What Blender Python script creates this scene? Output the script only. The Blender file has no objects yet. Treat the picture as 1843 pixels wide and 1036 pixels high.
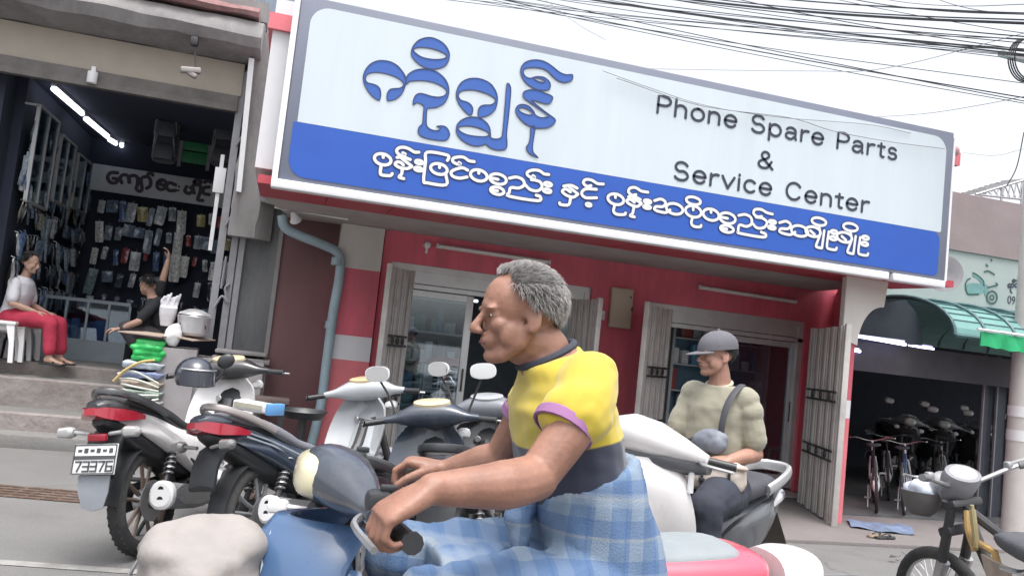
import bpy, bmesh, math, random
from math import sin, cos, pi, radians, sqrt, atan2
from mathutils import Vector, Matrix, Euler
random.seed(7)
S = bpy.context.scene
COL = S.collection
# ------------------------------------------------------------------ camera, world, sun, exposure
YAW, PITCH, ROLL, HC, FPX = radians(15.35), radians(4.32), radians(6.15), 1.45, 1480.0
fw = Vector((sin(YAW)*cos(PITCH), cos(YAW)*cos(PITCH), sin(PITCH)))
r0 = Vector((cos(YAW), -sin(YAW), 0)); u0 = r0.cross(fw)
rt = r0*cos(ROLL)+u0*sin(ROLL); up = u0*cos(ROLL)-r0*sin(ROLL)
cam = bpy.data.cameras.new('camera'); camo = bpy.data.objects.new('camera', cam); COL.objects.link(camo)
cam.sensor_width = 36; cam.lens = 36*FPX/1843.0; cam.clip_end = 3000; cam.clip_start = 0.05
camo.matrix_world = Matrix(((rt.x, up.x, -fw.x, 0), (rt.y, up.y, -fw.y, 0), (rt.z, up.z, -fw.z, HC), (0, 0, 0, 1)))
S.camera = camo
CAMP = Vector((0, 0, HC))
def ray(px, py): return rt*((px-921.5)/FPX) - up*((py-518.0)/FPX) + fw
def PY(px, py, y):                                  # a measured picture point on the upright plane at distance y
    d = ray(px, py); return CAMP + d*(y/d.y)
def PZ(px, py, z=0.0):
    d = ray(px, py); return CAMP + d*((z-HC)/d.z)
def PX(px, py, x):
    d = ray(px, py); return CAMP + d*(x/d.x)
W = bpy.data.worlds.new('World'); S.world = W; W.use_nodes = True
nt = W.node_tree; nt.nodes.clear()
SUN_EL, SUN_AZ = radians(75), radians(180)
sky = nt.nodes.new('ShaderNodeTexSky'); sky.sky_type = 'NISHITA'; sky.sun_disc = False
sky.sun_elevation = SUN_EL; sky.sun_rotation = SUN_AZ; sky.air_density = 1.0; sky.dust_density = 6.0; sky.ozone_density = 1.0
hs = nt.nodes.new('ShaderNodeHueSaturation'); hs.inputs['Saturation'].default_value = 0.22; hs.inputs['Value'].default_value = 1.0
bg = nt.nodes.new('ShaderNodeBackground'); bg.inputs['Strength'].default_value = 0.13
wo = nt.nodes.new('ShaderNodeOutputWorld')
nt.links.new(sky.outputs[0], hs.inputs['Color']); nt.links.new(hs.outputs[0], bg.inputs['Color']); nt.links.new(bg.outputs[0], wo.inputs[0])
sl = bpy.data.lights.new('sun', 'SUN'); sl.energy = 0.5; sl.angle = radians(24); sl.color = (1.0, 0.97, 0.93)
so = bpy.data.objects.new('sun', sl); COL.objects.link(so)
sd = Vector((sin(SUN_AZ)*cos(SUN_EL), cos(SUN_AZ)*cos(SUN_EL), sin(SUN_EL)))   # towards the sun
so.rotation_euler = sd.to_track_quat('Z', 'Y').to_euler(); so.location = (0, -5, 20)
S.view_settings.view_transform = 'Standard'; S.view_settings.look = 'None'
S.view_settings.exposure = 1.5; S.view_settings.gamma = 1.0
S.render.engine = 'CYCLES'; S.cycles.use_denoising = True
S.cycles.max_bounces = 6; S.cycles.transparent_max_bounces = 12
# ------------------------------------------------------------------ materials
MATS = {}
def mat(name, col, rough=.6, metal=0., var=.12, scale=6., bump=0., bscale=40., spec=.5, emit=0., coat=0., dirt=0., dcol=(.16, .14, .12), stretch=None, sheen=0.):
    if name in MATS: return MATS[name]
    m = bpy.data.materials.new(name); m.use_nodes = True; n = m.node_tree.nodes; l = m.node_tree.links
    b = n['Principled BSDF']; b.inputs['Roughness'].default_value = rough; b.inputs['Metallic'].default_value = metal
    b.inputs['Specular IOR Level'].default_value = spec; b.inputs['Coat Weight'].default_value = coat
    if sheen: b.inputs['Sheen Weight'].default_value = sheen
    tc = n.new('ShaderNodeTexCoord'); src = tc.outputs['Object']
    if stretch:
        mp = n.new('ShaderNodeMapping'); mp.inputs['Scale'].default_value = stretch; l.new(src, mp.inputs[0]); src = mp.outputs[0]
    c = (*col, 1)
    if var or dirt:
        nz = n.new('ShaderNodeTexNoise'); nz.inputs['Scale'].default_value = scale; nz.inputs['Detail'].default_value = 6; nz.inputs['Roughness'].default_value = .65
        l.new(src, nz.inputs['Vector'])
        mr = n.new('ShaderNodeMapRange'); mr.inputs[1].default_value = .3; mr.inputs[2].default_value = .7
        mr.inputs[3].default_value = 1-var; mr.inputs[4].default_value = 1+var; l.new(nz.outputs[0], mr.inputs[0])
        vm = n.new('ShaderNodeVectorMath'); vm.operation = 'SCALE'; vm.inputs[0].default_value = col; l.new(mr.outputs[0], vm.inputs['Scale'])
        out = vm.outputs[0]
        if dirt:
            n2 = n.new('ShaderNodeTexNoise'); n2.inputs['Scale'].default_value = scale*.45; n2.inputs['Detail'].default_value = 8; n2.inputs['Roughness'].default_value = .7
            l.new(src, n2.inputs['Vector'])
            m2 = n.new('ShaderNodeMapRange'); m2.inputs[1].default_value = .47; m2.inputs[2].default_value = .72; m2.inputs[3].default_value = 0; m2.inputs[4].default_value = dirt
            l.new(n2.outputs[0], m2.inputs[0])
            mx = n.new('ShaderNodeMix'); mx.data_type = 'RGBA'; l.new(m2.outputs[0], mx.inputs[0]); l.new(out, mx.inputs[6]); mx.inputs[7].default_value = (*dcol, 1)
            out = mx.outputs[2]
        l.new(out, b.inputs['Base Color'])
        r2 = n.new('ShaderNodeMapRange'); r2.inputs[3].default_value = max(0, rough-.08); r2.inputs[4].default_value = min(1, rough+.12); l.new(nz.outputs[0], r2.inputs[0]); l.new(r2.outputs[0], b.inputs['Roughness'])
    else: b.inputs['Base Color'].default_value = c
    if bump:
        n3 = n.new('ShaderNodeTexNoise'); n3.inputs['Scale'].default_value = bscale; n3.inputs['Detail'].default_value = 5; l.new(src, n3.inputs['Vector'])
        bp = n.new('ShaderNodeBump'); bp.inputs['Strength'].default_value = bump; bp.inputs['Distance'].default_value = .02; l.new(n3.outputs[0], bp.inputs['Height']); l.new(bp.outputs[0], b.inputs['Normal'])
    if emit: b.inputs['Emission Color'].default_value = c; b.inputs['Emission Strength'].default_value = emit
    MATS[name] = m; return m
def glassmat(name, tint=(.8, .9, .95), refl=.12, rough=.02):
    if name in MATS: return MATS[name]
    m = bpy.data.materials.new(name); m.use_nodes = True; n = m.node_tree.nodes; l = m.node_tree.links; n.clear()
    o = n.new('ShaderNodeOutputMaterial'); t = n.new('ShaderNodeBsdfTransparent'); t.inputs[0].default_value = (*tint, 1)
    g = n.new('ShaderNodeBsdfGlossy'); g.inputs['Roughness'].default_value = rough; g.inputs[0].default_value = (.9, .95, 1, 1)
    f = n.new('ShaderNodeLayerWeight'); f.inputs[0].default_value = .35
    mr = n.new('ShaderNodeMapRange'); mr.inputs[3].default_value = refl; mr.inputs[4].default_value = .8; l.new(f.outputs['Fresnel'], mr.inputs[0])
    mx = n.new('ShaderNodeMixShader'); l.new(mr.outputs[0], mx.inputs[0]); l.new(t.outputs[0], mx.inputs[1]); l.new(g.outputs[0], mx.inputs[2]); l.new(mx.outputs[0], o.inputs[0])
    MATS[name] = m; return m
# ------------------------------------------------------------------ mesh building
def catmull(pts, n=6, closed=False):
    P = [Vector(p) for p in pts]; out = []; N = len(P)
    rng = range(N) if closed else range(N-1)
    for i in rng:
        a = P[(i-1) % N] if closed or i > 0 else P[0]*2-P[1]
        b = P[i]; c = P[(i+1) % N]
        d = P[(i+2) % N] if closed or i+2 < N else P[-1]*2-P[-2]
        for k in range(n):
            t = k/n
            out.append(.5*((2*b)+(c-a)*t+(2*a-5*b+4*c-d)*t*t+(3*b-a-3*c+d)*t**3))
    if not closed: out.append(P[-1])
    return out
def chain(o):
    m = o.matrix_basis.copy()
    while o.parent is not None: o = o.parent; m = o.matrix_basis @ m
    return m
def dense(rings, k=4):                        # more sections between the given ones, smoothly
    cols = [catmull([r[i] for r in rings], k) for i in range(len(rings[0]))]
    return [[c[j] for c in cols] for j in range(len(cols[0]))]
class MB:
    def __init__(s): s.v = []; s.f = []; s.M = None
    def add(s, vs, fs):
        k = len(s.v)
        if s.M is None: s.v += [tuple(v) for v in vs]
        else: s.v += [tuple(s.M @ Vector(v)) for v in vs]
        s.f += [tuple(i+k for i in f) for f in fs]
        return s
    def box(s, c, d, rot=None, bev=0.):
        c = Vector(c); hx, hy, hz = d[0]/2, d[1]/2, d[2]/2
        R = Euler(rot).to_matrix() if rot is not None else None
        if bev <= 0:
            vs = [Vector((x, y, z)) for x in (-hx, hx) for y in (-hy, hy) for z in (-hz, hz)]
            fs = [(0, 1, 3, 2), (4, 6, 7, 5), (0, 4, 5, 1), (2, 3, 7, 6), (0, 2, 6, 4), (1, 5, 7, 3)]
        else:
            bm = bmesh.new(); bmesh.ops.create_cube(bm, size=1)
            for v in bm.verts: v.co = Vector((v.co.x*d[0], v.co.y*d[1], v.co.z*d[2]))
            bmesh.ops.bevel(bm, geom=bm.edges[:], offset=min(bev, .49*min(d)), segments=2, affect='EDGES', profile=.5)
            bm.verts.ensure_lookup_table(); vs = [v.co.copy() for v in bm.verts]; fs = [[v.index for v in f.verts] for f in bm.faces]; bm.free()
        if R: vs = [R @ v for v in vs]
        return s.add([v+c for v in vs], fs)
    def bb(s, a, b, bev=0.):                      # box between two corners
        a = Vector(a); b = Vector(b); d = b-a
        return s.box((a+b)/2, (abs(d.x), abs(d.y), abs(d.z)), None, bev)
    def loft(s, rings, closed=False, caps=True):
        n = len(rings[0]); vs = [p for r in rings for p in r]; fs = []
        R = len(rings)
        for i in range(R if closed else R-1):
            j = (i+1) % R
            for k in range(n):
                q = (k+1) % n; fs.append((i*n+k, i*n+q, j*n+q, j*n+k))
        if caps and not closed:
            fs.append(tuple(range(n-1, -1, -1))); fs.append(tuple((R-1)*n+k for k in range(n)))
        return s.add(vs, fs)
    def tube(s, pts, r, n=8, caps=True, closed=False, flat=1.0):
        P = [Vector(p) for p in pts]; N = len(P); rings = []; prev = None
        for i in range(N):
            if closed: t = P[(i+1) % N]-P[(i-1) % N]
            else: t = P[min(i+1, N-1)]-P[max(i-1, 0)]
            if t.length < 1e-9: t = Vector((0, 0, 1))
            t.normalize()
            if prev is None:
                a = Vector((0, 0, 1)) if abs(t.z) < .9 else Vector((1, 0, 0)); u = t.cross(a).normalized()
            else:
                u = prev - t*prev.dot(t)
                u = u.normalized() if u.length > 1e-6 else t.orthogonal().normalized()
            prev = u; w = t.cross(u); rr = r[i] if isinstance(r, (list, tuple)) else r
            rings.append([P[i]+u*cos(2*pi*k/n)*rr+w*sin(2*pi*k/n)*rr*flat for k in range(n)])
        return s.loft(rings, closed, caps)
    def cyl(s, a, b, r, r2=None, n=16): return s.tube([a, b], [r, r if r2 is None else r2], n)
    def sph(s, c, r, nu=16, nv=10, rot=None):
        if isinstance(r, (int, float)): r = (r, r, r)
        R = Euler(rot).to_matrix() if rot is not None else Matrix.Identity(3); c = Vector(c)
        vs = [c+R @ Vector((0, 0, r[2]))]; fs = []
        for i in range(1, nv):
            a = pi*i/nv
            for k in range(nu): vs.append(c+R @ Vector((r[0]*sin(a)*cos(2*pi*k/nu), r[1]*sin(a)*sin(2*pi*k/nu), r[2]*cos(a))))
        vs.append(c+R @ Vector((0, 0, -r[2]))); L = len(vs)-1
        for k in range(nu): fs.append((0, 1+k, 1+(k+1) % nu)); fs.append((L, L-nu+(k+1) % nu, L-nu+k))
        for i in range(nv-2):
            for k in range(nu):
                a = 1+i*nu+k; b = 1+i*nu+(k+1) % nu; fs.append((a, a+nu, b+nu, b))
        return s.add(vs, fs)
    def lathe(s, prof, org=(0, 0, 0), ax='z', n=24, caps=False, a0=0, a1=2*pi):
        org = Vector(org); rings = []; full = abs(a1-a0-2*pi) < 1e-6
        m = n if full else n+1
        for k in range(m):
            a = a0+(a1-a0)*k/n; ring = []
            for r, z in prof:
                p = Vector((r*cos(a), r*sin(a), z))
                if ax == 'y': p = Vector((p.x, p.z, p.y))
                if ax == 'x': p = Vector((p.z, p.x, p.y))
                ring.append(org+p)
            rings.append(ring)
        vs = [p for r in rings for p in r]; L = len(prof); fs = []
        for k in range(n):
            j = (k+1) % m
            for i in range(L-1): fs.append((k*L+i, k*L+i+1, j*L+i+1, j*L+i))
        return s.add(vs, fs)
    def strip(s, A, B):                           # sheet between two equal-length lines
        n = len(A); return s.add(list(A)+list(B), [(i, i+1, n+i+1, n+i) for i in range(n-1)])
    def quad(s, a, b, c, d): return s.add([a, b, c, d], [(0, 1, 2, 3)])
    def prism(s, poly, d):                        # 3-D polygon pushed along d
        d = Vector(d); n = len(poly); P = [Vector(p) for p in poly]
        tri = bpy_tess([P])
        vs = P+[p+d for p in P]; fs = [t for t in tri]+[tuple(n+i for i in reversed(t)) for t in tri]
        fs += [(i, (i+1) % n, n+(i+1) % n, n+i) for i in range(n)]
        return s.add(vs, fs)
    def poly(s, loops, d=None):                   # flat polygon with holes, optional thickness
        tri = bpy_tess([[Vector(p) for p in lp] for lp in loops]); P = [Vector(p) for lp in loops for p in lp]; n = len(P)
        if d is None: return s.add(P, tri)
        d = Vector(d); vs = P+[p+d for p in P]; fs = list(tri)+[tuple(n+i for i in reversed(t)) for t in tri]; k = 0
        for lp in loops:
            m = len(lp); fs += [(k+i, k+(i+1) % m, n+k+(i+1) % m, n+k+i) for i in range(m)]; k += m
        return s.add(vs, fs)
    def build(s, name, m, parent=None, smooth=35, world=False, mods=None):
        me = bpy.data.meshes.new(name)
        vs = s.v
        if world and parent is not None:
            inv = chain(parent).inverted(); vs = [tuple(inv @ Vector(v)) for v in vs]
        me.from_pydata(vs, [], s.f); me.validate(); 
        bm = bmesh.new(); bm.from_mesh(me); bmesh.ops.recalc_face_normals(bm, faces=bm.faces); bm.to_mesh(me); bm.free()
        for mm in (m if isinstance(m, (list, tuple)) else [m]): me.materials.append(mm)
        if smooth: me.shade_smooth(); me.set_sharp_from_angle(angle=radians(smooth))
        o = bpy.data.objects.new(name, me); COL.objects.link(o)
        if parent is not None: o.parent = parent
        if mods: mods(o)
        return o
def bpy_tess(loops):
    from mathutils.geometry import tessellate_polygon
    return [tuple(t) for t in tessellate_polygon(loops)]
def fuse(mb, name, m, parent=None, voxel=.006, smooth=4, disp=0., dscale=8., world=False):
    """one continuous skin over overlapping shapes"""
    me = bpy.data.meshes.new(name); me.from_pydata(mb.v, [], mb.f)
    bm = bmesh.new(); bm.from_mesh(me); bmesh.ops.recalc_face_normals(bm, faces=bm.faces); bm.to_mesh(me); bm.free()
    o = bpy.data.objects.new('tmp', me); COL.objects.link(o)
    r = o.modifiers.new('r', 'REMESH'); r.mode = 'VOXEL'; r.voxel_size = voxel
    if smooth: q = o.modifiers.new('s', 'SMOOTH'); q.factor = .5; q.iterations = smooth
    dg = bpy.context.evaluated_depsgraph_get(); dg.update()
    n = bpy.data.meshes.new_from_object(o.evaluated_get(dg)); n.name = name
    bpy.data.objects.remove(o); bpy.data.meshes.remove(me)
    if world and parent is not None: n.transform(chain(parent).inverted())
    n.materials.clear(); n.materials.append(m); n.shade_smooth()
    if disp:
        from mathutils import noise
        for v in n.vertices:
            p = v.co*dscale if isinstance(dscale, (int, float)) else Vector((v.co.x*dscale[0], v.co.y*dscale[1], v.co.z*dscale[2])); k = noise.noise(p)*.6+noise.noise(p*2.1+Vector((9, 2, 4)))*.4
            v.co += v.normal*k*disp
    ob = bpy.data.objects.new(name, n); COL.objects.link(ob)
    if parent is not None: ob.parent = parent
    return ob
def se(c, u, w, ru, rw, n=16, p=2.5):               # super-ellipse ring round c in the plane u,w
    c = Vector(c); u = Vector(u); w = Vector(w); out = []
    for k in range(n):
        a = 2*pi*k/n; ca, sa = cos(a), sin(a)
        out.append(c+u*ru*math.copysign(abs(ca)**(2/p), ca)+w*rw*math.copysign(abs(sa)**(2/p), sa))
    return out
def tag(o, label=None, cat=None, group=None, kind=None):
    if label: o['label'] = label
    if cat: o['category'] = cat
    if group: o['group'] = group
    if kind: o['kind'] = kind
    return o
def thing(name, label, cat, loc=(0, 0, 0), rz=0., group=None, rot=None, sc=None):
    o = bpy.data.objects.new(name, None); COL.objects.link(o); o.empty_display_size = .2
    R = Euler(rot) if rot is not None else Euler((0, 0, rz))
    o.matrix_basis = Matrix.Translation(Vector(loc)) @ R.to_matrix().to_4x4() @ (Matrix.Scale(sc, 4) if sc else Matrix.Identity(4))
    return tag(o, label, cat, group)
def copy_tree(o, parent=None):
    c = o.copy(); COL.objects.link(c)
    if parent is not None: c.parent = parent
    for ch in [x for x in bpy.data.objects if x.parent == o]: copy_tree(ch, c)
    return c
def text_mesh(body, name, m, parent, org, ux, uz, width, height=None, thick=.004, spacing=1.0, nrm=Vector((0, -1, 0))):
    """raised lettering: lower-left corner at org, ux/uz unit directions, fitted to a width (and cap height)"""
    cu = bpy.data.curves.new(name, 'FONT'); cu.body = body; cu.size = 1; cu.space_character = spacing; cu.resolution_u = 4
    o = bpy.data.objects.new('tmp', cu); COL.objects.link(o)
    dg = bpy.context.evaluated_depsgraph_get(); dg.update(); me = bpy.data.meshes.new_from_object(o.evaluated_get(dg))
    bpy.data.objects.remove(o); bpy.data.curves.remove(cu)
    xs = [v.co.x for v in me.vertices]; ys = [v.co.y for v in me.vertices]; x0 = min(xs); w = max(xs)-x0; h = max(ys)
    kx = width/w; kz = height/h if height else kx
    org = Vector(org); ux = Vector(ux); uz = Vector(uz)
    bm = bmesh.new(); bm.from_mesh(me)
    for v in bm.verts: v.co = org+ux*((v.co.x-x0)*kx)+uz*(v.co.y*kz)
    if thick:
        r = bmesh.ops.extrude_face_region(bm, geom=bm.faces[:])
        for g in r['geom']:
            if isinstance(g, bmesh.types.BMVert): g.co += nrm*thick
    bmesh.ops.recalc_face_normals(bm, faces=bm.faces)
    bm.to_mesh(me); bm.free(); me.materials.clear(); me.materials.append(m)
    if parent is not None: me.transform(chain(parent).inverted())
    o = bpy.data.objects.new(name, me); COL.objects.link(o); o.parent = parent
    return o
def ribbon(mb, pts, w, lift, nrm, closed=False, smooth=4, thick=None):
    """a painted stroke of width w along pts (3-D, in one plane with normal nrm)"""
    P = catmull(pts, smooth, closed) if smooth and len(pts) > 2 else [Vector(p) for p in pts]
    N = len(P); A = []; B = []; nrm = Vector(nrm)
    for i in range(N):
        t = (P[(i+1) % N]-P[(i-1) % N]) if closed else (P[min(i+1, N-1)]-P[max(i-1, 0)])
        t = t.normalized() if t.length > 1e-9 else Vector((1, 0, 0))
        s = nrm.cross(t)
        A.append(P[i]+s*w/2+nrm*lift); B.append(P[i]-s*w/2+nrm*lift)
    if closed: A.append(A[0]); B.append(B[0])
    else:
        for e, (q, sg) in enumerate(((0, -1), (N-1, 1))):
            t = ((P[1]-P[0]) if q == 0 else (P[-1]-P[-2])).normalized()*sg; s = nrm.cross(t)
            fan = [P[q]+nrm*lift+s*w/2*cos(a)+t*w/2*sin(a) for a in [pi*k/6 for k in range(7)]]
            mb.add(fan, [tuple(range(7))])
    mb.strip(A, B)
# shared materials
M_white = mat('white_plastic', (.74, .74, .75), .3, coat=.3, var=.05, dirt=.2, dcol=(.45, .42, .38), scale=4)
M_black = mat('black_plastic', (.022, .024, .028), .38, var=.2, dirt=.25, dcol=(.09, .085, .08), scale=8)
M_rubber = mat('tyre_rubber', (.03, .031, .033), .8, var=.2, dirt=.5, dcol=(.12, .11, .10), scale=9, bump=.3, bscale=60)
M_steel = mat('dull_steel', (.45, .45, .46), .38, metal=.9, var=.15, dirt=.4, dcol=(.14, .11, .09))
M_chrome = mat('chrome', (.75, .75, .76), .14, metal=1., var=.05)
M_darkmetal = mat('dark_metal', (.07, .07, .075), .5, metal=.6, var=.2, dirt=.4, dcol=(.12, .10, .085))
M_mirror = mat('mirror_glass', (.92, .93, .95), .03, metal=1., var=0)
M_led = mat('led_tube_light', (.82, .86, 1.), .4, var=0, emit=1.1)
# ------------------------------------------------------------------ the setting: road, pavement, steps
def cracked(m, scale, wid, dark):
    n = m.node_tree.nodes; l = m.node_tree.links; b = n['Principled BSDF']; src = b.inputs['Base Color'].links[0].from_socket
    tc = n.new('ShaderNodeTexCoord'); nz = n.new('ShaderNodeTexNoise'); nz.inputs['Scale'].default_value = 1.7; nz.inputs['Detail'].default_value = 6; l.new(tc.outputs['Object'], nz.inputs[0])
    mx = n.new('ShaderNodeMix'); mx.data_type = 'RGBA'; mx.inputs[0].default_value = .35; l.new(tc.outputs['Object'], mx.inputs[6]); l.new(nz.outputs['Color'], mx.inputs[7])
    v = n.new('ShaderNodeTexVoronoi'); v.feature = 'DISTANCE_TO_EDGE'; v.inputs['Scale'].default_value = scale; l.new(mx.outputs[2], v.inputs['Vector'])
    mr = n.new('ShaderNodeMapRange'); mr.inputs[1].default_value = 0; mr.inputs[2].default_value = wid; mr.inputs[3].default_value = .75; mr.inputs[4].default_value = 0; l.new(v.outputs[0], mr.inputs[0])
    n2 = n.new('ShaderNodeTexNoise'); n2.inputs['Scale'].default_value = .9; n2.inputs['Detail'].default_value = 9; n2.inputs['Roughness'].default_value = .75; l.new(tc.outputs['Object'], n2.inputs[0])
    m3 = n.new('ShaderNodeMapRange'); m3.inputs[1].default_value = .56; m3.inputs[2].default_value = .70; m3.inputs[3].default_value = 0; m3.inputs[4].default_value = .55; l.new(n2.outputs[0], m3.inputs[0])
    n5 = n.new('ShaderNodeTexNoise'); n5.inputs['Scale'].default_value = 120; n5.inputs['Detail'].default_value = 3; l.new(tc.outputs['Object'], n5.inputs[0])
    m6 = n.new('ShaderNodeMapRange'); m6.inputs[1].default_value = .35; m6.inputs[2].default_value = .65; m6.inputs[3].default_value = .78; m6.inputs[4].default_value = 1.2; l.new(n5.outputs[0], m6.inputs[0])
    ma = n.new('ShaderNodeMath'); ma.operation = 'MAXIMUM'; l.new(mr.outputs[0], ma.inputs[0]); l.new(m3.outputs[0], ma.inputs[1])
    m4 = n.new('ShaderNodeMix'); m4.data_type = 'RGBA'; l.new(ma.outputs[0], m4.inputs[0]); l.new(src, m4.inputs[6]); m4.inputs[7].default_value = (*dark, 1)
    vm = n.new('ShaderNodeVectorMath'); vm.operation = 'SCALE'; l.new(m4.outputs[2], vm.inputs[0]); l.new(m6.outputs[0], vm.inputs['Scale']); l.new(vm.outputs[0], b.inputs['Base Color']); return m
def ground_mat():
    m = mat('road_concrete', (.150, .148, .146), .85, var=.10, scale=1.3, bump=.25, bscale=30, dirt=.35, dcol=(.125, .12, .115)); return cracked(m, .55, .006, (.085, .083, .08))
def pave_mat(): return mat('pavement_concrete', (.19, .186, .182), .88, var=.12, scale=1.7, bump=.3, bscale=25, dirt=.45, dcol=(.23, .20, .185))
mb = MB(); G = 40
xs = [-600, -60, -20]+[-12+i for i in range(0, 31)]+[30, 60, 600]
ys = [-400, -40, -10]+[-5+.5*i for i in range(0, 31)]+[20, 60, 900]
vs = [(x, y, 0) for y in ys for x in xs]; nx = len(xs)
mb.add(vs, [(j*nx+i, j*nx+i+1, (j+1)*nx+i+1, (j+1)*nx+i) for j in range(len(ys)-1) for i in range(nx-1)])
tag(mb.build('road', ground_mat()), kind='structure')
# right forecourt slab, its joint line about 6.45 m out, and the pavement with its kerb on the left
def slab(name, x0, x1, y0, y1, z0, z1, m, bev=.012):
    b = MB(); b.bb((x0, y0, z0), (x1, y1, z1), bev); return tag(b.build(name, m), kind='structure')
slab('forecourt', 3.4, 14, 6.55, 12.5, -.05, .035, mat('forecourt_concrete', (.165, .15, .15), .88, var=.14, scale=1.4, bump=.3, bscale=22, dirt=.5, dcol=(.15, .125, .12)))
slab('pavement', -14, 0.9, 9.02, 10.6, -.05, .13, pave_mat(), .02)
slab('pavement', .9, 3.4, 8.6, 10.6, -.05, .09, pave_mat(), .02)
M_brickstep = mat('worn_step_edge', (.235, .205, .195), .92, var=.28, scale=5, bump=.8, bscale=14, dirt=.8, dcol=(.28, .275, .26))
def step(y0, z1, z0, y1):
    t = MB(); 
    b = MB(); nseg = 60; x0, x1 = -9., -.15
    top = []; bot = []
    from mathutils import noise
    A = [Vector((x0+(x1-x0)*i/nseg, y0+.02*noise.noise(Vector((i*.35, y0*3, 1))), z0)) for i in range(nseg+1)]
    B = [Vector((p.x, p.y+.006, z1-.02+.012*noise.noise(Vector((i*.5, 4, y0))))) for i, p in enumerate(A)]
    C_ = [Vector((p.x, p.y+.03, z1+.003*noise.noise(Vector((i*.6, 9, 2))))) for i, p in enumerate(A)]
    D_ = [Vector((p.x, y1, z1)) for p in A]
    t.strip(A, B); t.strip(B, C_)
    o = t.build('step_riser', M_brickstep, smooth=60); tag(o, kind='structure')
    b.strip(C_, D_); tag(b.build('step_tread', pave_mat(), smooth=60), kind='structure')
step(9.32, .31, .13, 9.85)
step(9.78, .62, .31, 10.3)
step(10.22, .76, .62, 14.2)
# painted edge line of the road in the lower left, and the iron drain grate
lm = MB(); a = PZ(-60, 1006, .004); b = PZ(420, 1040, .004); d = (b-a).normalized(); s_ = Vector((-d.y, d.x, 0))*.045
a = a-d*14; b = b+d*25
lm.quad(a-s_, b-s_, b+s_, a+s_); o = lm.build('road_marking', mat('worn_road_paint', (.27, .265, .255), .8, var=.3, scale=9, dirt=.9, dcol=(.165, .16, .155)), smooth=0); tag(o, kind='structure')
gr = thing('drain_grate', 'rusty iron drain grate set across the road at lower left', 'drain grate', PZ(80, 886))
mb = MB(); g0 = PZ(-160, 868, .006); g1 = PZ(190, 897, .006); gd = (g1-g0); gn = Vector((-gd.y, gd.x, 0)).normalized()
L = gd.length; M_rust = mat('rusted_iron', (.13, .085, .065), .8, metal=.3, var=.3, scale=14, dirt=.6, dcol=(.22, .19, .17))
gd.normalize()
for k in range(5):
    o_ = gn*(.085*k-.17); mb.box((g0+g1)/2+o_, (L, .035, .012), (0, 0, atan2(gd.y, gd.x)), .003)
for k in range(12):
    mb.box(g0+gd*(L*(k+.5)/12)-Vector((0, 0, .004)), (.02, .40, .008), (0, 0, atan2(gd.y, gd.x)))
mb.build('grate_bars', M_rust, gr, world=True)
mb = MB(); mb.box((g0+g1)/2-Vector((0, 0, .004)), (L, .38, .004), (0, 0, atan2(gd.y, gd.x))); mb.build('pit', mat('pit_dark', (.02, .018, .016), .9), gr, world=True)
# ------------------------------------------------------------------ main shop building
DW = 9.2                    # wall plane
DS = 6.98                   # sign face
ZS = 2.64                   # soffit
sh = thing('shop_building', 'red and white phone parts shop under the big blue and white sign', 'shop', (3.3, DW, 0))
M_red = mat('red_paint', (.63, .118, .165), .62, var=.16, scale=2.2, bump=.15, bscale=30, dirt=.8, dcol=(.40, .12, .14), stretch=(2.2, 1, .5))
M_redl = mat('faded_red_paint', (.66, .17, .20), .65, var=.12, scale=2.2, bump=.1, dirt=.4, dcol=(.5, .17, .17))
M_cream = mat('grey_cream_paint', (.60, .575, .54), .7, var=.07, scale=2, bump=.08, dirt=.3, dcol=(.36, .33, .30))
M_offw = mat('off_white_paint', (.66, .66, .68), .6, var=.06, scale=2, dirt=.25, dcol=(.48, .46, .44))
M_soff = mat('soffit_grey', (.38, .345, .335), .85, var=.12, scale=2.5, dirt=.5, dcol=(.27, .23, .22))
def W_(px, py): p = PY(px, py, DW); return p.x, p.z
# openings in the wall plane (x0, x1, ztop)
O1 = (W_(706, 470)[0], 3.52, 2.30); O2 = (W_(1168, 540)[0], W_(1450, 600)[0], 2.22)
XL, XR = .52, 6.95
mb = MB(); t = .2
mb.bb((1.0, DW, O1[2]), (O2[0]-.0, DW+t, ZS+.4))                 # over door 1
mb.bb((O2[0], DW, O2[2]), (XR, DW+t, ZS+.4))
mb.bb((O1[1], DW, 0), (O2[0], DW+t, O1[2])) ; 
mb.bb((O2[1], DW, 0), (XR, DW+t, O2[2]))
mb.bb((1.0, DW, 0), (O1[0], DW+t, O1[2]))
mb.build('wall', M_red, sh, world=True)
# floor, side and rear walls, ceiling inside
mb = MB(); mb.bb((1.0, DW+t, -.02), (XR, 13, .10)); mb.bb((1.0, DW-.5, -.02), (6.4, DW+t, .07)); mb.build('inside_floor', mat('shop_tile', (.36, .36, .35), .4, var=.06), sh, world=True)
M_in = mat('inside_wall', (.30, .34, .38), .7, var=.1)
mb = MB(); mb.bb((.98, 12.4, .1), (XR, 12.5, 3)); mb.bb((.9, DW+t, 0), (1.0, 12.4, 3)); mb.bb((XR, DW+t, 0), (XR+.1, 12.4, 3)); mb.bb((3.85, DW+t, 0), (3.95, 12.4, 3)); mb.build('inside_wall', M_in, sh, world=True)
mb = MB(); mb.bb((.9, DW+t, 2.62), (XR+.1, 12.5, 2.7)); mb.build('inside_ceiling', M_in, sh, world=True)
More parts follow.
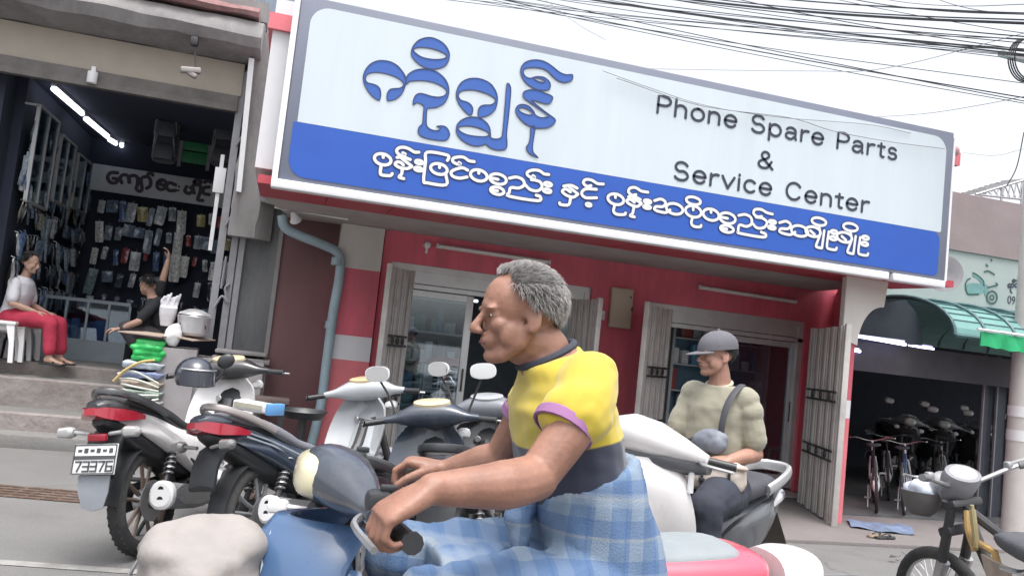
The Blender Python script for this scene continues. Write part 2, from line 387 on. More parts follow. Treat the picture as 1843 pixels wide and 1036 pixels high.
# left pillar with painted bands: each band is a sheet of paint round the same pillar
def pillar(x0, x1, y0, y1, bands, nm):
    for i, (z0, z1, m) in enumerate(bands):
        b = MB(); b.bb((x0, y0, z0), (x1, y1, z1), 0); b.build(nm, m, sh, world=True)
yP = DW-.06
z_ = lambda px, py, y=yP: PY(px, py, y).z
zb = [0, z_(630, 648), z_(632, 604), z_(652, 485), ZS-.004]
pillar(.515, .985, yP, DW+.3, [(0, zb[1], M_redl), (zb[1]+.0005, zb[2], M_offw), (zb[2]+.0005, zb[3], M_red), (zb[3]+.0005, zb[4], M_cream)], 'pillar')
# right pillar, standing forward under the canopy's end, with the curved white bracket above it
yR = 7.42; xr1 = PY(1533, 700, yR).x; xr0 = xr1-.125
zr = [0, PY(1522, 752, yR).z, PY(1527, 720, yR).z, PY(1534, 612, yR).z, ZS-.004]
pillar(xr0, xr1, yR, yR+.12, [(.0, zr[1], M_redl), (zr[1]+.0005, zr[2], M_offw), (zr[2]+.0005, zr[3], M_red), (zr[3]+.0005, zr[4], M_cream)], 'pillar')
# curved bracket plate: from the pillar top out to the right and back
arc = [Vector((xr0-.06, 0, zr[3]+.003))]
for k in range(13):
    a = k/12*pi/2; arc.append(Vector((xr1+.003+.30*(1-cos(a)), 0, zr[3]-.05+.44*sin(a))))
arc += [Vector((xr1+.34, 0, ZS-.006)), Vector((xr0-.06, 0, ZS-.006))]
arc = [Vector((p.x, yR-.03, p.z)) for p in arc]
mb = MB(); mb.prism(arc, (0, .028, 0)); mb.build('bracket', M_cream, sh, world=True)
# canopy slab: soffit with a red tiled front, drip edge
xcl = PY(472, 340, DS+.05).x-.05; xcr = PY(1702, 522, DS+.05).x+.12
mb = MB(); mb.bb((xcl+.25, 8.02, ZS), (xcr-.1, DW+.15, ZS+.10)); mb.build('soffit', M_soff, sh, world=True)
# sloped red tile strip under the sign
M_tile = mat('red_fascia_tile', (.42, .055, .075), .45, var=.16, scale=3, dirt=.35, dcol=(.36, .12, .12))
mb = MB(); ntile = 12; 
z0f, z1f = ZS-.04, ZS-.015
for k in range(ntile):
    xa = xcl+(xcr-xcl)*k/ntile+.004; xb = xcl+(xcr-xcl)*(k+1)/ntile-.004
    mb.add([(xa, DS+.07, ZS+.03), (xb, DS+.07, ZS+.03), (xb, DS+.07, z0f), (xa, DS+.07, z0f), (xa, 7.98, z1f), (xb, 7.98, z1f), (xb, 7.98, ZS+.03), (xa, 7.98, ZS+.03)],
           [(0, 1, 2, 3), (3, 2, 5, 4), (4, 5, 6, 7), (0, 3, 4, 7), (1, 6, 5, 2), (0, 7, 6, 1)])
mb.build('tile_strip', M_tile, sh, world=True)
mb = MB(); mb.bb((xcl+.02, DS+.08, ZS+.0), (xcr-.02, 7.97, ZS+.028)); mb.build('mortar', M_soff, sh, world=True)
# upper storey behind the sign
zt = 4.20
mb = MB(); mb.bb((-.37, 7.2, ZS+.11), (6.75, 12.6, zt-.26)); mb.build('upper_wall', M_offw, sh, world=True)
mb = MB(); mb.bb((-.41, 7.16, zt-.26), (6.8, 12.65, zt-.12)); mb.build('cornice', M_redl, sh, world=True)
mb = MB(); mb.bb((-.37, 7.2, zt-.12), (6.75, 12.6, zt+.02)); mb.build('parapet', M_offw, sh, world=True)
mb = MB(); mb.prism([(xr1-.1, yR+.1, 0), (6.9, DW, 0), (6.96, DW, 0), (xr1-.03, yR+.1, 0)], (0, 0, ZS-.004)); mb.build('side_wall', M_red, sh, world=True)  # slanted panel added to close the shop's side and block light leaking in
# left end of the canopy seen from below
mb = MB(); mb.add([(xcl+.0, 7.98, ZS-.01), (xcl+.25, 9.0, ZS-.01), (xcl+.9, 9.0, ZS-.01), (xcl+.9, 7.98, ZS-.01), (xcl+.0, 7.98, ZS+.1), (xcl+.25, 9.0, ZS+.1), (xcl+.9, 9.0, ZS+.1), (xcl+.9, 7.98, ZS+.1)], [(0, 1, 2, 3), (4, 5, 6, 7), (0, 1, 5, 4), (1, 2, 6, 5), (2, 3, 7, 6), (3, 0, 4, 7)]); mb.build('canopy_end', M_soff, sh, world=True)
# roller/lintel boards over the doors
M_alu = mat('aluminium', (.56, .57, .57), .38, metal=.35, var=.06, dirt=.3, dcol=(.33, .31, .29))
M_gate = mat('gate_grey_beige', (.50, .48, .46), .5, metal=.15, var=.12, scale=5, dirt=.45, dcol=(.26, .235, .22))
M_glass = glassmat('door_glass', (.82, .90, .93), .16)
def door(x0, x1, z0, z1, mull, label):
    y = DW+.05
    f = MB(); w = .07
    f.bb((x0, y, z1-w), (x1, y+.07, z1)); f.bb((x0, y, z1-.22), (x1, y+.07, z1-.22-.05)); 
    f.bb((x0, y, z0), (x0+w, y+.07, z1-w)); f.bb((x1-w, y, z0), (x1, y+.07, z1-w)); f.bb((x0+w, y, z0), (x1-w, y+.07, z0+.04))
    f.bb((x0+w, y+.02, z1-.21), (x1-w, y+.05, z1-w))
    fo = f.build('door_frame', M_alu, sh, world=True)
    for (a, b, k, glazed) in mull:
        d = MB(); yy = y+.075+.05*k; zz1 = z1-.28
        d.bb((a, yy, z0+.045), (a+.085, yy+.04, zz1), .004); d.bb((b-.085, yy, z0+.045), (b, yy+.04, zz1), .004)
        d.bb((a+.085, yy, zz1-.07), (b-.085, yy+.04, zz1)); d.bb((a+.085, yy, z0+.045), (b-.085, yy+.04, z0+.15))
        do = d.build('sliding_door', M_alu, sh, world=True)
        g = MB(); g.bb((a+.08, yy+.016, z0+.14), (b-.08, yy+.022, zz1-.06)); g.build('glass', M_glass, do, world=True, smooth=0)
        hd = MB(); hd.box((b-.043, yy-.012, 1.05), (.022, .022, .26), None, .005); hd.build('handle', M_darkmetal, do, world=True)
xd = W_(1300, 700)[0]
door(O1[0], O1[1], .09, O1[2], [(1.22, 2.12, 0, 1), (2.86, 3.46, 1, 1)], 'a')
door(O2[0], O2[1], .09, O2[2], [(W_(1303, 700)[0], W_(1432, 760)[0]+.02, 0, 1)], 'b')
# folding gates, swung out from the wall
def gate(a, b, z0, z1, n, name='folding_gate', bars=True):
    a = Vector((*a, 0)); b = Vector((*b, 0)); d = b-a; L = d.length; d.normalize(); s = Vector((-d.y, d.x, 0))
    g = MB()
    for i in range(n):                       # pleated vertical channels
        p = a+d*(L*(i+.5)/n); o_ = s*(.018 if i % 2 else -.018)
        g.box(p+o_+Vector((0, 0, (z0+z1)/2)), (L/n*.80, .018, z1-z0-.02*(i % 2)), (0, 0, atan2(d.y, d.x)), .004)
        q = a+d*(L*(i)/n); g.cyl(q+Vector((0, 0, z0)), q+Vector((0, 0, z1)), .011, n=6)
    o = g.build(name, M_gate, sh, world=True)
    for q in (a-d*.03, b+d*.02): h = MB(); h.box(q+Vector((0, 0, (z0+z1)/2)), (.055, .06, z1-z0+.03), (0, 0, atan2(d.y, d.x)), .006); h.build('gate_post', M_gate, o, world=True)
    if bars:
        for zz in (z0+(z1-z0)*.33, z0+(z1-z0)*.63):
            k = MB(); 
            for sg in (.05, -.05):
                for dz in (-.05, .05): k.box((a+b)/2+s*sg+Vector((0, 0, zz+dz)), (L*.9, .010, .024), (0, 0, atan2(d.y, d.x)))
                for q in (.25, .5, .75):
                    c = a+d*L*q+s*sg+Vector((0, 0, zz)); mm = Matrix.Translation(c) @ Matrix.Rotation(atan2(d.y, d.x), 4, 'Z')
                    k.M = mm; k.tube([(.032*cos(i*pi/6), 0, .032*sin(i*pi/6)) for i in range(12)], .009, 5, closed=True); k.cyl((0, -.008, 0), (0, .008, 0), .014, n=8); k.M = None
            k.build('scroll_band', M_darkmetal, o, world=True)
    return o
gp = PZ(1488, 940, .04)
gi, go = PZ(1441, 905, .05), PZ(1487, 941, .05); print('gate', gi, go)
gate((gi.x, gi.y), (go.x+.05, go.y-.04), .05, 2.08, 10)
def px_gate(pa, pb, yb, z1, n, bars): gate((PY(*pa, DW-.09).x, DW-.09), (PY(*pb, yb).x, yb), .09, z1, n, bars=bars)
px_gate((1199, 620), (1160, 620), 8.45, 2.14, 8, True)
px_gate((1032, 560), (1076, 560), 8.55, 2.12, 8, True)
px_gate((727, 600), (690, 600), 8.6, 2.20, 6, True)
# tube lamps on the wall over the doors (unlit), junction box, meter board, round fitting
def tube_lamp(p, q, label):
    p = Vector(p); q = Vector(q); t_ = thing('tube_lamp', label, 'tube lamp', (p+q)/2, group=None)
    b = MB(); d = (q-p); L = d.length
    b.box((p+q)/2+Vector((0, .012, 0)), (L, .025, .05), (0, -atan2(d.z, d.x), 0), .005); b.build('batten', mat('lamp_batten', (.60, .55, .52), .5, var=.05), t_, world=True)
    b = MB(); b.cyl(p+Vector((.03, -.022, 0)), q+Vector((-.03, -.022, 0)), .014, n=10); b.build('tube', mat('lamp_tube_off', (.75, .72, .70), .25, var=.03), t_, world=True)
    b = MB()
    for k in (.0, 1.): b.box(p.lerp(q, k)+Vector((.012*(1-2*k), -.018, 0)), (.024, .04, .045), None, .004)
    b.build('end_cap', M_offw, t_, world=True)
tube_lamp(PY(785, 442, DW-.06), PY(990, 472, DW-.06), 'unlit tube lamp over the left glass door, on the red wall')
tube_lamp(PY(1257, 516, DW-.06), PY(1432, 543, DW-.06), 'unlit tube lamp over the right glass door, on the red wall')
c = PY(769, 441, DW-.02); t_ = thing('wall_fitting', 'small round white fitting on red wall beside the left tube lamp', 'wall fitting', c); mb = MB(); mb.lathe([(0, -.03), (.02, -.03), (.035, -.02), (.04, 0), (.04, .02)], c, 'y', 16); mb.build('cap', M_offw, t_, world=True); mb = MB(); mb.box(c+Vector((.0, .012, -.06)), (.03, .012, .07), None, .003); mb.build('clip', M_offw, t_, world=True)
a_ = PY(1101, 516, DW-.04); b_ = PY(1130, 592, DW-.04)
t_ = thing('meter_box', 'beige rectangular meter box on the red wall between the doors', 'meter box', (a_+b_)/2)
mb = MB(); mb.bb((a_.x, DW-.07, b_.z), (b_.x+.02, DW-.003, a_.z), .008); mb.build('case', mat('meter_beige', (.52, .43, .33), .6, var=.08, dirt=.3), t_, world=True)
mb = MB(); mb.bb((a_.x+.015, DW-.078, b_.z+.015), (b_.x+.005, DW-.0705, a_.z-.015), .003); mb.build('lid', mat('meter_beige_lid', (.56, .47, .37), .55, var=.06, dirt=.2), t_, world=True)
mb = MB(); mb.box((b_.x+.012, DW-.085, (a_.z+b_.z)/2), (.016, .02, .05), None, .004); mb.box((b_.x-.02, DW-.085, a_.z-.1), (.01, .012, .03)); mb.build('latch', M_darkmetal, t_, world=True)
a_ = PY(1083, 567, DW-.02); t_ = thing('switch_box', 'small white switch box left of the beige meter box', 'switch', a_)
mb = MB(); mb.box(a_+Vector((0, 0, 0)), (.075, .035, .11), None, .006); mb.build('plate', M_offw, t_, world=True); mb = MB(); mb.box(a_+Vector((0, -.02, .0)), (.025, .012, .045), None, .003); mb.build('rocker', M_cream, t_, world=True)
# drainpipe: elbow under the canopy then down the left pillar
dp = thing('drainpipe', 'blue grey drainpipe bending down beside the red pillar', 'drainpipe', (.45, DW-.1, .1))
pts = [PY(508, 388, 9.0), PY(512, 408, 9.0), PY(535, 422, 9.03), PY(580, 440, 9.06), PY(608, 456, 9.08), PY(612, 490, 9.1), PY(600, 560, 9.1), PY(588, 650, 9.1)]
e = PY(577, 730, 9.1); pts += [e, Vector((e.x-.06, e.y, .12))]
mb = MB(); mb.tube(catmull(pts, 5), .052, 14); mb.build('pipe', mat('pipe_blue_grey', (.30, .40, .45), .5, var=.12, scale=5, dirt=.4, dcol=(.24, .25, .25)), dp, world=True)
mb = MB(); 
for p, q in ((pts[4]+Vector((.003, 0, -.05)), pts[4]+Vector((.0, 0, -.13))), (PY(596, 585, 9.1)+Vector((0, 0, .04)), PY(596, 585, 9.1)-Vector((.006, 0, .04)))): mb.cyl(p, q, .062, n=14)
mb.build('collar', mat('pipe_blue_grey'  , (.3, .4, .45)), dp, world=True)
# flood lamp on a bar by the left end of the canopy
fl = thing('flood_lamp', 'white conical lamp on a long rail under the canopy corner', 'lamp', PY(528, 388, 8.7))
mb = MB(); p = PY(516, 376, 8.7); q = PY(626, 394, 8.7); mb.cyl(p, q, .014, n=8); mb.cyl(p-Vector((.12, 0, -.01)), p, .02, n=8); mb.cyl(q, q+Vector((0, 0, .12)), .012, n=8); mb.cyl(p, p+Vector((0, 0, .14)), .012, n=8); mb.build('rail', M_offw, fl, world=True)
mb = MB(); c = PY(530, 390, 8.68); mb.M = Matrix.Translation(c) @ Euler((radians(40), radians(-30), 0)).to_matrix().to_4x4(); mb.lathe([(.015, .07), (.02, .06), (.05, -.03), (.062, -.05), (.055, -.05), (.0, -.01)], (0, 0, 0), 'z', 16); mb.M = None; mb.build('lamp_head', M_offw, fl, world=True)
# maroon board standing between the two shops
bd = thing('wall_panel', 'tall maroon painted sheet wall between the two shops', 'wall', (.2, 9.45, 0))
mb = MB(); mb.bb((-.09, 9.42, 0), (.515, 9.5, ZS+.25)); mb.build('sheet', mat('maroon_sheet', (.15, .075, .08), .7, var=.22, scale=1.6, dirt=.5, dcol=(.20, .10, .095), bump=.1, bscale=9, stretch=(1, 1, .4)), bd, world=True)
mb = MB(); mb.bb((-.135, 9.39, 0), (-.092, 9.5, ZS+.1)); mb.build('edge_strip', mat('grey_edge', (.22, .21, .21), .7), bd, world=True)
# goods seen through the glass
M_shelf = mat('shelf_metal', (.45, .48, .50), .5, var=.1)
sf = thing('display_shelf', 'grey shelf unit of phone goods behind the left glass door', 'shelf', (1.9, 10.2, .1))
mb = MB()
for zz in (.5, .85, 1.2, 1.55, 1.95): mb.bb((1.15, 9.95, zz), (2.2, 10.3, zz+.025))
for xx in (1.15, 2.2): mb.bb((xx-.02, 9.95, .1), (xx+.02, 10.3, 2.2))
mb.build('shelf', M_shelf, sf, world=True)
mb = MB(); mb.bb((1.15, 10.305, .1), (2.2, 10.33, 2.2)); mb.build('back_panel', mat('shelf_back_blue', (.10, .17, .24), .6, var=.3, scale=7), sf, world=True)
hb = [mat('goods_blue', (.12, .27, .42), .4, var=.3, scale=20), mat('goods_grey', (.38, .42, .45), .4, var=.3, scale=20), mat('goods_white', (.62, .64, .66), .35, var=.2, scale=25), mat('goods_dark', (.04, .05, .07), .4, var=.4, scale=20), mat('goods_teal', (.10, .26, .27), .4, var=.3, scale=20), mat('goods_red', (.38, .08, .08), .4, var=.2), mat('goods_olive', (.30, .29, .14), .5, var=.3)]
rg = random.Random(3)
def goods(x0, x1, y, zlist, group, label, dens=1., cat='box', kinds=(0, 1, 1, 2, 2, 3, 4, 5)):
    for zz in zlist:
        x = x0
        while x < x1-.06:
            w = rg.uniform(.06, .16); h = rg.uniform(.10, .30); d_ = rg.uniform(.06, .14)
            if rg.random() < dens:
                b = MB(); b.box((0, 0, h/2), (w, d_, h), None, .006); b.box((0, -d_/2-.002, h*.55), (w*.7, .003, h*.35))
                o = b.build('goods_box', hb[rg.choice(kinds)]); o.location = (x+w/2, y+rg.uniform(-.04, .05), zz); o.rotation_euler.z = rg.uniform(-.15, .15); tag(o, label, cat, group)
            x += w+rg.uniform(.01, .05)
goods(1.18, 2.18, 10.1, (.525, .875, 1.225, 1.575, 1.975), 'boxed goods behind the left glass door', 'boxed phone goods on the shelf behind the left glass door')
# barred counter with a red case, hanging lit tubes
ct = thing('wire_rack', 'white wire rack standing inside the left glass door', 'rack', (1.95, 9.75, .1))
mb = MB(); x0, x1 = PY(765, 660, 9.72).x, PY(828, 660, 9.72).x; zt_ = PY(795, 660, 9.72).z
for k in range(15): mb.bb((x0, 9.70, zt_-.05*k-.010), (x1, 9.706, zt_-.05*k))
for xx in (x0, (x0+x1)/2, x1): mb.bb((xx-.008, 9.692, .1), (xx+.008, 9.698, zt_+.02)); mb.bb((xx-.008, 9.9, .1), (xx+.008, 9.91, zt_+.02))
mb.build('bars', M_offw, ct, world=True)
p = PY(805, 644, 9.7); o = MB().box((0, 0, 0), (.40, .16, .07), None, .012).box((0, 0, .045), (.36, .12, .03), None, .01).box((0, -.082, 0), (.2, .006, .03)).build('tray', mat('tray_red', (.45, .10, .09), .5)); o.location = (p.x, 9.8, zt_+.055); tag(o, 'red tray lying on the wire rack inside the shop', 'tray')
for k, (a, b, y) in enumerate((((808, 543), (832, 545), 10.6), ((833, 540), (860, 542), 10.8))):
    p = PY(*a, y); q = PY(*b, y); t_ = thing('lit_tube', ['short lit tube lamp with greenish glow inside the left shop door', 'second lit tube lamp, white, right of the greenish one indoors'][k], 'tube lamp', (p+q)/2)
    mb = MB(); mb.cyl(p, q, .016, n=8); mb.build('tube', M_led, t_, world=True); mb = MB(); mb.bb((p.x, y+.02, p.z+.01), (q.x, y+.04, p.z+.04)); mb.cyl((p+q)/2, Vector((((p+q)/2).x, y+.03, 2.62)), .005, n=6); mb.build('holder', M_shelf, t_, world=True)
# cabinet behind right door
cb = thing('display_cabinet', 'blue grey cabinet of phone covers behind the right glass door', 'cabinet', (5.6, 10.1, .1))
mb = MB(); mb.bb((5.05, 10.28, .1), (6.5, 10.32, 2.3)); mb.build('back_panel', mat('cabinet_blue', (.13, .22, .30), .5, var=.25, scale=4), cb, world=True)
mb = MB()
for zz in (.45, .8, 1.15, 1.5, 1.85): mb.bb((5.05, 10.0, zz), (6.5, 10.28, zz+.02))
for xx in (5.05, 5.75, 6.5): mb.bb((xx-.02, 9.99, .1), (xx+.02, 10.28, 2.3))
mb.build('shelf', M_shelf, cb, world=True)
goods(5.1, 6.45, 10.12, (.47, .82, 1.17, 1.52, 1.87), 'phone covers on the cabinet behind the right glass door', 'small pale boxed goods in the cabinet behind the right door', .85)
gs = thing('plastic_stool', 'green plastic stool standing inside the right glass door', 'stool', (*W_(1385, 840), .1)); gs.location = (PY(1388, 850, 9.6).x, 9.62, .10)
M_green = mat('stool_green', (.02, .22, .13), .4, var=.06)
mb = MB(); mb.box((0, 0, .44), (.32, .32, .035), None, .01); mb.build('seat', M_green, gs)
for sx in (-1, 1):
    for sy in (-1, 1): mb = MB(); mb.tube([(sx*.13, sy*.13, .43), (sx*.17, sy*.17, 0)], [.03, .022], 8); mb.build('leg', M_green, gs)
mb = MB()
for sx in (-1, 1): mb.box((sx*.145, 0, .2), (.02, .26, .05)); mb.box((0, sx*.145, .2), (.26, .02, .05))
mb.build('brace', M_green, gs)
# ------------------------------------------------------------------ the big sign
NS = Vector((0, -1, 0))
sg = thing('shop_sign', 'huge blue and white shop sign reading Phone Spare Parts & Service Center', 'sign', (3.3, DS, ZS))
SP = lambda px, py: PY(px, py, DS)
tl, tr, bl, br = SP(538, -10), SP(1717, 238), SP(506, 320), SP(1700, 507)
sx0, sx1 = (tl.x+bl.x)/2, (tr.x+br.x)/2; sz1, sz0 = (tl.z+tr.z)/2, (bl.z+br.z)/2
M_sgrey = mat('sign_grey_border', (.16, .178, .235), .5, var=.06, scale=2)
M_swhite = mat('sign_white', (.55, .615, .665), .45, var=.025, scale=1.5, dirt=.35, dcol=(.47, .52, .555), stretch=(3, 1, .35))
M_sblue = mat('sign_blue', (.018, .088, .42), .45, var=.06, scale=2)
M_sletter = mat('sign_letter_blue', (.035, .11, .40), .45, var=.04)
M_snavy = mat('sign_letter_navy', (.03, .045, .12), .5, var=.05)
M_stext = mat('sign_text_dark', (.03, .038, .06), .5, var=.05)
M_swt = mat('sign_letter_white', (.70, .72, .76), .45, var=.03)
mb = MB(); mb.bb((sx0, DS, sz0), (sx1, DS+.16, sz1), .01); mb.build('board', M_sgrey, sg, world=True)
# white lower trim bar and side trim
M_trim = mat('sign_trim', (.78, .78, .80), .45, var=.04, dirt=.2, dcol=(.5, .48, .46))
mb = MB(); mb.bb((sx0-.05, DS-.02, sz0-.075), (PY(1598, 496, DS).x, DS+.10, sz0-.002), .006); mb.bb((PY(1606, 496, DS).x, DS-.02, sz0-.075), (sx1, DS+.10, sz0-.002), .006)
mb.bb((sx0-.05, DS-.015, sz0), (sx0-.003, DS+.10, sz1)); mb.bb((sx1+.003, DS, sz0), (sx1+.03, DS+.14, sz1-.05)); mb.build('trim', M_trim, sg, world=True)
def rrect(x0, x1, z0, z1, rs, y):           # rounded rectangle, radii bl br tr tl
    out = []
    for (cx, cz, r, a0) in ((x0+rs[0], z0+rs[0], rs[0], pi), (x1-rs[1], z0+rs[1], rs[1], 1.5*pi), (x1-rs[2], z1-rs[2], rs[2], 0), (x0+rs[3], z1-rs[3], rs[3], .5*pi)):
        for k in range(9): a = a0+k/8*pi/2; out.append(Vector((cx+r*cos(a), y, cz+r*sin(a))))
    return out
ix0 = (SP(553, 24).x+SP(532, 300).x)/2+.0; ix1 = (SP(1703, 260).x+SP(1690, 470).x)/2
iz1 = (SP(640, 27).z+SP(1400, 184).z)/2; izb0 = (SP(600, 325).z+SP(1450, 464).z)/2
zm = (SP(535, 219).z+SP(1690, 418).z)/2
izb = SP(535, 290).z
print('sign', sx0, sx1, sz0, sz1, 'inner', ix0, ix1, iz1, zm, izb0)
mb = MB(); mb.poly([rrect(ix0, ix1, zm, iz1, (.002, .02, .16, .16), DS-.004)]); mb.build('white_panel', M_swhite, sg, world=True, smooth=0)
mb = MB(); mb.poly([rrect(ix0-.03, ix1-.01, izb0, zm-.003, (.15, .06, .09, .002), DS-.006)]); mb.build('blue_band', M_sblue, sg, world=True, smooth=0)
# --- the large script, traced outline by outline (zoomed picture units -> sign plane)
def mapper(x0, y0, k, plane): return lambda p: PY(x0+p[0]*k, y0+p[1]*k, plane)
mz8 = mapper(630, 50, 430/1782., DS)
S1 = [(208, 543), (160, 510), (120, 455), (97, 390), (108, 330), (145, 280), (195, 253), (245, 248), (300, 258), (350, 285), (390, 330), (414, 375), (412, 420), (398, 470), (372, 510), (335, 537), (286, 549), (274, 530), (278, 490), (300, 462), (340, 456), (375, 452), (398, 432), (385, 402), (340, 372), (280, 350), (210, 338), (150, 342), (120, 362), (114, 390), (130, 413), (165, 422), (200, 435), (222, 460), (228, 500), (222, 533)]
S2 = [(418, 380), (440, 345), (490, 318), (550, 311), (610, 318), (665, 345), (710, 390), (732, 440), (735, 490), (718, 540), (690, 575), (640, 598), (585, 604), (572, 615), (569, 650), (567, 700), (570, 730), (587, 752), (615, 766), (648, 770), (670, 758), (664, 744), (642, 740), (670, 734), (705, 738), (730, 762), (741, 800), (725, 834), (690, 845), (620, 838), (560, 825), (520, 805), (506, 775), (514, 742), (536, 722), (542, 690), (546, 640), (549, 595), (532, 574), (500, 562), (471, 577), (471, 545), (488, 507), (520, 493), (560, 500), (610, 515), (660, 520), (700, 510), (720, 485), (710, 460), (680, 437), (620, 412), (550, 399), (480, 400), (438, 407), (420, 425)]
S3 = [(455, 190), (470, 140), (515, 95), (580, 77), (640, 88), (700, 125), (735, 180), (738, 230), (715, 280), (670, 305), (610, 312), (550, 297), (500, 265), (465, 225)]
S3h = [(470, 166), (520, 150), (600, 158), (670, 180), (712, 203), (720, 220), (690, 236), (620, 240), (540, 225), (490, 195)]
S4 = [(893, 656), (850, 622), (810, 570), (790, 510), (800, 455), (830, 410), (880, 385), (940, 380), (1000, 395), (1055, 430), (1090, 490), (1097, 545), (1085, 600), (1060, 635), (1020, 660), (968, 671), (953, 655), (955, 615), (970, 590), (1000, 579), (1045, 578), (1075, 562), (1080, 535), (1050, 510), (990, 485), (920, 468), (850, 470), (814, 485), (806, 515), (825, 543), (865, 555), (895, 573), (912, 600), (911, 635)]
S5 = [(790, 760), (800, 720), (840, 685), (900, 668), (960, 675), (1010, 705), (1040, 750), (1045, 800), (1052, 825), (1090, 832), (1122, 822), (1134, 795), (1148, 650), (1160, 500), (1169, 418), (1196, 450), (1190, 560), (1178, 680), (1165, 800), (1169, 870), (1158, 905), (1120, 915), (1070, 909), (1030, 888), (1008, 870), (985, 880), (930, 885), (870, 865), (820, 828), (795, 790)]
S5h = [(804, 748), (850, 735), (920, 740), (990, 762), (1030, 785), (1034, 800), (1010, 814), (940, 812), (870, 800), (820, 775)]
S6 = [(1655, 353), (1652, 392), (1605, 412), (1552, 400), (1510, 367), (1470, 327), (1420, 305), (1350, 300), (1300, 310), (1289, 335), (1305, 366), (1340, 380), (1385, 368), (1440, 372), (1480, 400), (1492, 435), (1478, 465), (1430, 470), (1370, 455), (1310, 415), (1277, 360), (1270, 310), (1300, 265), (1350, 246), (1410, 245), (1462, 263), (1510, 295), (1560, 335), (1610, 354)]
S6h = [(1368, 384), (1400, 380), (1440, 394), (1452, 406), (1432, 411), (1396, 402)]
S7 = [(1286, 500), (1300, 478), (1340, 466), (1400, 470), (1450, 490), (1506, 516), (1500, 550), (1475, 572), (1430, 564), (1390, 552), (1352, 545), (1400, 588), (1470, 642), (1526, 685), (1520, 715), (1480, 745), (1420, 752), (1360, 745), (1300, 715), (1255, 670), (1232, 620), (1245, 588), (1280, 574), (1330, 588), (1365, 625), (1382, 655), (1420, 673), (1462, 670), (1474, 660), (1400, 605), (1336, 558), (1298, 530)]
S7h = [(1256, 607), (1285, 598), (1330, 615), (1358, 640), (1342, 654), (1300, 645), (1265, 627)]
S8 = [(1346, 740), (1376, 745), (1367, 820), (1358, 890), (1366, 935), (1402, 973), (1350, 950), (1318, 917), (1312, 890), (1330, 865), (1342, 810)]
big = MB()
for i, (o_, h_) in enumerate(((S1, None), (S2, None), (S3, S3h), (S4, None), (S5, S5h), (S6, S6h), (S7, S7h), (S8, None))):
    off = NS*(.007+.0006*i)
    loops = [[mz8((p.x, p.y))+off for p in catmull([(x, y, 0) for x, y in o_], 3, True)]]
    if h_: loops.append([mz8((p.x, p.y))+off for p in catmull([(x, y, 0) for x, y in h_], 4, True)])
    big.poly(loops)
big.build('large_lettering', M_sletter, sg, world=True, smooth=0)
dk = MB()
for i, (o_, h_) in enumerate(((S1, None), (S2, None), (S3, S3h), (S4, None), (S5, S5h), (S6, S6h), (S7, S7h), (S8, None))):
    for j, q in enumerate([o_, h_]):
        if q: ribbon(dk, [mz8((p.x, p.y)) for p in catmull([(x, y, 0) for x, y in q], 3, True)], .0085, .0125+.0004*i, NS, closed=True, smooth=0)
dk.build('letter_edge', M_snavy, sg, world=True, smooth=0)
# --- the white script on the blue band: strokes of one brush
mz6 = mapper(640, 230, 380/1843., DS); mz7 = mapper(980, 290, 620/1843., DS)
def el(cx, cy, rx, ry, sh=.17, n=14): return [(cx+rx*cos(2*pi*k/n), cy+ry*sin(2*pi*k/n)+sh*rx*cos(2*pi*k/n)) for k in range(n)]
st = []   # (points, map, closed)
def A6(*s):
    for q in s: st.append((q, mz6, False))
def R6(*s): 
    for q in s: st.append((el(*q), mz6, True))
def A7(*s):
    for q in s: st.append((q, mz7, False))
def R7(*s):
    for q in s: st.append((el(*q), mz7, True))
R6((235, 278, 72, 48)); A6([(238, 236), (240, 262)], [(222, 330), (214, 392), (228, 414), (300, 420), (318, 402)])
A6([(550, 216), (512, 215), (470, 190), (425, 174), (378, 178), (356, 203), (372, 232), (405, 246), (432, 236), (412, 222)], [(360, 262), (412, 258), (475, 280)], [(400, 268), (440, 300), (488, 338)], [(488, 340), (450, 358), (390, 352), (345, 325), (358, 302), (392, 306), (415, 328)], [(405, 360), (400, 405), (376, 432), (418, 446)])
R6((552, 303, 31, 15), (546, 363, 33, 15))
A6([(798, 288), (812, 258), (780, 236), (622, 216), (608, 300), (592, 462), (620, 482), (786, 500), (786, 412)]); R6((725, 362, 72, 46)); A6([(732, 322), (730, 350)])
A6([(1032, 298), (985, 290), (945, 262), (900, 257), (852, 268), (846, 297), (880, 318), (915, 320), (900, 306)], [(975, 372), (930, 352), (870, 365), (832, 388), (845, 425), (905, 442), (970, 432)])
R6((1072, 418, 72, 48)); A6([(1072, 376), (1072, 400)])
R6((1240, 450, 72, 44), (1233, 551, 58, 32)); A6([(1180, 440), (1240, 452)], [(1190, 545), (1235, 552)])
A6([(1340, 442), (1400, 432), (1455, 455), (1468, 500), (1420, 528), (1352, 524), (1338, 565), (1335, 598), (1588, 638), (1608, 604), (1572, 590)], [(1468, 490), (1520, 540), (1585, 552), (1622, 520), (1612, 480), (1575, 462), (1530, 455)])
A6([(1682, 410), (1640, 404), (1600, 377), (1545, 371), (1500, 387), (1495, 412), (1525, 434), (1562, 436), (1545, 420)])
R6((1675, 495, 31, 15), (1668, 552, 33, 15))
A7([(100, 135), (138, 131), (172, 146)], [(130, 140), (175, 176)], [(176, 178), (150, 194), (112, 182), (92, 162), (112, 150), (136, 166)], [(138, 196), (126, 234), (84, 233), (78, 224)])
A7([(312, 124), (280, 121), (250, 103), (217, 100), (205, 118), (225, 136), (246, 132)], [(275, 152), (218, 150), (196, 172), (216, 196), (276, 197)]); R7((233, 234, 13, 7))
R7((378, 205, 42, 28)); A7([(376, 180), (376, 196)], [(373, 235), (366, 268), (384, 285), (424, 286), (430, 278)])
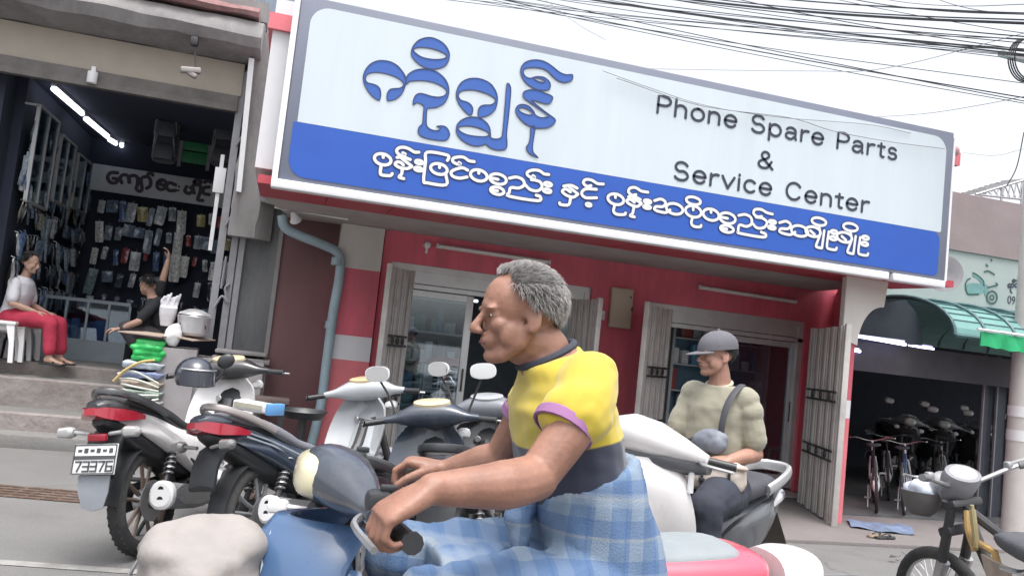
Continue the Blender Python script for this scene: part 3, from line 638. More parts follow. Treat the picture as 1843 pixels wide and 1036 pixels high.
A7([(550, 167), (515, 161), (485, 143), (456, 145), (446, 165), (465, 183), (486, 180)], [(446, 192), (475, 190), (510, 206)], [(472, 200), (515, 226)], [(515, 228), (490, 244), (452, 231), (436, 213), (456, 205), (478, 221)], [(475, 245), (468, 280), (454, 292), (478, 299)])
R7((548, 217, 18, 8), (545, 246, 19, 8))
def aaa(dx, dy): A7([(585+dx, 212+dy), (620+dx, 204+dy), (644+dx, 222+dy), (630+dx, 244+dy), (592+dx, 244+dy), (588+dx, 262+dy), (640+dx, 276+dy), (668+dx, 262+dy)]); R7((692+dx, 256+dy, 44, 28))
aaa(0, 0)
R7((793, 270, 42, 30), (793, 213, 38, 20)); A7([(792, 244), (792, 262)], [(788, 302), (782, 333), (798, 350), (830, 352), (834, 344)])
R7((887, 287, 42, 30)); A7([(887, 260), (887, 276)])
R7((975, 306, 42, 28), (972, 363, 35, 18)); A7([(940, 300), (975, 307)], [(945, 358), (972, 364)])
A7([(1035, 291), (1070, 286), (1100, 302), (1104, 335), (1076, 350), (1040, 342), (1032, 375), (1040, 386), (1164, 407), (1180, 392), (1155, 380)], [(1104, 328), (1134, 358), (1172, 354), (1186, 327), (1162, 306), (1128, 300)], [(1216, 284), (1185, 276), (1155, 259), (1122, 260), (1115, 281), (1135, 298), (1158, 296)])
R7((1215, 326, 18, 8), (1212, 356, 19, 8))
aaa(668, 118)
def myo(dx, dy):
    R7((1432+dx, 378+dy, 40, 26), (1464+dx, 324+dy, 38, 20), (1545+dx, 380+dy, 17, 9), (1540+dx, 413+dy, 18, 9))
    A7([(1418+dx, 372+dy), (1440+dx, 392+dy)], [(1464+dx, 350+dy), (1470+dx, 390+dy), (1452+dx, 440+dy), (1450+dx, 458+dy), (1478+dx, 466+dy)], [(1492+dx, 372+dy), (1480+dx, 462+dy)], [(1516+dx, 378+dy), (1506+dx, 455+dy), (1520+dx, 470+dy), (1552+dx, 474+dy), (1558+dx, 464+dy)])
myo(0, 0); myo(168, 30)
wl = MB(); nl = MB(); wst = .027
for i, (q, mp, cl) in enumerate(st):
    P = [mp(p) for p in q]
    ribbon(wl, P, wst, .0125+.00025*(i % 9), NS, cl, 4); ribbon(nl, P, wst+.019, .0085+.00025*(i % 9), NS, cl, 4)
nl.build('script_edge', M_snavy, sg, world=True, smooth=0); wl.build('script_lettering', M_swt, sg, world=True, smooth=0)
# --- Latin lettering: even monoline letters drawn with one pen
UX, UZ = Vector((1, 0, 0)), Vector((0, 0, 1))
def arc(cx, cy, rx, ry, a0, a1, n=12): return [(cx+rx*cos(radians(a0+(a1-a0)*k/n)), cy+ry*sin(radians(a0+(a1-a0)*k/n))) for k in range(n+1)]
X = .52
LOW = 'honeprsatvicS'.replace('S', '')
GL = {'P': (.62, [[(.06, 0), (.06, 1), (.3, 1)]+arc(.30, .73, .27, .27, 90, -90)+[(.06, .46)]]),
 'h': (.52, [[(.05, 0), (.05, 1)], [(.05, .36)]+arc(.25, .32, .20, .21, 150, 0)+[(.45, 0)]]),
 'n': (.52, [[(.05, 0), (.05, X)], [(.05, .34)]+arc(.25, .32, .20, .21, 150, 0)+[(.45, 0)]]),
 'o': (.56, [arc(.28, .26, .235, .275, 90, 450, 20)]),
 'e': (.54, [[(.045, .28), (.49, .28)]+arc(.27, .27, .225, .275, 2, 325, 20)]),
 'S': (.68, [arc(.33, .74, .245, .275, 25, 250, 14)+arc(.335, .255, .27, .27, 75, -155, 14)]),
 's': (.46, [arc(.225, .395, .155, .145, 25, 245, 12)+arc(.225, .135, .175, .15, 70, -150, 12)]),
 'p': (.57, [[(.05, -.24), (.05, X)], arc(.28, .26, .225, .275, 180, -180, 20)]),
 'a': (.53, [arc(.25, .36, .19, .175, 155, 0, 10)+[(.44, .1), (.47, 0)], [(.44, .31), (.3, .29)]+arc(.225, .145, .18, .155, 90, 290, 10)+[(.44, .16)]]),
 'r': (.36, [[(.05, 0), (.05, X)], [(.05, .30)]+arc(.27, .27, .22, .25, 160, 90, 6)+[(.33, .51)]]),
 't': (.34, [[(.16, .68), (.16, .14)]+arc(.26, .12, .10, .12, 180, 290, 6), [(.02, .51), (.31, .51)]]),
 'v': (.50, [[(.02, X), (.25, 0)], [(.25, 0), (.48, X)]]),
 'i': (.13, [[(.06, 0), (.06, X)], [(.06, .70), (.06, .74)]]),
 'c': (.50, [arc(.27, .26, .225, .275, 42, 318, 16)]),
 'C': (.74, [arc(.38, .5, .325, .50, 38, 322, 22)]),
 '&': (.68, [[(.64, .0), (.2, .62)]+arc(.31, .79, .15, .21, 200, -20, 12)+[(.36, .60), (.14, .44)]+arc(.27, .24, .22, .24, 140, 330, 12)+[(.58, .44)]]),
 ' ': (.34, [])}
def line(body, px, py, qx, qy, cap, pen=.165, gap=.12):
    a = SP(px, py); b = SP(qx, qy); z = (a.z+b.z)/2; wid = sum(GL[c][0]*(1.1 if c in LOW else 1) for c in body)+gap*(len(body)-1); k = (b.x-a.x)/wid; x = 0
    for ci, c in enumerate(body):
        w, ss = GL[c]; m = MB()
        if c in LOW: ss = [[(u*1.1, v*1.27 if v <= .56 else (1.0 if c == 'h' else v*1.22)) for u, v in q] for q in ss]; w *= 1.1
        for j, q in enumerate(ss): ribbon(m, [Vector((a.x+(x+u)*k, DS, z+v*cap)) for u, v in q], pen*cap, .0085+.0004*j, NS, False, 0)
        if ss: m.build('letter', M_stext, sg, world=True, smooth=0)
        x += w+gap
ch = SP(1182, 172).z-SP(1178.7, 204.3).z
line('Phone Spare Parts', 1180, 203.5, 1614, 287, ch*.94)
line('&', 1362, 300, 1391, 306, ch*.92)
line('Service Center', 1210, 321.5, 1563, 383, ch*.95)
# pink cornice knob at the sign's right top
# cables slack across the sign face
M_wire = mat('black_cable', (.015, .016, .02), .6, var=0)
M_wireg = mat('grey_cable', (.20, .20, .22), .6, var=0)
def cable(pts, r, label, m=M_wire, group=None, name='cable', n=8, cat='cable'):
    b = MB(); b.tube(catmull(pts, n), r, 5); o = b.build(name, m); tag(o, label, cat, group); return o
cable([PY(1085, 128, DS-.05), PY(1180, 162, DS-.05), PY(1270, 190, DS-.04), PY(1400, 211, DS-.04), PY(1560, 224, DS-.03), PY(1640, 240, DS-.02)], .0035, 'thin slack cable hanging across the top of the sign', M_wireg)
cable([PY(1110, 141, DS-.05), PY(1260, 190, DS-.05), PY(1420, 212, DS-.04), PY(1500, 236, DS-.04), PY(1600, 255, DS-.04), PY(1700, 268, DS-.04)], .004, 'thin slack cable crossing the word Parts on the sign', M_wireg)
# round grey lamp dish and pink ball at the sign's right end
c = PY(1698, 492, 7.35); dsh = thing('round_dish', 'grey round dish mounted behind the right lower sign corner', 'dish', c)
mb = MB(); mb.M = Matrix.Translation(c) @ Euler((0, 0, radians(-25))).to_matrix().to_4x4(); mb.lathe([(.0, .06), (.1, .05), (.18, .01), (.2, -.02), (.19, -.02), (.1, .025), (0, .035)], (0, 0, 0), 'y', 28); mb.M = None; mb.build('bowl', mat('dish_grey', (.36, .36, .38), .5, var=.1, dirt=.3), dsh, world=True)
mb = MB(); mb.cyl(c+Vector((-.02, .04, 0)), c+Vector((-.22, .1, -.02)), .018, n=8); mb.build('arm', M_darkmetal, dsh, world=True)
c = PY(1719, 272, 7.1); o = thing('finial', 'small pink rounded knob at the right end of the sign', 'knob', c); mb = MB(); mb.sph(c, (.045, .045, .055)); mb.cyl(c, c+Vector((-.12, .02, 0)), .03, n=10); mb.build('knob', mat('pink_knob', (.45, .24, .27), .6), o, world=True)
# ------------------------------------------------------------------ left shop
FL = 9.35
ls = thing('hardware_shop', 'old concrete shopfront with a dark goods-filled interior, left of the phone shop', 'shop', (-2, FL, .6))
M_conc = mat('weathered_concrete', (.225, .215, .215), .9, var=.22, scale=3, dirt=.75, dcol=(.10, .095, .10), bump=.3, bscale=16, stretch=(1, 1, .5))
M_beige = mat('stained_beige', (.34, .305, .255), .85, var=.10, scale=1.6, dirt=.55, dcol=(.25, .22, .19))
M_dwood = mat('dark_board', (.13, .12, .115), .8, var=.25, scale=6, dirt=.4, dcol=(.06, .055, .055))
XLs = -8.0; XRs = -.14
mb = MB(); mb.bb((XLs, FL, 3.88), (-.72, FL+.25, 4.24)); mb.build('lintel', M_beige, ls, world=True)
mb = MB(); mb.bb((XLs, FL-.02, 3.77), (-.74, FL+.22, 3.877)); mb.bb((XLs, FL-.04, 3.70), (-.74, FL+.05, 3.765)); mb.build('shutter_box', M_dwood, ls, world=True)
mb = MB()
from mathutils import noise as NZ
def rough(x0, x1, prof, nseg, amp, seed, b):
    rings = []
    for i in range(nseg+1):
        x = x0+(x1-x0)*i/nseg; rings.append([Vector((x, y+amp*NZ.noise(Vector((i*.5, k*3.1, seed))), z+amp*NZ.noise(Vector((i*.45, k*5.7, seed+9))))) for k, (y, z) in enumerate(prof)])
    b.loft(rings)
rough(XLs, -.56, [(FL-.02, 4.25), (FL-.35, 4.34), (FL-.42, 4.44), (FL-.40, 4.50), (FL-.3, 4.62), (FL+.0, 4.72), (FL+.25, 4.72), (FL+.25, 4.25)], 44, .03, 2, mb)
mb.build('eave', M_conc, ls, world=True, smooth=25)
mb = MB(); rough(XLs, -.62, [(FL-.36, 4.66), (FL-.40, 4.70), (FL-.36, 4.76), (FL+.1, 4.80), (FL+.1, 4.70)], 44, .022, 5, mb); mb.build('eave_edge', mat('reddish_edge', (.24, .13, .13), .85, var=.3, scale=8, dirt=.6, dcol=(.2, .19, .19)), ls, world=True, smooth=25)
# weathered column with the white sign strip on its face
mb = MB(); rings = []
for i in range(19):
    z = 2.35+i*.125; j = lambda q: .03*NZ.noise(Vector((i*.6, q, 3)))
    rings.append([(-.66+j(1), FL-.10+j(2), z), (-.40+j(3)+.02, FL-.12+j(4), z), (-.22+j(5)*.6, FL+.0, z), (-.22, FL+.3, z), (-.66, FL+.3, z)])
mb.loft([[Vector(p) for p in r] for r in rings]); mb.build('column', M_conc, ls, world=True, smooth=25)
a, b = PY(456, 105, FL-.2), PY(428, 345, FL-.2)
mb = MB(); mb.add([PY(448, 104, FL-.2), PY(458, 106, FL-.2), PY(434, 346, FL-.2), PY(425, 344, FL-.2), PY(448, 104, FL-.1), PY(458, 106, FL-.1), PY(434, 346, FL-.1), PY(425, 344, FL-.1)], [(0, 1, 2, 3), (4, 5, 6, 7), (0, 1, 5, 4), (1, 2, 6, 5), (2, 3, 7, 6), (3, 0, 4, 7)]); mb.build('white_strip', M_offw, ls, world=True)
M_board = mat('grey_board_wall', (.10, .105, .11), .85, var=.35, scale=2.5, dirt=.7, dcol=(.19, .185, .185), bump=.4, bscale=12, stretch=(1.5, 1, .35))
mb = MB(); mb.bb((-.56, FL+.05, .9), (-.135, FL+.14, 2.9)); mb.build('board_wall', M_board, ls, world=True)
mb = MB(); mb.bb((-.60, FL-.22, .14), (-.10, FL+.1, 1.02), .01); mb.bb((-.64, FL-.26, 1.02), (-.06, FL+.1, 1.07), .01); mb.bb((-.62, FL-.24, 1.10), (-.10, FL+.05, 1.14), .01); mb.build('low_wall', mat('grey_plinth', (.25, .24, .24), .85, var=.12, dirt=.5, dcol=(.17, .15, .15)), ls, world=True)
# interior shell
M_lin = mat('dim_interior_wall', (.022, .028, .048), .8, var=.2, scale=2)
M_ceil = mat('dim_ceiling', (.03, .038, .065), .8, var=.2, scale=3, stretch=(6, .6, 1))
LW, LB = -2.95, 13.0
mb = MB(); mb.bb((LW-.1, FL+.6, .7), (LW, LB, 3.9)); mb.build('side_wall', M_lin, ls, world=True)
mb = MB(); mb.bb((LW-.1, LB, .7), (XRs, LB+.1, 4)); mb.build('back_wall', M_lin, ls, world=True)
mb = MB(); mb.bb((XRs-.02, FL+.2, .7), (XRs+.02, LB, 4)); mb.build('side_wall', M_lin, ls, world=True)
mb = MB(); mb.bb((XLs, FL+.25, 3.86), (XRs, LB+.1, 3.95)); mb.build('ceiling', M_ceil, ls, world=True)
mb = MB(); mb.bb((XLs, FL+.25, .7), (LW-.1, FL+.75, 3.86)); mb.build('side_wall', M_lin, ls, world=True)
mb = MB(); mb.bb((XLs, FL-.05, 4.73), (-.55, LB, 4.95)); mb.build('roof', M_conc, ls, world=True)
# bluish upper wall sheet behind the eave
mb = MB(); n_ = 70
x0, x1 = -6., -.30
A = [Vector((x0+(x1-x0)*i/n_, 9.9+.02*(i % 2), 4.9)) for i in range(n_+1)]; B = [Vector((p.x, p.y, 7.5)) for p in A]
mb.strip(A, B); mb.bb((x0, 9.93, 4.9), (x1, 9.97, 7.5)); us = mb.build('metal_wall', mat('blue_grey_sheet', (.17, .21, .26), .6, var=.1, scale=2, dirt=.3, dcol=(.12, .14, .17)), smooth=0); tag(us, 'blue grey corrugated sheet wall rising above the left shop eave', 'wall')
ro = thing('rail', 'thin white rail along the foot of the blue grey sheet wall', 'rail', (-1, 9.8, 4.9)); mb = MB(); p = PY(405, 45, 9.7); q = PY(520, 68, 9.7); mb.cyl(p, q, .018, n=6); mb.cyl(p, p-Vector((0, -.1, .25)), .012, n=6); mb.build('bar', M_offw, ro, world=True)
# folded collapsible gates at the right of the opening
M_gdark = mat('gate_dull_grey', (.25, .25, .27), .55, metal=.2, var=.15, dirt=.4, dcol=(.14, .13, .13))
def lattice(name, label, tops, y, dz=0):
    t_ = thing(name, label, 'gate', PY(*tops[0][1], y)); b = MB()
    for (tp, bt, w) in tops:
        p = PY(*tp, y); q = PY(*bt, y); q = Vector((p.x*.3+q.x*.7, y, q.z)); m_ = Vector(((p.x+q.x)/2, y, 0)); b.bb((m_.x-w/2, y, q.z), (m_.x+w/2, y+.04, p.z))
    b.build('upright', M_gdark, t_, world=True)
    P0 = PY(*tops[0][1], y); P1 = PY(*tops[0][0], y)
    for k in range(3):
        c_ = MB(); zz = P0.z+(P1.z-P0.z)*(.12+.30*k); x = (P0.x+P1.x)/2+.08
        c_.tube(catmull([(x-.06, y-.02, zz), (x, y-.02, zz+.12), (x+.07, y-.02, zz+.06), (x+.02, y-.02, zz+.2), (x+.06, y-.02, zz+.26)], 4), .014, 6)
        c_.tube([(x-.02, y-.02, zz+.2), (x-.01, y-.02, zz+.55)], .013, 6)
        c_.build('scissor_link', M_gdark, t_, world=True)
lattice('folding_gate', 'dull grey collapsible gate folded at the right of the dark shop', [((440, 130), (375, 610), .075), ((432, 365), (396, 630), .07), ((445, 365), (412, 632), .06)], FL+.02)
wb = thing('white_board', 'small pale board propped in front of the dark shop opening', 'board', PY(395, 330, FL+.1)); mb = MB(); a, b = PY(388, 300, FL+.1), PY(402, 348, FL+.1); mb.bb((a.x, FL+.1, b.z), (b.x, FL+.12, a.z), .003); mb.build('face', M_offw, wb, world=True); mb = MB(); a, b = PY(380, 275, FL+.12), PY(376, 450, FL+.12); mb.bb((b.x-.01, FL+.12, b.z), (b.x+.03, FL+.15, a.z)); mb.build('pole', M_offw, wb, world=True)
# hanging bracket lamp and junction tube on the lintel
hl = thing('bracket_lamp', 'small grey lamp on a thin bracket hanging before the beige lintel', 'lamp', PY(345, 125, FL-.3)); mb = MB(); p = PY(350, 75, FL-.35); q = PY(352, 120, FL-.35); mb.cyl(p, q, .008, n=6); mb.box(p, (.08, .08, .1), None, .02); mb.build('bracket', M_darkmetal, hl, world=True)
mb = MB(); c = PY(343, 127, FL-.36); mb.box(c, (.2, .09, .06), (0, radians(-10), radians(12)), .015); mb.box(c+Vector((.02, -.0, -.04)), (.1, .07, .05), (0, .4, 0), .015); mb.build('head', mat('lamp_grey', (.30, .28, .27), .5), hl, world=True)
jb = thing('ceiling_can', 'short white cylinder fixed under the dark shop lintel', 'fitting', PY(166, 135, FL-.03)); mb = MB(); c = PY(166, 140, FL-.06); mb.lathe([(0, .06), (.05, .06), (.05, -.05), (.045, -.06), (0, -.06)], c, 'z', 16); mb.build('can', M_offw, jb, world=True); mb = MB(); mb.bb(c+Vector((-.02, .0, .05)), c+Vector((.02, .04, .12))); mb.build('stem', M_offw, jb, world=True)
# lit tubes along the ceiling
for k, (a, b) in enumerate((((96, 160), (148, 205)), ((154, 214), (194, 247)), ((197, 252), (216, 267)), ((220, 270), (236, 280)))):
    zc = 3.8; p = PZ(*a, zc); q = PZ(*b, zc)
    if k == 0: X0 = p.x
    t_ = thing('lit_tube', ['nearest bright tube lamp on the dark shop ceiling', 'second bright tube lamp along the dark shop ceiling', 'third short bright tube lamp along the dark shop ceiling', 'farthest dim tube lamp on the dark shop ceiling'][k], 'tube lamp', (p+q)/2, group='tube lamps along the dark shop ceiling')
    q = Vector((q.x, min(q.y, LB-.1), zc)); mb = MB(); mb.cyl(p, q, .03, n=8); mb.build('tube', M_led, t_, world=True); mb = MB(); mb.box((p+q)/2+Vector((0, 0, .045)), (.06, (q-p).length, .03), (0, 0, atan2(-(q-p).x, (q-p).y))); mb.build('batten', M_white, t_, world=True)
# inner sign board with painted script
SBY = 12.5
isg = thing('inner_sign', 'grey white sign board with dark script hanging inside the dark shop', 'sign', PY(275, 330, SBY))
a, b, c_, d_ = PY(168, 290, SBY), PY(385, 330, SBY), PY(385, 377, SBY), PY(160, 335, SBY)
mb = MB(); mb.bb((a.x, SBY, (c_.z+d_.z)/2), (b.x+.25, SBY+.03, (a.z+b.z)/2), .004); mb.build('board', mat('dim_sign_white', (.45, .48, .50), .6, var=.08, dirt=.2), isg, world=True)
mz1 = mapper(0, 0, 500/1295., SBY); scr = MB()
q1 = [[(548, 806), (515, 806), (502, 828), (515, 850), (540, 852), (548, 836), (528, 832)], [(568, 852), (560, 830), (575, 815), (598, 822), (602, 850)], [(604, 850), (602, 828), (618, 818), (640, 826), (642, 856), (636, 880), (652, 892), (662, 880), (658, 850), (658, 832)], [(668, 826), (690, 824), (702, 842), (700, 866), (684, 878)], [(690, 812), (704, 806), (712, 816)], [(735, 850), (752, 838), (772, 848), (772, 874), (750, 884), (734, 872), (735, 852)], [(748, 842), (750, 860), (766, 864)], [(818, 862), (790, 852), (776, 868), (788, 888), (818, 888)], [(870, 870), (862, 890), (880, 902), (900, 888), (888, 874)], [(905, 900), (898, 870), (915, 860), (935, 870), (932, 900), (922, 930), (945, 935)], [(905, 848), (920, 838), (938, 848), (922, 858), (905, 848)], [(975, 872), (952, 876), (948, 900), (975, 908)], [(955, 850), (970, 842), (985, 850)]]
for i, q in enumerate(q1): ribbon(scr, [mz1(p) for p in q], .05, .003+.0004*i, NS, False, 4)
for p in ((834, 870), (832, 888)): scr.add([mz1((p[0]+6*cos(k*pi/5), p[1]+5*sin(k*pi/5)))+NS*.003 for k in range(10)], [tuple(range(10))])
scr.build('script', mat('script_maroon', (.05, .035, .05), .6), isg, world=True, smooth=0)
# goods: three glass framed panels high on the side wall, hung packets in rows, pegs
M_fr = mat('frame_grey', (.36, .37, .38), .5, metal=.3, var=.1)
for k, (y0, y1, z0, z1) in enumerate(((9.95, 10.75, 2.5, 3.55), (10.95, 11.65, 2.65, 3.45), (11.85, 12.65, 2.7, 3.4))):
    t_ = thing('glass_showcase', ['nearest framed glass showcase high on the dark side wall', 'middle framed glass showcase high on the dark side wall', 'farthest framed glass showcase high on the dark side wall'][k], 'showcase', (LW+.1, (y0+y1)/2, z0), group='framed showcases along the dark side wall')
    b = MB(); x = LW+.14
    for yy in (y0, (y0+y1)/2, y1): b.bb((x-.02, yy-.015, z0), (x+.02, yy+.015, z1))
    for zz in (z0, z1): b.bb((x-.02, y0, zz-.015), (x+.02, y1, zz+.015))
    b.bb((LW, y0-.015, z1-.012), (x, y0+.015, z1+.012)); b.bb((LW, y1-.015, z1-.012), (x, y1+.015, z1+.012)); b.build('frame', M_fr, t_, world=True)
    g = MB(); g.bb((x-.004, y0, z0), (x+.004, y1, z1)); g.build('glass', glassmat('shop_glass', (.55, .68, .72), .1), t_, world=True, smooth=0)
    g = MB(); 
    for j in range(5): g.box((LW+.07, y0+.1+(y1-y0-.2)*j/4, z0+.3+.1*(j % 2)), (.06, .1, .4+.12*(j % 3)), None, .02)
    g.build('contents', [hb[1], hb[6], hb[4]][k], t_, world=True)
M_pk = [mat('packet_silver', (0.26, 0.31, 0.36), .2, var=.55, scale=22, coat=.5), mat('packet_slate', (0.12, 0.16, 0.21), .2, var=.55, scale=22, coat=.5), mat('packet_pale', (0.5, 0.53, 0.56), .2, var=.55, scale=22, coat=.5), mat('packet_black', (0.045, 0.055, 0.07), .2, var=.55, scale=22, coat=.5), mat('packet_blue', (0.1, 0.17, 0.32), .2, var=.55, scale=22, coat=.5), mat('packet_red', (0.34, 0.07, 0.08), .2, var=.55, scale=22, coat=.5), mat('packet_sage', (0.2, 0.28, 0.29), .2, var=.55, scale=22, coat=.5), mat('packet_grey', (0.38, 0.4, 0.42), .2, var=.55, scale=22, coat=.5), mat('packet_white', (0.62, 0.62, 0.6), .2, var=.55, scale=22, coat=.5), mat('packet_tan', (0.3, 0.27, 0.22), .2, var=.55, scale=22, coat=.5), mat('packet_steel', (0.16, 0.22, 0.3), .2, var=.55, scale=22, coat=.5), mat('packet_yellow', (0.42, 0.36, 0.14), .2, var=.55, scale=22, coat=.5), mat('packet_char', (0.08, 0.1, 0.12), .2, var=.55, scale=22, coat=.5), mat('packet_ice', (0.3, 0.36, 0.42), .2, var=.55, scale=22, coat=.5)]
def packet_mesh(w, h, seed):
    r = random.Random(seed); b = MB(); n, m_ = 4, 6
    for side in (0, 1):
        vs = [Vector(((i/n-.5)*w*(1-.1*(j == m_)), (-1 if side == 0 else 1)*.018*sin(pi*i/n)*sin(pi*min(1, (j+.3)/m_))*(.6+r.random()*.8)+r.uniform(-.004, .004), -h*j/m_)) for j in range(m_+1) for i in range(n+1)]
        b.add(vs, [(j*(n+1)+i, j*(n+1)+i+1, (j+1)*(n+1)+i+1, (j+1)*(n+1)+i) for j in range(m_) for i in range(n)])
    b.tube([(0, 0, .0), (0, .0, .02), (0, .03, .03)], .004, 5)
    b.box((0, 0, -.015), (w*.9, .012, .03)); return b
PKM = []
for i, m_ in enumerate(M_pk):
    o = packet_mesh(random.uniform(.07, .15), random.uniform(.16, .34), i).build('packet', m_); PKM.append(o.data); bpy.data.objects.remove(o)
rp = random.Random(11)
def packets(x0, y0, x1, y1, zs, rz, label, group, dens=.92, stepw=.118, kinds=(0, 0, 1, 10, 2, 3, 12, 4, 6, 7, 13, 13, 9)):
    L = sqrt((x1-x0)**2+(y1-y0)**2); n = int(L/stepw)
    for z in zs:
        for k in range(n):
            if rp.random() > dens: continue
            o = bpy.data.objects.new('packet', PKM[rp.choice(kinds)]); COL.objects.link(o); t = (k+.5)/n
            o.location = (x0+(x1-x0)*t, y0+(y1-y0)*t, z+rp.uniform(-.03, .03)); o.rotation_euler = (rp.uniform(-.15, .15), rp.uniform(-.12, .12), rz+rp.uniform(-.35, .35)); s_ = rp.uniform(.7, 1.25); o.scale = (s_, s_, s_); tag(o, label, 'packet', group)
packets(LW+.12, 9.9, LW+.12, 12.9, (3.35, 3.05, 2.75, 2.45, 2.15, 1.85, 1.55), pi/2, 'shiny plastic packet hanging in the rows on the side wall', 'packets hanging in rows on the dark side wall')
packets(LW+.25, LB-.25, XRs-.3, LB-.25, (2.95, 2.62, 2.28), 0, 'plastic packet hanging in the upper rows under the inner sign', 'packets hanging under the inner sign', .95, .13, (0, 10, 2, 8, 7, 4, 5, 5, 11, 13, 8))
packets(LW+.25, LB-.25, XRs-.3, LB-.25, (1.95, 1.6), 0, 'dim plastic packet hanging in the lower rows on the back wall', 'packets hanging low on the back wall', .75, .17, (1, 3, 12, 10, 6, 7))
# two-by-two backpacks hanging from the ceiling, green shutter window
M_bag = mat('backpack_black', (.03, .035, .045), .6, var=.25, sheen=.3)
def backpack(c, k):
    t_ = thing('backpack', k, 'backpack', c, group='black backpacks hanging beside the green window')
    b = MB(); b.box((0, 0, 0), (.30, .16, .42), None, .07); b.build('body', M_bag, t_)
    b = MB(); b.box((0, -.1, -.08), (.24, .07, .2), None, .03); b.build('pocket', mat('backpack_pocket', (.05, .055, .07), .5), t_)
    b = MB(); b.tube(catmull([(-.05, 0, .2), (-.04, 0, .27), (.04, 0, .27), (.05, 0, .2)], 4), .012, 6); b.tube(catmull([(-.13, -.085, -.12), (-.1, -.13, .1), (-.09, -.06, .2)], 4), .012, 6); b.tube(catmull([(.13, -.085, -.12), (.1, -.13, .1), (.09, -.06, .2)], 4), .012, 6); b.build('strap', mat('backpack_strap', (.16, .16, .17), .6), t_)
for (px, py, k) in ((302, 225, 'upper left black backpack hanging beside the green window'), (298, 265, 'lower left black backpack hanging beside the green window'), (408, 232, 'upper right black backpack beyond the green window'), (402, 272, 'lower right black backpack beyond the green window')): backpack(PY(px, py, 11.2), k)
gw = thing('green_window', 'green slatted shutter window in the dark shop', 'window', PY(352, 260, 12.2)); a, b = PY(338, 205, 12.2), PY(370, 300, 12.2)
mb = MB()
for k in range(4): z1 = a.z+(b.z-a.z)*k/4; z0 = a.z+(b.z-a.z)*(k+1)/4+.02; mb.bb((a.x, 12.2, z0), (b.x, 12.22, z1), .004)
mb.build('shutter', mat('shutter_green', (.025, .20, .075), .5, var=.1), gw, world=True); mb = MB(); 
mb.bb((a.x-.05, 12.19, b.z-.05), (a.x-.003, 12.23, a.z+.05)); mb.bb((b.x+.003, 12.19, b.z-.05), (b.x+.05, 12.23, a.z+.05)); mb.bb((a.x-.05, 12.19, a.z+.053), (b.x+.05, 12.23, a.z+.1)); mb.build('frame', M_gdark, gw, world=True)
# glass counter and the low shelves behind the woman
cn = thing('glass_counter', 'long glass fronted counter of dim goods in the dark shop', 'counter', (-2.3, 11.3, .76))
a, b = PY(45, 525, 11.3), PY(235, 552, 11.3); zc = (a.z+b.z)/2
mb = MB(); mb.bb((a.x, 11.3, zc-.02), (b.x, 11.8, zc+.02)); mb.bb((a.x, 11.3, .76), (b.x, 11.8, 1.02)); 
for k in range(6): x = a.x+(b.x-a.x)*k/5; mb.bb((x-.014, 11.29, 1.02), (x+.014, 11.32, zc-.02))
mb.build('frame', mat('counter_frame', (.24, .28, .31), .5, var=.1), cn, world=True)
mb = MB(); mb.bb((a.x, 11.305, 1.02), (b.x, 11.312, zc-.02)); mb.build('glass', glassmat('counter_glass', (.6, .75, .85), .14), cn, world=True, smooth=0)
mb = MB()
for k in range(12): x = a.x+(b.x-a.x)*(k+.5)/12; mb.box((x, 11.5, 1.02+.10), (.12, .1, .2+.05*(k % 3)), (0, 0, k*.4), .01)
mb.build('contents', hb[0], cn, world=True)
# ------------------------------------------------------------------ right shop
rs = thing('repair_shop', 'pale green and pink shop with dark opening right of the phone shop', 'shop', (8.5, 8.9, 0))
M_pgreen = mat('pale_green_wall', (.33, .37, .36), .8, var=.06, scale=1.5, dirt=.3, dcol=(.42, .42, .40))
M_pink = mat('dusty_pink_wall', (.25, .20, .205), .85, var=.10, scale=2, dirt=.4, dcol=(.38, .27, .26))
YG = 9.4
zpk = (PY(1725, 452, YG).z+PY(1840, 470, YG).z)/2; ztp = (PY(1725, 345, YG).z+PY(1842, 372, YG).z)/2
mb = MB(); mb.bb((7.0, YG, 2.25), (16, YG+.2, zpk)); mb.build('sign_wall', M_pgreen, rs, world=True)
mb = MB(); mb.bb((7.0, YG-.03, zpk+.001), (16, YG+.22, ztp)); mb.build('upper_wall', M_pink, rs, world=True)
mb = MB(); mb.bb((7.0, YG+.22, zpk), (16, 14, ztp-.1)); mb.build('roof', M_conc, rs, world=True)
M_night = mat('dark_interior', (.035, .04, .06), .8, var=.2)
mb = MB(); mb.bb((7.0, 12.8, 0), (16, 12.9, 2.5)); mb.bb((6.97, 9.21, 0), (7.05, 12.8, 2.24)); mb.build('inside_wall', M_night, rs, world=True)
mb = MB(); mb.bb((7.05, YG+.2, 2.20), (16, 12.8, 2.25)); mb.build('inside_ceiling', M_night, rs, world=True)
mb = MB(); mb.bb((5.95, 7.9, .02), (16, 12.8, .06)); mb.build('inside_floor', mat('dark_floor', (.10, .105, .11), .8, var=.25, dirt=.4), rs, world=True)
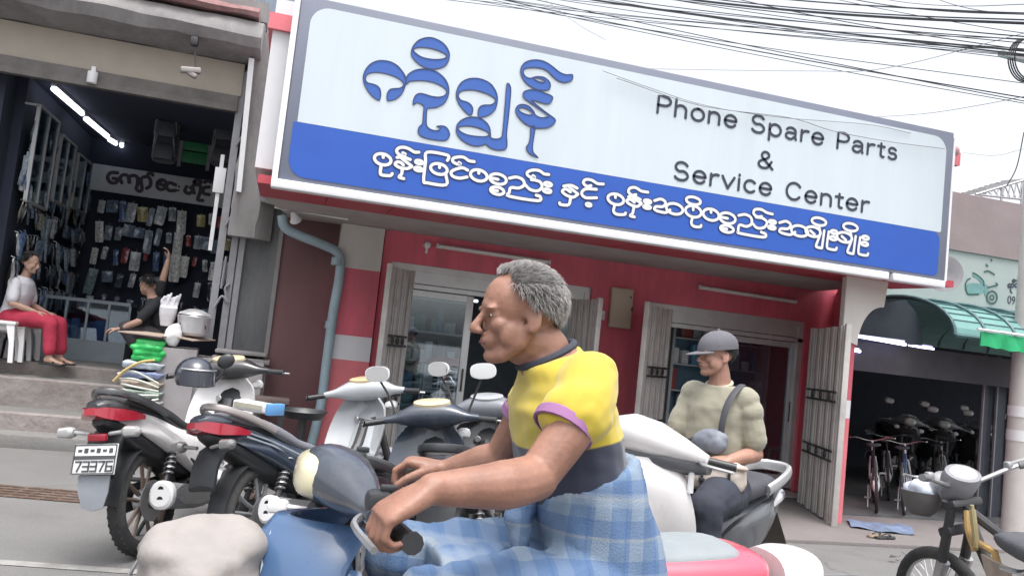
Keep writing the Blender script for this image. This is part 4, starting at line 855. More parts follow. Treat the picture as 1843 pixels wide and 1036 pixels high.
# barrel awning with ribs
aw = thing('barrel_awning', 'translucent green barrel awning with curved ribs over the right shop', 'awning', (8, 8.3, 2))
M_poly = mat('awning_green', (.15, .31, .29), .35, var=.08, scale=4, dirt=.3, dcol=(.13, .25, .25))
M_rib = mat('awning_rib', (.06, .13, .14), .5, var=.1)
yb, yf, zlo = YG-.02, 7.35, None
zl = PY(1641, 592, yf).z; za = PY(1640, 541, 8.4).z
xa0 = PY(1632, 560, 8.1).x; 
def prof(k, n, off=0.): a = pi*k/n; return ((yb+yf)/2-(yb-yf)/2*cos(a)*(1), zl+(za-zl+off)*sin(a))
xa1 = 15.0; n_ = 16
print('awning', zl, za, xa0)
corr = 120; mb = MB()
A = [[Vector((xa0+(xa1-xa0)*i/2, *prof(k, n_))) for i in range(3)] for k in range(n_+1)]
for k in range(n_): mb.strip(A[k], A[k+1])
A2 = [[p-Vector((0, 0, .012)) for p in r] for r in A]
for k in range(n_): mb.strip(A2[k], A2[k+1])
mb.build('sheet', M_poly, aw, world=True)
mb = MB(); x = xa0
while x < 14.9: mb.tube([Vector((x, *prof(k, n_, .02))) for k in range(n_+1)], .022, 6); x += .42
mb.build('rib', M_rib, aw, world=True)
mb = MB()
for k in (2, 3, 4, 5): mb.cyl(Vector((xa0, *prof(k, n_, .01))), Vector((xa1, *prof(k, n_, .01))), .008, n=5)
mb.cyl((xa0, yf, zl), (xa1, yf, zl), .025, n=6); mb.build('purlin', M_rib, aw, world=True)
# dark sheet added as the shade seen under the awning's open left end
arcw = [Vector((PY(1543, 612, 7.9).x, 7.9, 2.0))]
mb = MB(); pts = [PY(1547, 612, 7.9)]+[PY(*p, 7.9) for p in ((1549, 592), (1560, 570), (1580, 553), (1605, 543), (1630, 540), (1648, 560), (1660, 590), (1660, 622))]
mb.prism([Vector((p.x, 7.9, p.z)) for p in pts], (0, .03, 0)); mb.build('arch_shade_sheet', mat('arch_shade', (.045, .06, .075), .7, var=.2), rs, world=True)
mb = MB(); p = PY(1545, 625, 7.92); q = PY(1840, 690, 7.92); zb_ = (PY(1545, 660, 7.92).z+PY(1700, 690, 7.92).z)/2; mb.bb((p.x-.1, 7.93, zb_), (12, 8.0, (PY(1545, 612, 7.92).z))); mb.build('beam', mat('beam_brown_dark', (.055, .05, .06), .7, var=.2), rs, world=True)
# green banner, lit tubes
bn = thing('green_banner', 'bright green sheet hanging from the front of the barrel awning', 'banner', PY(1800, 615, 7.2)); mb = MB(); c4 = [PY(1766, 596, 7.2), PY(1850, 608, 7.2), PY(1850, 636, 7.2), PY(1768, 622, 7.2)]
A = [c4[0].lerp(c4[1], i/8)+Vector((0, .02*sin(i*1.3), 0)) for i in range(9)]; B = [c4[3].lerp(c4[2], i/8)+Vector((0, .03*sin(i*1.7+1), .01*sin(i*2.2))) for i in range(9)]
mb.strip(A, B); mb.strip([p+Vector((0, .012, 0)) for p in A], [p+Vector((0, .012, 0)) for p in B]); mb.build('sheet', mat('banner_green', (.02, .38, .15), .6, var=.08), bn, world=True); mb = MB(); mb.cyl(c4[0]+Vector((-.05, 0, .02)), c4[1]+Vector((.3, 0, .02)), .016, n=6); mb.build('rod', M_offw, bn, world=True)
for k, (a, b) in enumerate((((1541, 604), (1630, 620)), ((1636, 620), (1680, 628)), ((1537, 630), (1548, 632)))):
    y = (7.8, 8.3, 7.9)[k]; p = PY(*a, y); q = PY(*b, y); t_ = thing('lit_tube', ['long bright blue white tube lamp under the arch of the right shop', 'bright tube lamp right of the longest one under the barrel awning', 'tiny bright lamp beside the red pillar in the right shop'][k], 'tube lamp', (p+q)/2)
    mb = MB(); mb.cyl(p, q, .016, n=8); mb.build('tube', mat('led_blue', (.62, .62, 1.), .4, var=0, emit=2.5), t_, world=True); mb = MB(); mb.box((p+q)/2+Vector((0, .03, .02)), ((q-p).length, .03, .03)); mb.build('batten', M_white, t_, world=True)
# painted motorcycle picture and script on the pale green wall
pa = thing('wall_painting', 'faded painted motorcycle picture with script on the pale green wall', 'mural', PY(1765, 520, YG-.01))
mz4 = mapper(1690, 430, 153/755., YG-.003); pg = MB(); pk = MB()
def pp(b, pts, lift): b.add([mz4(p)+NS*lift for p in pts], bpy_tess([[Vector((x, y, 0)) for x, y in pts]]))
pp(pg, [(250, 400), (300, 390), (390, 400), (398, 470), (350, 490), (260, 490), (235, 450)], .002); pp(pg, [(405, 400), (435, 410), (440, 470), (412, 515), (400, 470)], .0022)
pp(pg, [(300, 305), (350, 325), (395, 375), (385, 400), (340, 350), (295, 325)], .0024)
for i, q in enumerate(([(275, 350), (250, 365), (235, 400), (240, 450), (262, 490), (350, 488)], [(300, 300), (345, 325), (392, 372), (398, 410)], [(430, 430), (480, 418), (518, 408), (505, 390)], [(400, 290), (440, 285), (490, 315)], [(415, 225), (432, 240)], [(462, 182), (466, 192)])): ribbon(pk, [mz4(p) for p in q], .022, .004+.0005*i, NS, False, 4)
ribbon(pk, [mz4((468+45*cos(k*pi/7), 518+55*sin(k*pi/7))) for k in range(14)], .024, .008, NS, True, 2)
ribbon(pk, [mz4((466+18*cos(k*pi/5), 520+20*sin(k*pi/5))) for k in range(10)], .02, .0085, NS, True, 2)
pg.build('paint_green', mat('mural_teal', (.14, .27, .27), .7, var=.15), pa, world=True, smooth=0); pk.build('paint_dark', mat('mural_dark', (.03, .09, .08), .7), pa, world=True, smooth=0)
tx = MB()
for i, q in enumerate(([(652, 372), (664, 358), (678, 370), (664, 384), (652, 372)], [(612, 408), (628, 396), (640, 410), (650, 396), (664, 410), (650, 428), (632, 420), (616, 428), (612, 410)], [(636, 432), (634, 462), (646, 476)], [(694, 396), (676, 402), (672, 420), (694, 428)], [(690, 372), (704, 356), (716, 372)], [(720, 428), (712, 410), (726, 398), (740, 410), (742, 430)])): ribbon(tx, [mz4(p) for p in q], .022, .003+.0004*i, NS, False, 3)
tx.build('script', M_stext, pa, world=True, smooth=0)
a = mz4((606, 578)); b = mz4((742, 584)); text_mesh('09-4', 'number', M_stext, pa, Vector((a.x, YG-.004, (a.z+b.z)/2)), UX, UZ, (b.x-a.x)*.95, .115, .002)
# folded roller gate in the right part of the dark opening
rg_ = thing('folding_gate', 'dark folded metal gate in the right part of the dark opening', 'gate', PY(1790, 880, 8.2)); mb = MB(); x0 = PY(1770, 700, 8.2).x; x1 = PY(1842, 700, 8.2).x+.3
for k in range(9): x = x0+(x1-x0)*k/9; mb.bb((x, 8.2+.03*(k % 2), .06), (x+(x1-x0)/9*.8, 8.23+.03*(k % 2), 2.0))
mb.build('slat', mat('gate_dark_blue', (.06, .065, .085), .5, metal=.3, var=.2), rg_, world=True); mb = MB()
for k in (0, 2): x = x0+(x1-x0)*k/9; mb.bb((x-.03, 8.16, .06), (x-.012, 8.19, 2.02))
mb.build('edge', M_gdark, rg_, world=True)
# white pilaster pole at the right edge
po = thing('concrete_pole', 'pale grey concrete pole at the right edge carrying the wire bundle', 'pole', PZ(1815, 905, .0)); pb = PY(1820, 760, 7.5); pb = Vector((pb.x+.13, pb.y, 0)); print('pole', pb)
mb = MB(); pt = Vector((pb.x, pb.y, 6.2)); mb.tube([pb, Vector((pb.x, pb.y, 1.6)), Vector((pb.x, pb.y, 2.8)), pt], [.135, .13, .115, .10], 20); mb.build('shaft', mat('pole_grey', (.50, .475, .46), .8, var=.1, scale=3, dirt=.4, dcol=(.38, .35, .33), bump=.1), po, world=True)
for zz, m_ in ((1.32, M_offw), (1.05, M_offw)):
    mb = MB(); mb.cyl(Vector((pb.x, pb.y, zz)), Vector((pb.x, pb.y, zz+.12)), .137, n=20); mb.build('paper_band', m_, po, world=True)
# ------------------------------------------------------------------ wires
yW = 6.4
ring_c = PY(1846, 108, yW)
mb = MB(); 
for k in range(4): mb.tube([ring_c+Vector(((.17+.006*k)*cos(a), .02*k-.03, (.20+.005*k)*sin(a))) for a in [2*pi*i/24 for i in range(24)]], .007, 6, closed=True)
o = mb.build('cable_coil', M_wire); tag(o, 'round coil of black cable tied up at the pole top', 'cable coil')
mb = MB(); mb.bb(PY(1800, 96, yW)+Vector((0, -.03, -.03)), PY(1850, 104, yW)+Vector((.3, .03, .0)), .004); o = mb.build('cross_arm', M_steel); tag(o, 'short steel arm holding the cables at the pole', 'bracket')
W1 = [((1060, -8), (1843, 98), .010), ((1095, -8), (1843, 92), .012), ((1150, -8), (1843, 72), .007), ((1200, -8), (1843, 66), .008), ((1285, -8), (1843, 42), .018), ((1330, -8), (1843, 36), .010), ((1400, -8), (1843, 24), .011), ((1560, -8), (1843, 26), .008), ((1700, -8), (1843, 26), .006), ((960, -8), (1843, 182), .006), ((930, -8), (1843, 176), .008), ((910, -8), (1843, 186), .003), ((1010, -8), (1843, 72), .005), ((1040, -8), (1800, 96), .005), ((990, 0), (1640, 84), .004), ((940, 10), (1560, 74), .003), ((1120, -8), (1843, 108), .005), ((1240, -8), (1843, 78), .006), ((1500, -8), (1843, 60), .003), ((880, -8), (1843, 150), .003), ((1620, -8), (1843, 8), .005), ((1020, 12), (1843, 88), .0025), ((1180, 20), (1843, 70), .003), ((1350, -8), (1843, 90), .007)]
lab = ['thick black cable of the bundle', 'thin black wire of the bundle']
for i, (a, b, r) in enumerate(W1):
    y = yW+.05*((i*7) % 9)-.2; r = max(r*.85, .0042)
    p = PY(*a, y+3.2); q = PY(*b, y); d = p-q; p = p+d*.6
    pts = [q-d*.5+Vector((0, 0, .1)), q]+[q.lerp(p, t)+Vector((0, 0, -.10*4*t*(1-t)*(1 if i % 3 else .5))) for t in (.2, .4, .6, .8)]+[p]
    cable(pts, r, ('thick black cable' if r > .0055 else 'thin black wire')+' in the bundle crossing the sky to the pole', M_wire if r > .0035 else M_wireg, 'thick cables crossing the sky' if r > .0055 else 'thin wires crossing the sky', 'overhead_cable', 6)
cable([PY(1520, 214, 8.0), PY(1660, 205, 7.4), PY(1760, 190, 7), PY(1843, 174, 6.5)], .004, 'lone drooping wire from the sign top towards the pole', M_wireg, None, 'overhead_cable')
cable([PY(1160, 124, 8.4), PY(1450, 128, 7.6), PY(1600, 122, 7), PY(1843, 60, 6.5)], .004, 'slack wire sagging low over the sign then rising to the pole', M_wireg, None, 'overhead_cable')
cable([PY(975, -5, 9), PY(1040, 44, 8.6), PY(1090, 72, 8.0)], .003, 'short thin wire coming down towards the sign top', M_wireg, None, 'overhead_cable')
cable([PY(1843, 238, 9.2), PY(1830, 300, 9.3), PY(1812, 335, 9.4)], .008, 'stay rod slanting down to the pink roof', M_darkmetal, None, 'stay_wire')
cable([PY(1735, 275, 9), PY(1790, 280, 8.4), PY(1843, 268, 8)], .003, 'thin wire drooping over the pink roof', M_wireg, None, 'overhead_cable')
# steel trellis frame on the pink roof
tf = thing('roof_trellis', 'grey steel lattice frame standing on the pink roof', 'frame', PY(1800, 345, 10)); mb = MB()
L0, L1, L2 = PY(1756, 350, 9.9), PY(1850, 322, 9.9), PY(1850, 360, 9.9)
mb.cyl(L0, L1, .02, n=6); mb.cyl(L0, L2, .016, n=6)
for k in range(9):
    t = (k+1)/9.; p = L0.lerp(L1, t); q = L0.lerp(L2, max(0, t-.06)); mb.cyl(p, q, .011, n=5); mb.cyl(p, L0.lerp(L2, min(1, t+.1)), .009, n=5); mb.cyl(p+Vector((0, .5, .05)), p, .012, n=5)
mb.cyl(L0+Vector((0, .5, .05)), L1+Vector((0, .5, .05)), .018, n=6); mb.build('lattice', M_steel, tf, world=True)
mb = MB()
for t in (.12, .5, .9): p = L0.lerp(L1, t); mb.cyl(p, Vector((p.x, p.y, ztp-.05)), .018, n=6)
mb.build('post', M_steel, tf, world=True)
# flats glimpsed above the sign's left end
fb = thing('far_building', 'far pale building top glimpsed above the left end of the sign', 'building', PY(600, 5, 24)); mb = MB(); a = PY(520, 14, 24); b = PY(652, 14, 24); mb.bb((a.x-4, 24, 0), (b.x, 30, a.z+.3)); mb.build('wall', M_offw, fb, world=True); mb = MB()
for k in range(3): x = b.x-.3-.5*k; mb.bb((x-.14, 23.96, a.z-.5), (x+.05, 23.995, a.z+.26))
mb.build('window', hb[3], fb, world=True)
# ------------------------------------------------------------------ motorcycles (x forward, y left, z up, rear axle over the origin)
def wheel(root, cx, R, wid, rimm, spokes=5, wire=False, name='wheel', steer=None, parent=None):
    c = Vector((cx, 0, R)); r = R-wid*.75
    t = MB(); pr = []
    for k in range(13):
        a = -.62*pi+1.24*pi*k/12; pr.append((R-wid*.5+wid*.5*cos(a)*1.0, wid*.5*sin(a)))
    pr = [(r-.012, -wid*.30)]+pr+[(r-.012, wid*.30)]
    t.lathe(pr, c, 'y', 40)
    for k in range(0 if wire else 44):                    # tread blocks
        a = 2*pi*k/44
        for s in (-1, 1):
            p = c+Vector((cos(a)*(R-.0115), s*wid*.22, sin(a)*(R-.0115))); t.box(p, (.012, wid*.22, .016), (0, -a+pi/2+0.0, s*.3), 0)
    w = t.build(name, M_rubber, root)
    b = MB(); b.lathe([(r+.004, -wid*.34), (r+.008, -wid*.30), (r-.016, -wid*.2), (r-.02, 0), (r-.016, wid*.2), (r+.008, wid*.30), (r+.004, wid*.34)], c, 'y', 40); 
    b.build('rim', rimm, w)
    s_ = MB()
    if wire:
        for k in range(32):
            a = 2*pi*k/32; a2 = a+(.5 if k % 2 else -.5); sd_ = (.028 if (k//2) % 2 else -.028)
            s_.cyl(c+Vector((cos(a2)*.035, sd_, sin(a2)*.035)), c+Vector((cos(a)*(r-.015), 0, sin(a)*(r-.015))), .0022, n=4)
    else:
        for k in range(spokes):
            a = 2*pi*k/spokes+.2
            d = Vector((cos(a), 0, sin(a))); q = Vector((-sin(a), 0, cos(a)))
            for e in (-1, 1): s_.tube([c+d*.04+q*e*.012, c+d*(r*.55)+q*e*.028, c+d*(r-.012)+q*e*.05], [.014, .011, .013], 6)
    s_.build('spokes', rimm if not wire else M_chrome, w)
    h = MB(); h.lathe([(0, -.055), (.03, -.055), (.035, -.04), (.06, -.03), (.065, 0), (.06, .03), (.035, .04), (.03, .055), (0, .055)], c, 'y', 20); h.cyl(c-Vector((0, .085, 0)), c+Vector((0, .085, 0)), .01, n=8); h.build('hub', M_steel, w)
    d = MB(); d.lathe([(.045, -.052), (.11, -.050), (.11, -.046), (.045, -.048)], c, 'y', 24); d.build('brake_disc', M_steel, w)
    return w
def ringx(x, z, hw, hh, p=2.6, n=18, y=0): return se((x, y, z), (0, 1, 0), (0, 0, 1), hw, hh, n, p)
def body(root, name, m, st, p=2.6, parent=None, smooth=50):
    b = MB(); b.loft(dense([ringx(x, z, hw, hh, p, 24) for x, z, hw, hh in st])); return b.build(name, m, root, smooth)
def spring(root, a, b, r=.026):
    a = Vector(a); b = Vector(b); m = MB(); m.cyl(a, a.lerp(b, .5), .016, n=8); m.cyl(a.lerp(b, .4), b, .02, n=8); o = m.build('shock_absorber', M_darkmetal, root)
    d = b-a; u = d.orthogonal().normalized(); w = d.normalized().cross(u); pts = []
    for k in range(85): t = k/84; an = t*2*pi*7; pts.append(a+d*(.3+.62*t)+u*r*cos(an)+w*r*sin(an))
    s = MB(); s.tube(pts, .0055, 5); s.build('coil_spring', M_steel, o)
def mirror(root, base, tip, ang, sz=(.075, .045), back=M_black):
    b = MB(); b.tube(catmull([base, Vector(base).lerp(Vector(tip), .5)+Vector((.02, 0, .01)), tip], 4), .007, 6); s = b.build('mirror_stem', M_darkmetal, root)
    m = MB(); m.M = Matrix.Translation(Vector(tip)+Vector((0, 0, .02))) @ Matrix.Rotation(ang, 4, 'Z')
    rg_ = lambda x, k: [Vector((x, sz[0]*k*math.copysign(abs(cos(a))**.75, cos(a)), sz[1]*k*math.copysign(abs(sin(a))**.75, sin(a)))) for a in [2*pi*i/20 for i in range(20)]]
    m.loft([rg_(.045, .35), rg_(.03, .8), rg_(.0, 1.0), rg_(-.012, 1.0)]); mo = m.build('mirror', back, root)
    g = MB(); g.M = m.M; g.add(rg_(-.0135, .93), [tuple(range(20))]); g.build('mirror_glass', M_mirror, mo, smooth=0)
    return mo
def plate_text(root, rows, c, rot, w, h):
    pass
def underbone(name, label, loc, yaw, c, lean=radians(7), sc=1.06, group='parked motorcycles in front of the phone shop', mirrors=True, grey_seat=False, plate=None, steer=0., gauge=(.5, .42, .28), shield=None, cat='motorcycle', bar_dz=0., cup=True, rake=0., ck=1.):
    root = thing(name, label, cat, loc, group=group, sc=sc)
    root.matrix_basis = Matrix.Translation(Vector(loc)) @ Matrix.Rotation(yaw, 4, 'Z') @ Matrix.Rotation(-lean, 4, 'X') @ Matrix.Scale(sc, 4)
    M_side, M_tail, M_seat, M_shield, M_rim, M_tl = c['side'], c['tail'], c['seat'], c['shield'], c['rim'], c['light']
    wheel(root, 0, .29, .088, M_rim, c.get('spk', 5)); 
    wheel(root, 1.22, .285, .075, M_rim, c.get('spk', 5))
    b = MB()
    for s in (-1, 1): b.tube([(0, s*.075, .29), (.2, s*.08, .30), (.42, s*.09, .34)], [.018, .024, .026], 8)
    b.box((.33, 0, .33), (.09, .18, .06), None, .02); b.build('swingarm', M_darkmetal, root)
    b = MB(); b.loft([se((x, .088, z), (0, 0, 1), (0, 1, 0), hh, .018, 12) for x, z, hh in ((-.09, .29, .03), (-.05, .30, .075), (.15, .31, .07), (.4, .34, .06), (.47, .34, .03))]); b.build('chain_cover', c.get('cover', M_darkmetal), root)
    for s in (-1, 1): spring(root, (-.01, s*.115, .33), (.14, s*.11, .62))
    # exhaust on the right side
    b = MB(); b.tube(catmull([(.72, -.08, .30), (.70, -.13, .20), (.5, -.15, .20), (.34, -.15, .25)], 5), .021, 8); ex = b.build('exhaust_pipe', M_steel, root)
    b = MB(); ax = Vector((-1, -.02, .18)).normalized(); st_ = [(0, .03), (.03, .048), (.12, .058), (.38, .064), (.46, .062), (.475, .05)]
    o_ = Vector((.36, -.155, .25)); u_ = Vector((0, 1, 0)); w_ = ax.cross(u_).normalized()
    b.loft([se(o_+ax*d, u_, w_, r, r*1.1, 16, 2.2) for d, r in st_]); b.build('muffler', c.get('muffler', M_darkmetal), root)
    b = MB(); q = o_+ax*.477; b.loft([se(q+ax*d, u_, w_, r, r*1.1, 16, 2.2) for d, r in ((-.03, .069), (.0, .069), (.012, .055))]); eo = b.build('muffler_cap', M_white, root)
    b = MB()
    for z_o in (-.028, .024): b.lathe([(.0, 0), (.017, 0), (.017, .008), (.013, .008), (.012, .001)], q+ax*.012+w_*z_o, 'x', 12)
    b.build('outlet', M_black, eo)
    b = MB(); b.loft([se((x, -.222, z), (1, 0, .2), (0, 0, 1), .0, .0, 8) if 0 else [Vector((x, -.226, z+dz*h)) for dz in (-1, 1)]+[Vector((x, -.214, z+dz*h)) for dz in (1, -1)] for x, z, h in ((.30, .27, .02), (.2, .29, .05), (.02, .32, .055), (-.06, .335, .02))]); b.build('heat_shield', M_steel, root)
    # engine: finned cylinder lying forward, crankcase, covers
    b = MB(); b.box((.62, 0, .30), (.30, .20, .20), (0, -.15, 0), .05); b.lathe([(0, .15), (.07, .15), (.085, .13), (.085, .0)], (.56, 0, .30), 'y', 24); b.lathe([(0, -.16), (.075, -.16), (.09, -.14), (.09, 0)], (.62, 0, .30), 'y', 24)
    for k in range(7): b.box((.78+.022*k, 0, .36+.004*k), (.010, .16, .13), (0, -.15, 0), .004)
    b.box((.95, 0, .39), (.06, .12, .11), (0, -.15, 0), .02); b.build('engine', c.get('engine', M_steel), root)
    b = MB()
    for s in (-1, 1): b.cyl((.50, s*.12, .24), (.50, s*.29, .25), .014, n=8); b.box((.50, s*.26, .255), (.045, .10, .03), None, .008)
    b.tube([(.42, .14, .24), (.36, .22, .10), (.34, .27, .0)], .012, 8); b.build('footrest', M_black, root)
    b = MB()
    for s in (-1, 1): b.cyl((.26, s*.11, .36), (.22, s*.24, .38), .013, n=8); b.tube([(.42, s*.12, .33), (.3, s*.14, .44), (.12, s*.12, .56)], .016, 8)
    b.build('pillion_step', M_darkmetal, root)
    # frame spine
    b = MB(); b.tube(catmull([(1.0, 0, .78), (.86, 0, .58), (.62, 0, .50), (.38, 0, .55), (.1, 0, .66), (-.18, 0, .74)], 4), .038, 10); b.build('frame', M_darkmetal, root)
    # tail: dark undertray and coloured side panels
    body(root, 'undertray', M_black, [(-.40, .735, .03, .02), (-.34, .725, .06, .035), (-.1, .66, .08, .07), (.2, .58, .09, .09), (.42, .53, .085, .08), (.5, .5, .05, .05)])
    for s in (-1, 1):
        pr = [(-.36, .80), (-.30, .825), (-.1, .80), (.2, .735), (.46, .675), (.62, .56), (.60, .47), (.46, .47), (.28, .53), (.05, .62), (-.18, .70), (-.33, .745)]
        wd = [.045, .06, .09, .115, .125, .115, .11, .12, .125, .115, .09, .055]
        b = MB(); P = [Vector((x, s*w, z)) for (x, z), w in zip(pr, wd)]; P = catmull(P, 3, True)
        cen = Vector((.12, 0, .65)); n = len(P)
        inn = [Vector((p.x*.98+.0, p.y-s*.03, p.z)) for p in P]
        mid = [Vector((cen.x+(p.x-cen.x)*.72, p.y+s*.022, cen.z+(p.z-cen.z)*.72-.02*(p.x-cen.x))) for p in P]
        m2 = [Vector((cen.x+(p.x-cen.x)*.35, p.y*.6+s*.055+s*.022, cen.z+(p.z-cen.z)*.35-.2*(p.x-cen.x)*.3)) for p in P]
        b.loft([inn, P, mid, m2]); so_ = b.build('side_panel', M_side, root, 55)
        if c.get('stripe'):
            k = MB()
            for j, zz in enumerate((0, .022)):
                A = [Vector((x, s*(w+.018), z+zz)) for x, z, w in ((-.18, .755, .085), (.0, .725, .105), (.2, .672, .128), (.42, .60, .14))]; B = [p-Vector((0, 0, .010)) for p in A]; k.strip(A, B)
            k.build('stripe', c['stripe'], so_, smooth=0)
    body(root, 'seat', M_seat, [(-.30, .835, .07, .012), (-.26, .845, .095, .032), (-.05, .822, .115, .042), (.12, .785, .12, .042), (.22, .752, .125, .038), (.36, .735, .115, .036), (.52, .715, .085, .03), (.60, .69, .05, .012)], 3.0)
    body(root, 'seat_base', M_black, [(-.31, .81, .07, .02), (-.05, .79, .112, .024), (.2, .725, .122, .026), (.5, .69, .08, .024), (.6, .67, .04, .012)])
    b = MB(); b.tube(catmull([(.0, .13, .80), (-.18, .125, .845), (-.33, .085, .875), (-.39, 0, .885), (-.33, -.085, .875), (-.18, -.125, .845), (.0, -.13, .80)], 4), .014, 8, flat=1.5); b.build('grab_rail', c.get('rail', M_black), root)
    body(root, 'tail_cap', M_tail, [(-.46, .80, .03, .016), (-.42, .805, .058, .035), (-.36, .81, .075, .042), (-.28, .815, .085, .035)])
    b = MB()
    for s in (-1, 1): b.loft([[Vector((x, s*y0, z+h)), Vector((x, s*y1, z+h*.8)), Vector((x, s*y1, z-h)), Vector((x, s*y0, z-h))] for x, z, h, y0, y1 in ((-.475, .775, .016, .0, .028), (-.44, .775, .030, .0, .066), (-.36, .772, .034, .0, .088), (-.25, .775, .026, .02, .102), (-.16, .772, .012, .05, .108))])
    b.build('tail_light', M_tl, root, 40)
    # rear fender with number plate
    b = MB(); pf = [(-.26, .70), (-.34, .66), (-.39, .58), (-.415, .47)]
    b.loft([[Vector((x, y, z+.0+.02*(1-(y/.1)**2))) for y in (-.09, -.06, 0, .06, .09)]+[Vector((x+.012, y, z-.012)) for y in (.09, 0, -.09)] for x, z in pf]); fe = b.build('rear_fender', M_black, root)
    b = MB(); b.tube([(-.05, .05, .655), (-.1, .06, .60), (-.12, .06, .58)], .01, 6); 
    ar = [radians(60+115*k/12) for k in range(13)]
    b.loft([[Vector((.325*cos(a), y, .29+.325*sin(a)-.012*(abs(y)/.06)**2)) for y in (-.062, -.03, 0, .03, .062)]+[Vector((.318*cos(a), y, .29+.318*sin(a)-.012*(abs(y)/.06)**2)) for y in (.062, 0, -.062)] for a in ar]); b.build('mudguard', c.get('mudguard', M_black), root)
    for s in (-1, 1):
        b = MB(); b.cyl((-.39, s*.05, .68), (-.40, s*.13, .69), .010, n=8); b.loft([se((-.40, s*(.13+d), .69), (1, 0, 0), (0, 0, 1), r*1.2, r, 12) for d, r in ((0, .018), (.02, .03), (.075, .026), (.09, .008))]); b.build('indicator', c.get('ind', M_white), root)
    if plate:
        rx = radians(-14); pm = Matrix.Translation(Vector((-.43, 0, .56))) @ Matrix.Rotation(radians(-90), 4, 'Z') @ Matrix.Rotation(rx, 4, 'X')   # local: x right, z up, -y out
        b = MB(); b.M = pm; b.box((0, 0, 0), (.23, .008, .15), None, .003); po_ = b.build('number_plate', mat('plate_white', (.72, .73, .73), .45, var=.05, dirt=.25, dcol=(.4, .38, .36)), root)
        b = MB(); b.M = pm
        for dz in (-.070, .070): b.box((0, -.0058, dz), (.224, .004, .005))
        for dx in (-.110, .110): b.box((dx, -.0058, 0), (.005, .004, .139))
        b.box((0, -.0056, .008), (.212, .003, .018)); b.build('plate_border', mat('plate_dark', (.06, .065, .07), .5, var=.1), po_)
        # raised characters
        seg = {'7': 'abc', '3': 'abgcd', '6': 'afgedc', 'C': 'afed'}
        nb = MB(); nb.M = pm; x = -.095
        for chh in plate:
            w = .030; h = .046; z0 = -.058
            L_ = {'a': ((x, z0+h), (x+w, z0+h)), 'b': ((x+w, z0+h), (x+w, z0+h/2)), 'c': ((x+w, z0+h/2), (x+w, z0)), 'd': ((x, z0), (x+w, z0)), 'e': ((x, z0), (x, z0+h/2)), 'f': ((x, z0+h/2), (x, z0+h)), 'g': ((x, z0+h/2), (x+w, z0+h/2))}
            if chh == '7': ss_ = [((x, z0+h), (x+w, z0+h)), ((x+w, z0+h), (x+w*.4, z0))]
            else: ss_ = [L_[k] for k in seg[chh]]
            for (ax_, az), (bx_, bz) in ss_:
                d_ = Vector((bx_-ax_, 0, bz-az)); nb.box(((ax_+bx_)/2, -.0062, (az+bz)/2), (d_.length+.006, .003, .008), (0, -atan2(d_.z, d_.x), 0))
            x += .041
        for k in range(6): nb.box((-.082+.033*k, -.0060, .042), (.020, .003, .022 if k % 2 else .012)); 
        nb.build('plate_characters', mat('plate_dark', (.06, .065, .07)), po_, smooth=0)
        b = MB(); P = [(-.085, 0, -.08), (.085, 0, -.08), (.08, .01, -.16), (.055, .025, -.235), (0, .03, -.25), (-.055, .025, -.235), (-.08, .01, -.16)]
        b.M = Matrix.Translation(Vector((-.415, 0, .56))) @ Matrix.Rotation(radians(-90), 4, 'Z') @ Matrix.Rotation(rx, 4, 'X'); b.prism(P, (0, .006, 0)); b.build('mud_flap', mat('flap_grey', (.24, .26, .29), .5, var=.1, dirt=.3), root)
        b = MB(); b.box((-.41, 0, .665), (.03, .10, .04), None, .01); b.build('plate_lamp', M_tl, root)
    # front end
    fr = Matrix.Rotation(0, 4, 'Z')
    b = MB()
    for s in (-1, 1): b.tube([(1.02, s*.075, .80), (1.12, s*.078, .54), (1.215, s*.08, .285)], [.026, .026, .022], 10)
    b.box((1.03, 0, .78), (.07, .2, .05), (0, .38, 0), .015); b.build('fork', M_darkmetal, root)
    ar = [radians(20+135*k/12) for k in range(13)]; b = MB()
    b.loft([[Vector((1.22+.315*cos(a), y, .285+.315*sin(a)-.03*(abs(y)/.06)**2)) for y in (-.065, -.045, 0, .045, .065)]+[Vector((1.22+.307*cos(a), y, .285+.307*sin(a)-.03*(abs(y)/.06)**2)) for y in (.063, 0, -.063)] for a in ar]); b.build('front_fender', M_shield, root)
    # leg shield: curved board with a spine
    b = MB(); rows = [(1.08, .93, .14), (1.06, .85, .20), (1.0, .72, .225), (.93, .58, .215), (.87, .45, .17), (.84, .38, .10)]; rg2 = []
    for x, z, w in rows:
        f_ = [Vector((x-.11*(abs(u))**2.0, u*w, z)) for u in (-1, -.75, -.5, -.25, 0, .25, .5, .75, 1)]; rg2.append(f_+[p-Vector((.022, 0, .004)) for p in reversed(f_)])
    b.loft(dense(rg2)); b.build('leg_shield', M_shield, root, 60)
    b = MB(); b.loft([se((x, 0, z), (0, 1, 0), (.6, 0, .8), w, h, 14) for x, z, w, h in ((1.04, .86, .08, .05), (.98, .74, .095, .06), (.9, .6, .09, .06), (.78, .52, .085, .06), (.6, .53, .08, .07), (.46, .57, .085, .06))]); b.build('inner_cover', shield or M_black, root)
    b = MB(); b.lathe([(.0, .0), (.016, .0), (.02, .004), (.02, .012), (.0, .012)], (.965, .06, .80), 'x', 14); b.build('ignition_lock', M_steel, root)
    # handlebar cowl, lamp, gauge, grips
    R_ = Matrix.Translation(Vector((1.02, 0, bar_dz))) @ Matrix.Rotation(steer, 4, 'Z') @ Matrix.Translation(Vector((-1.02, 0, 0)))
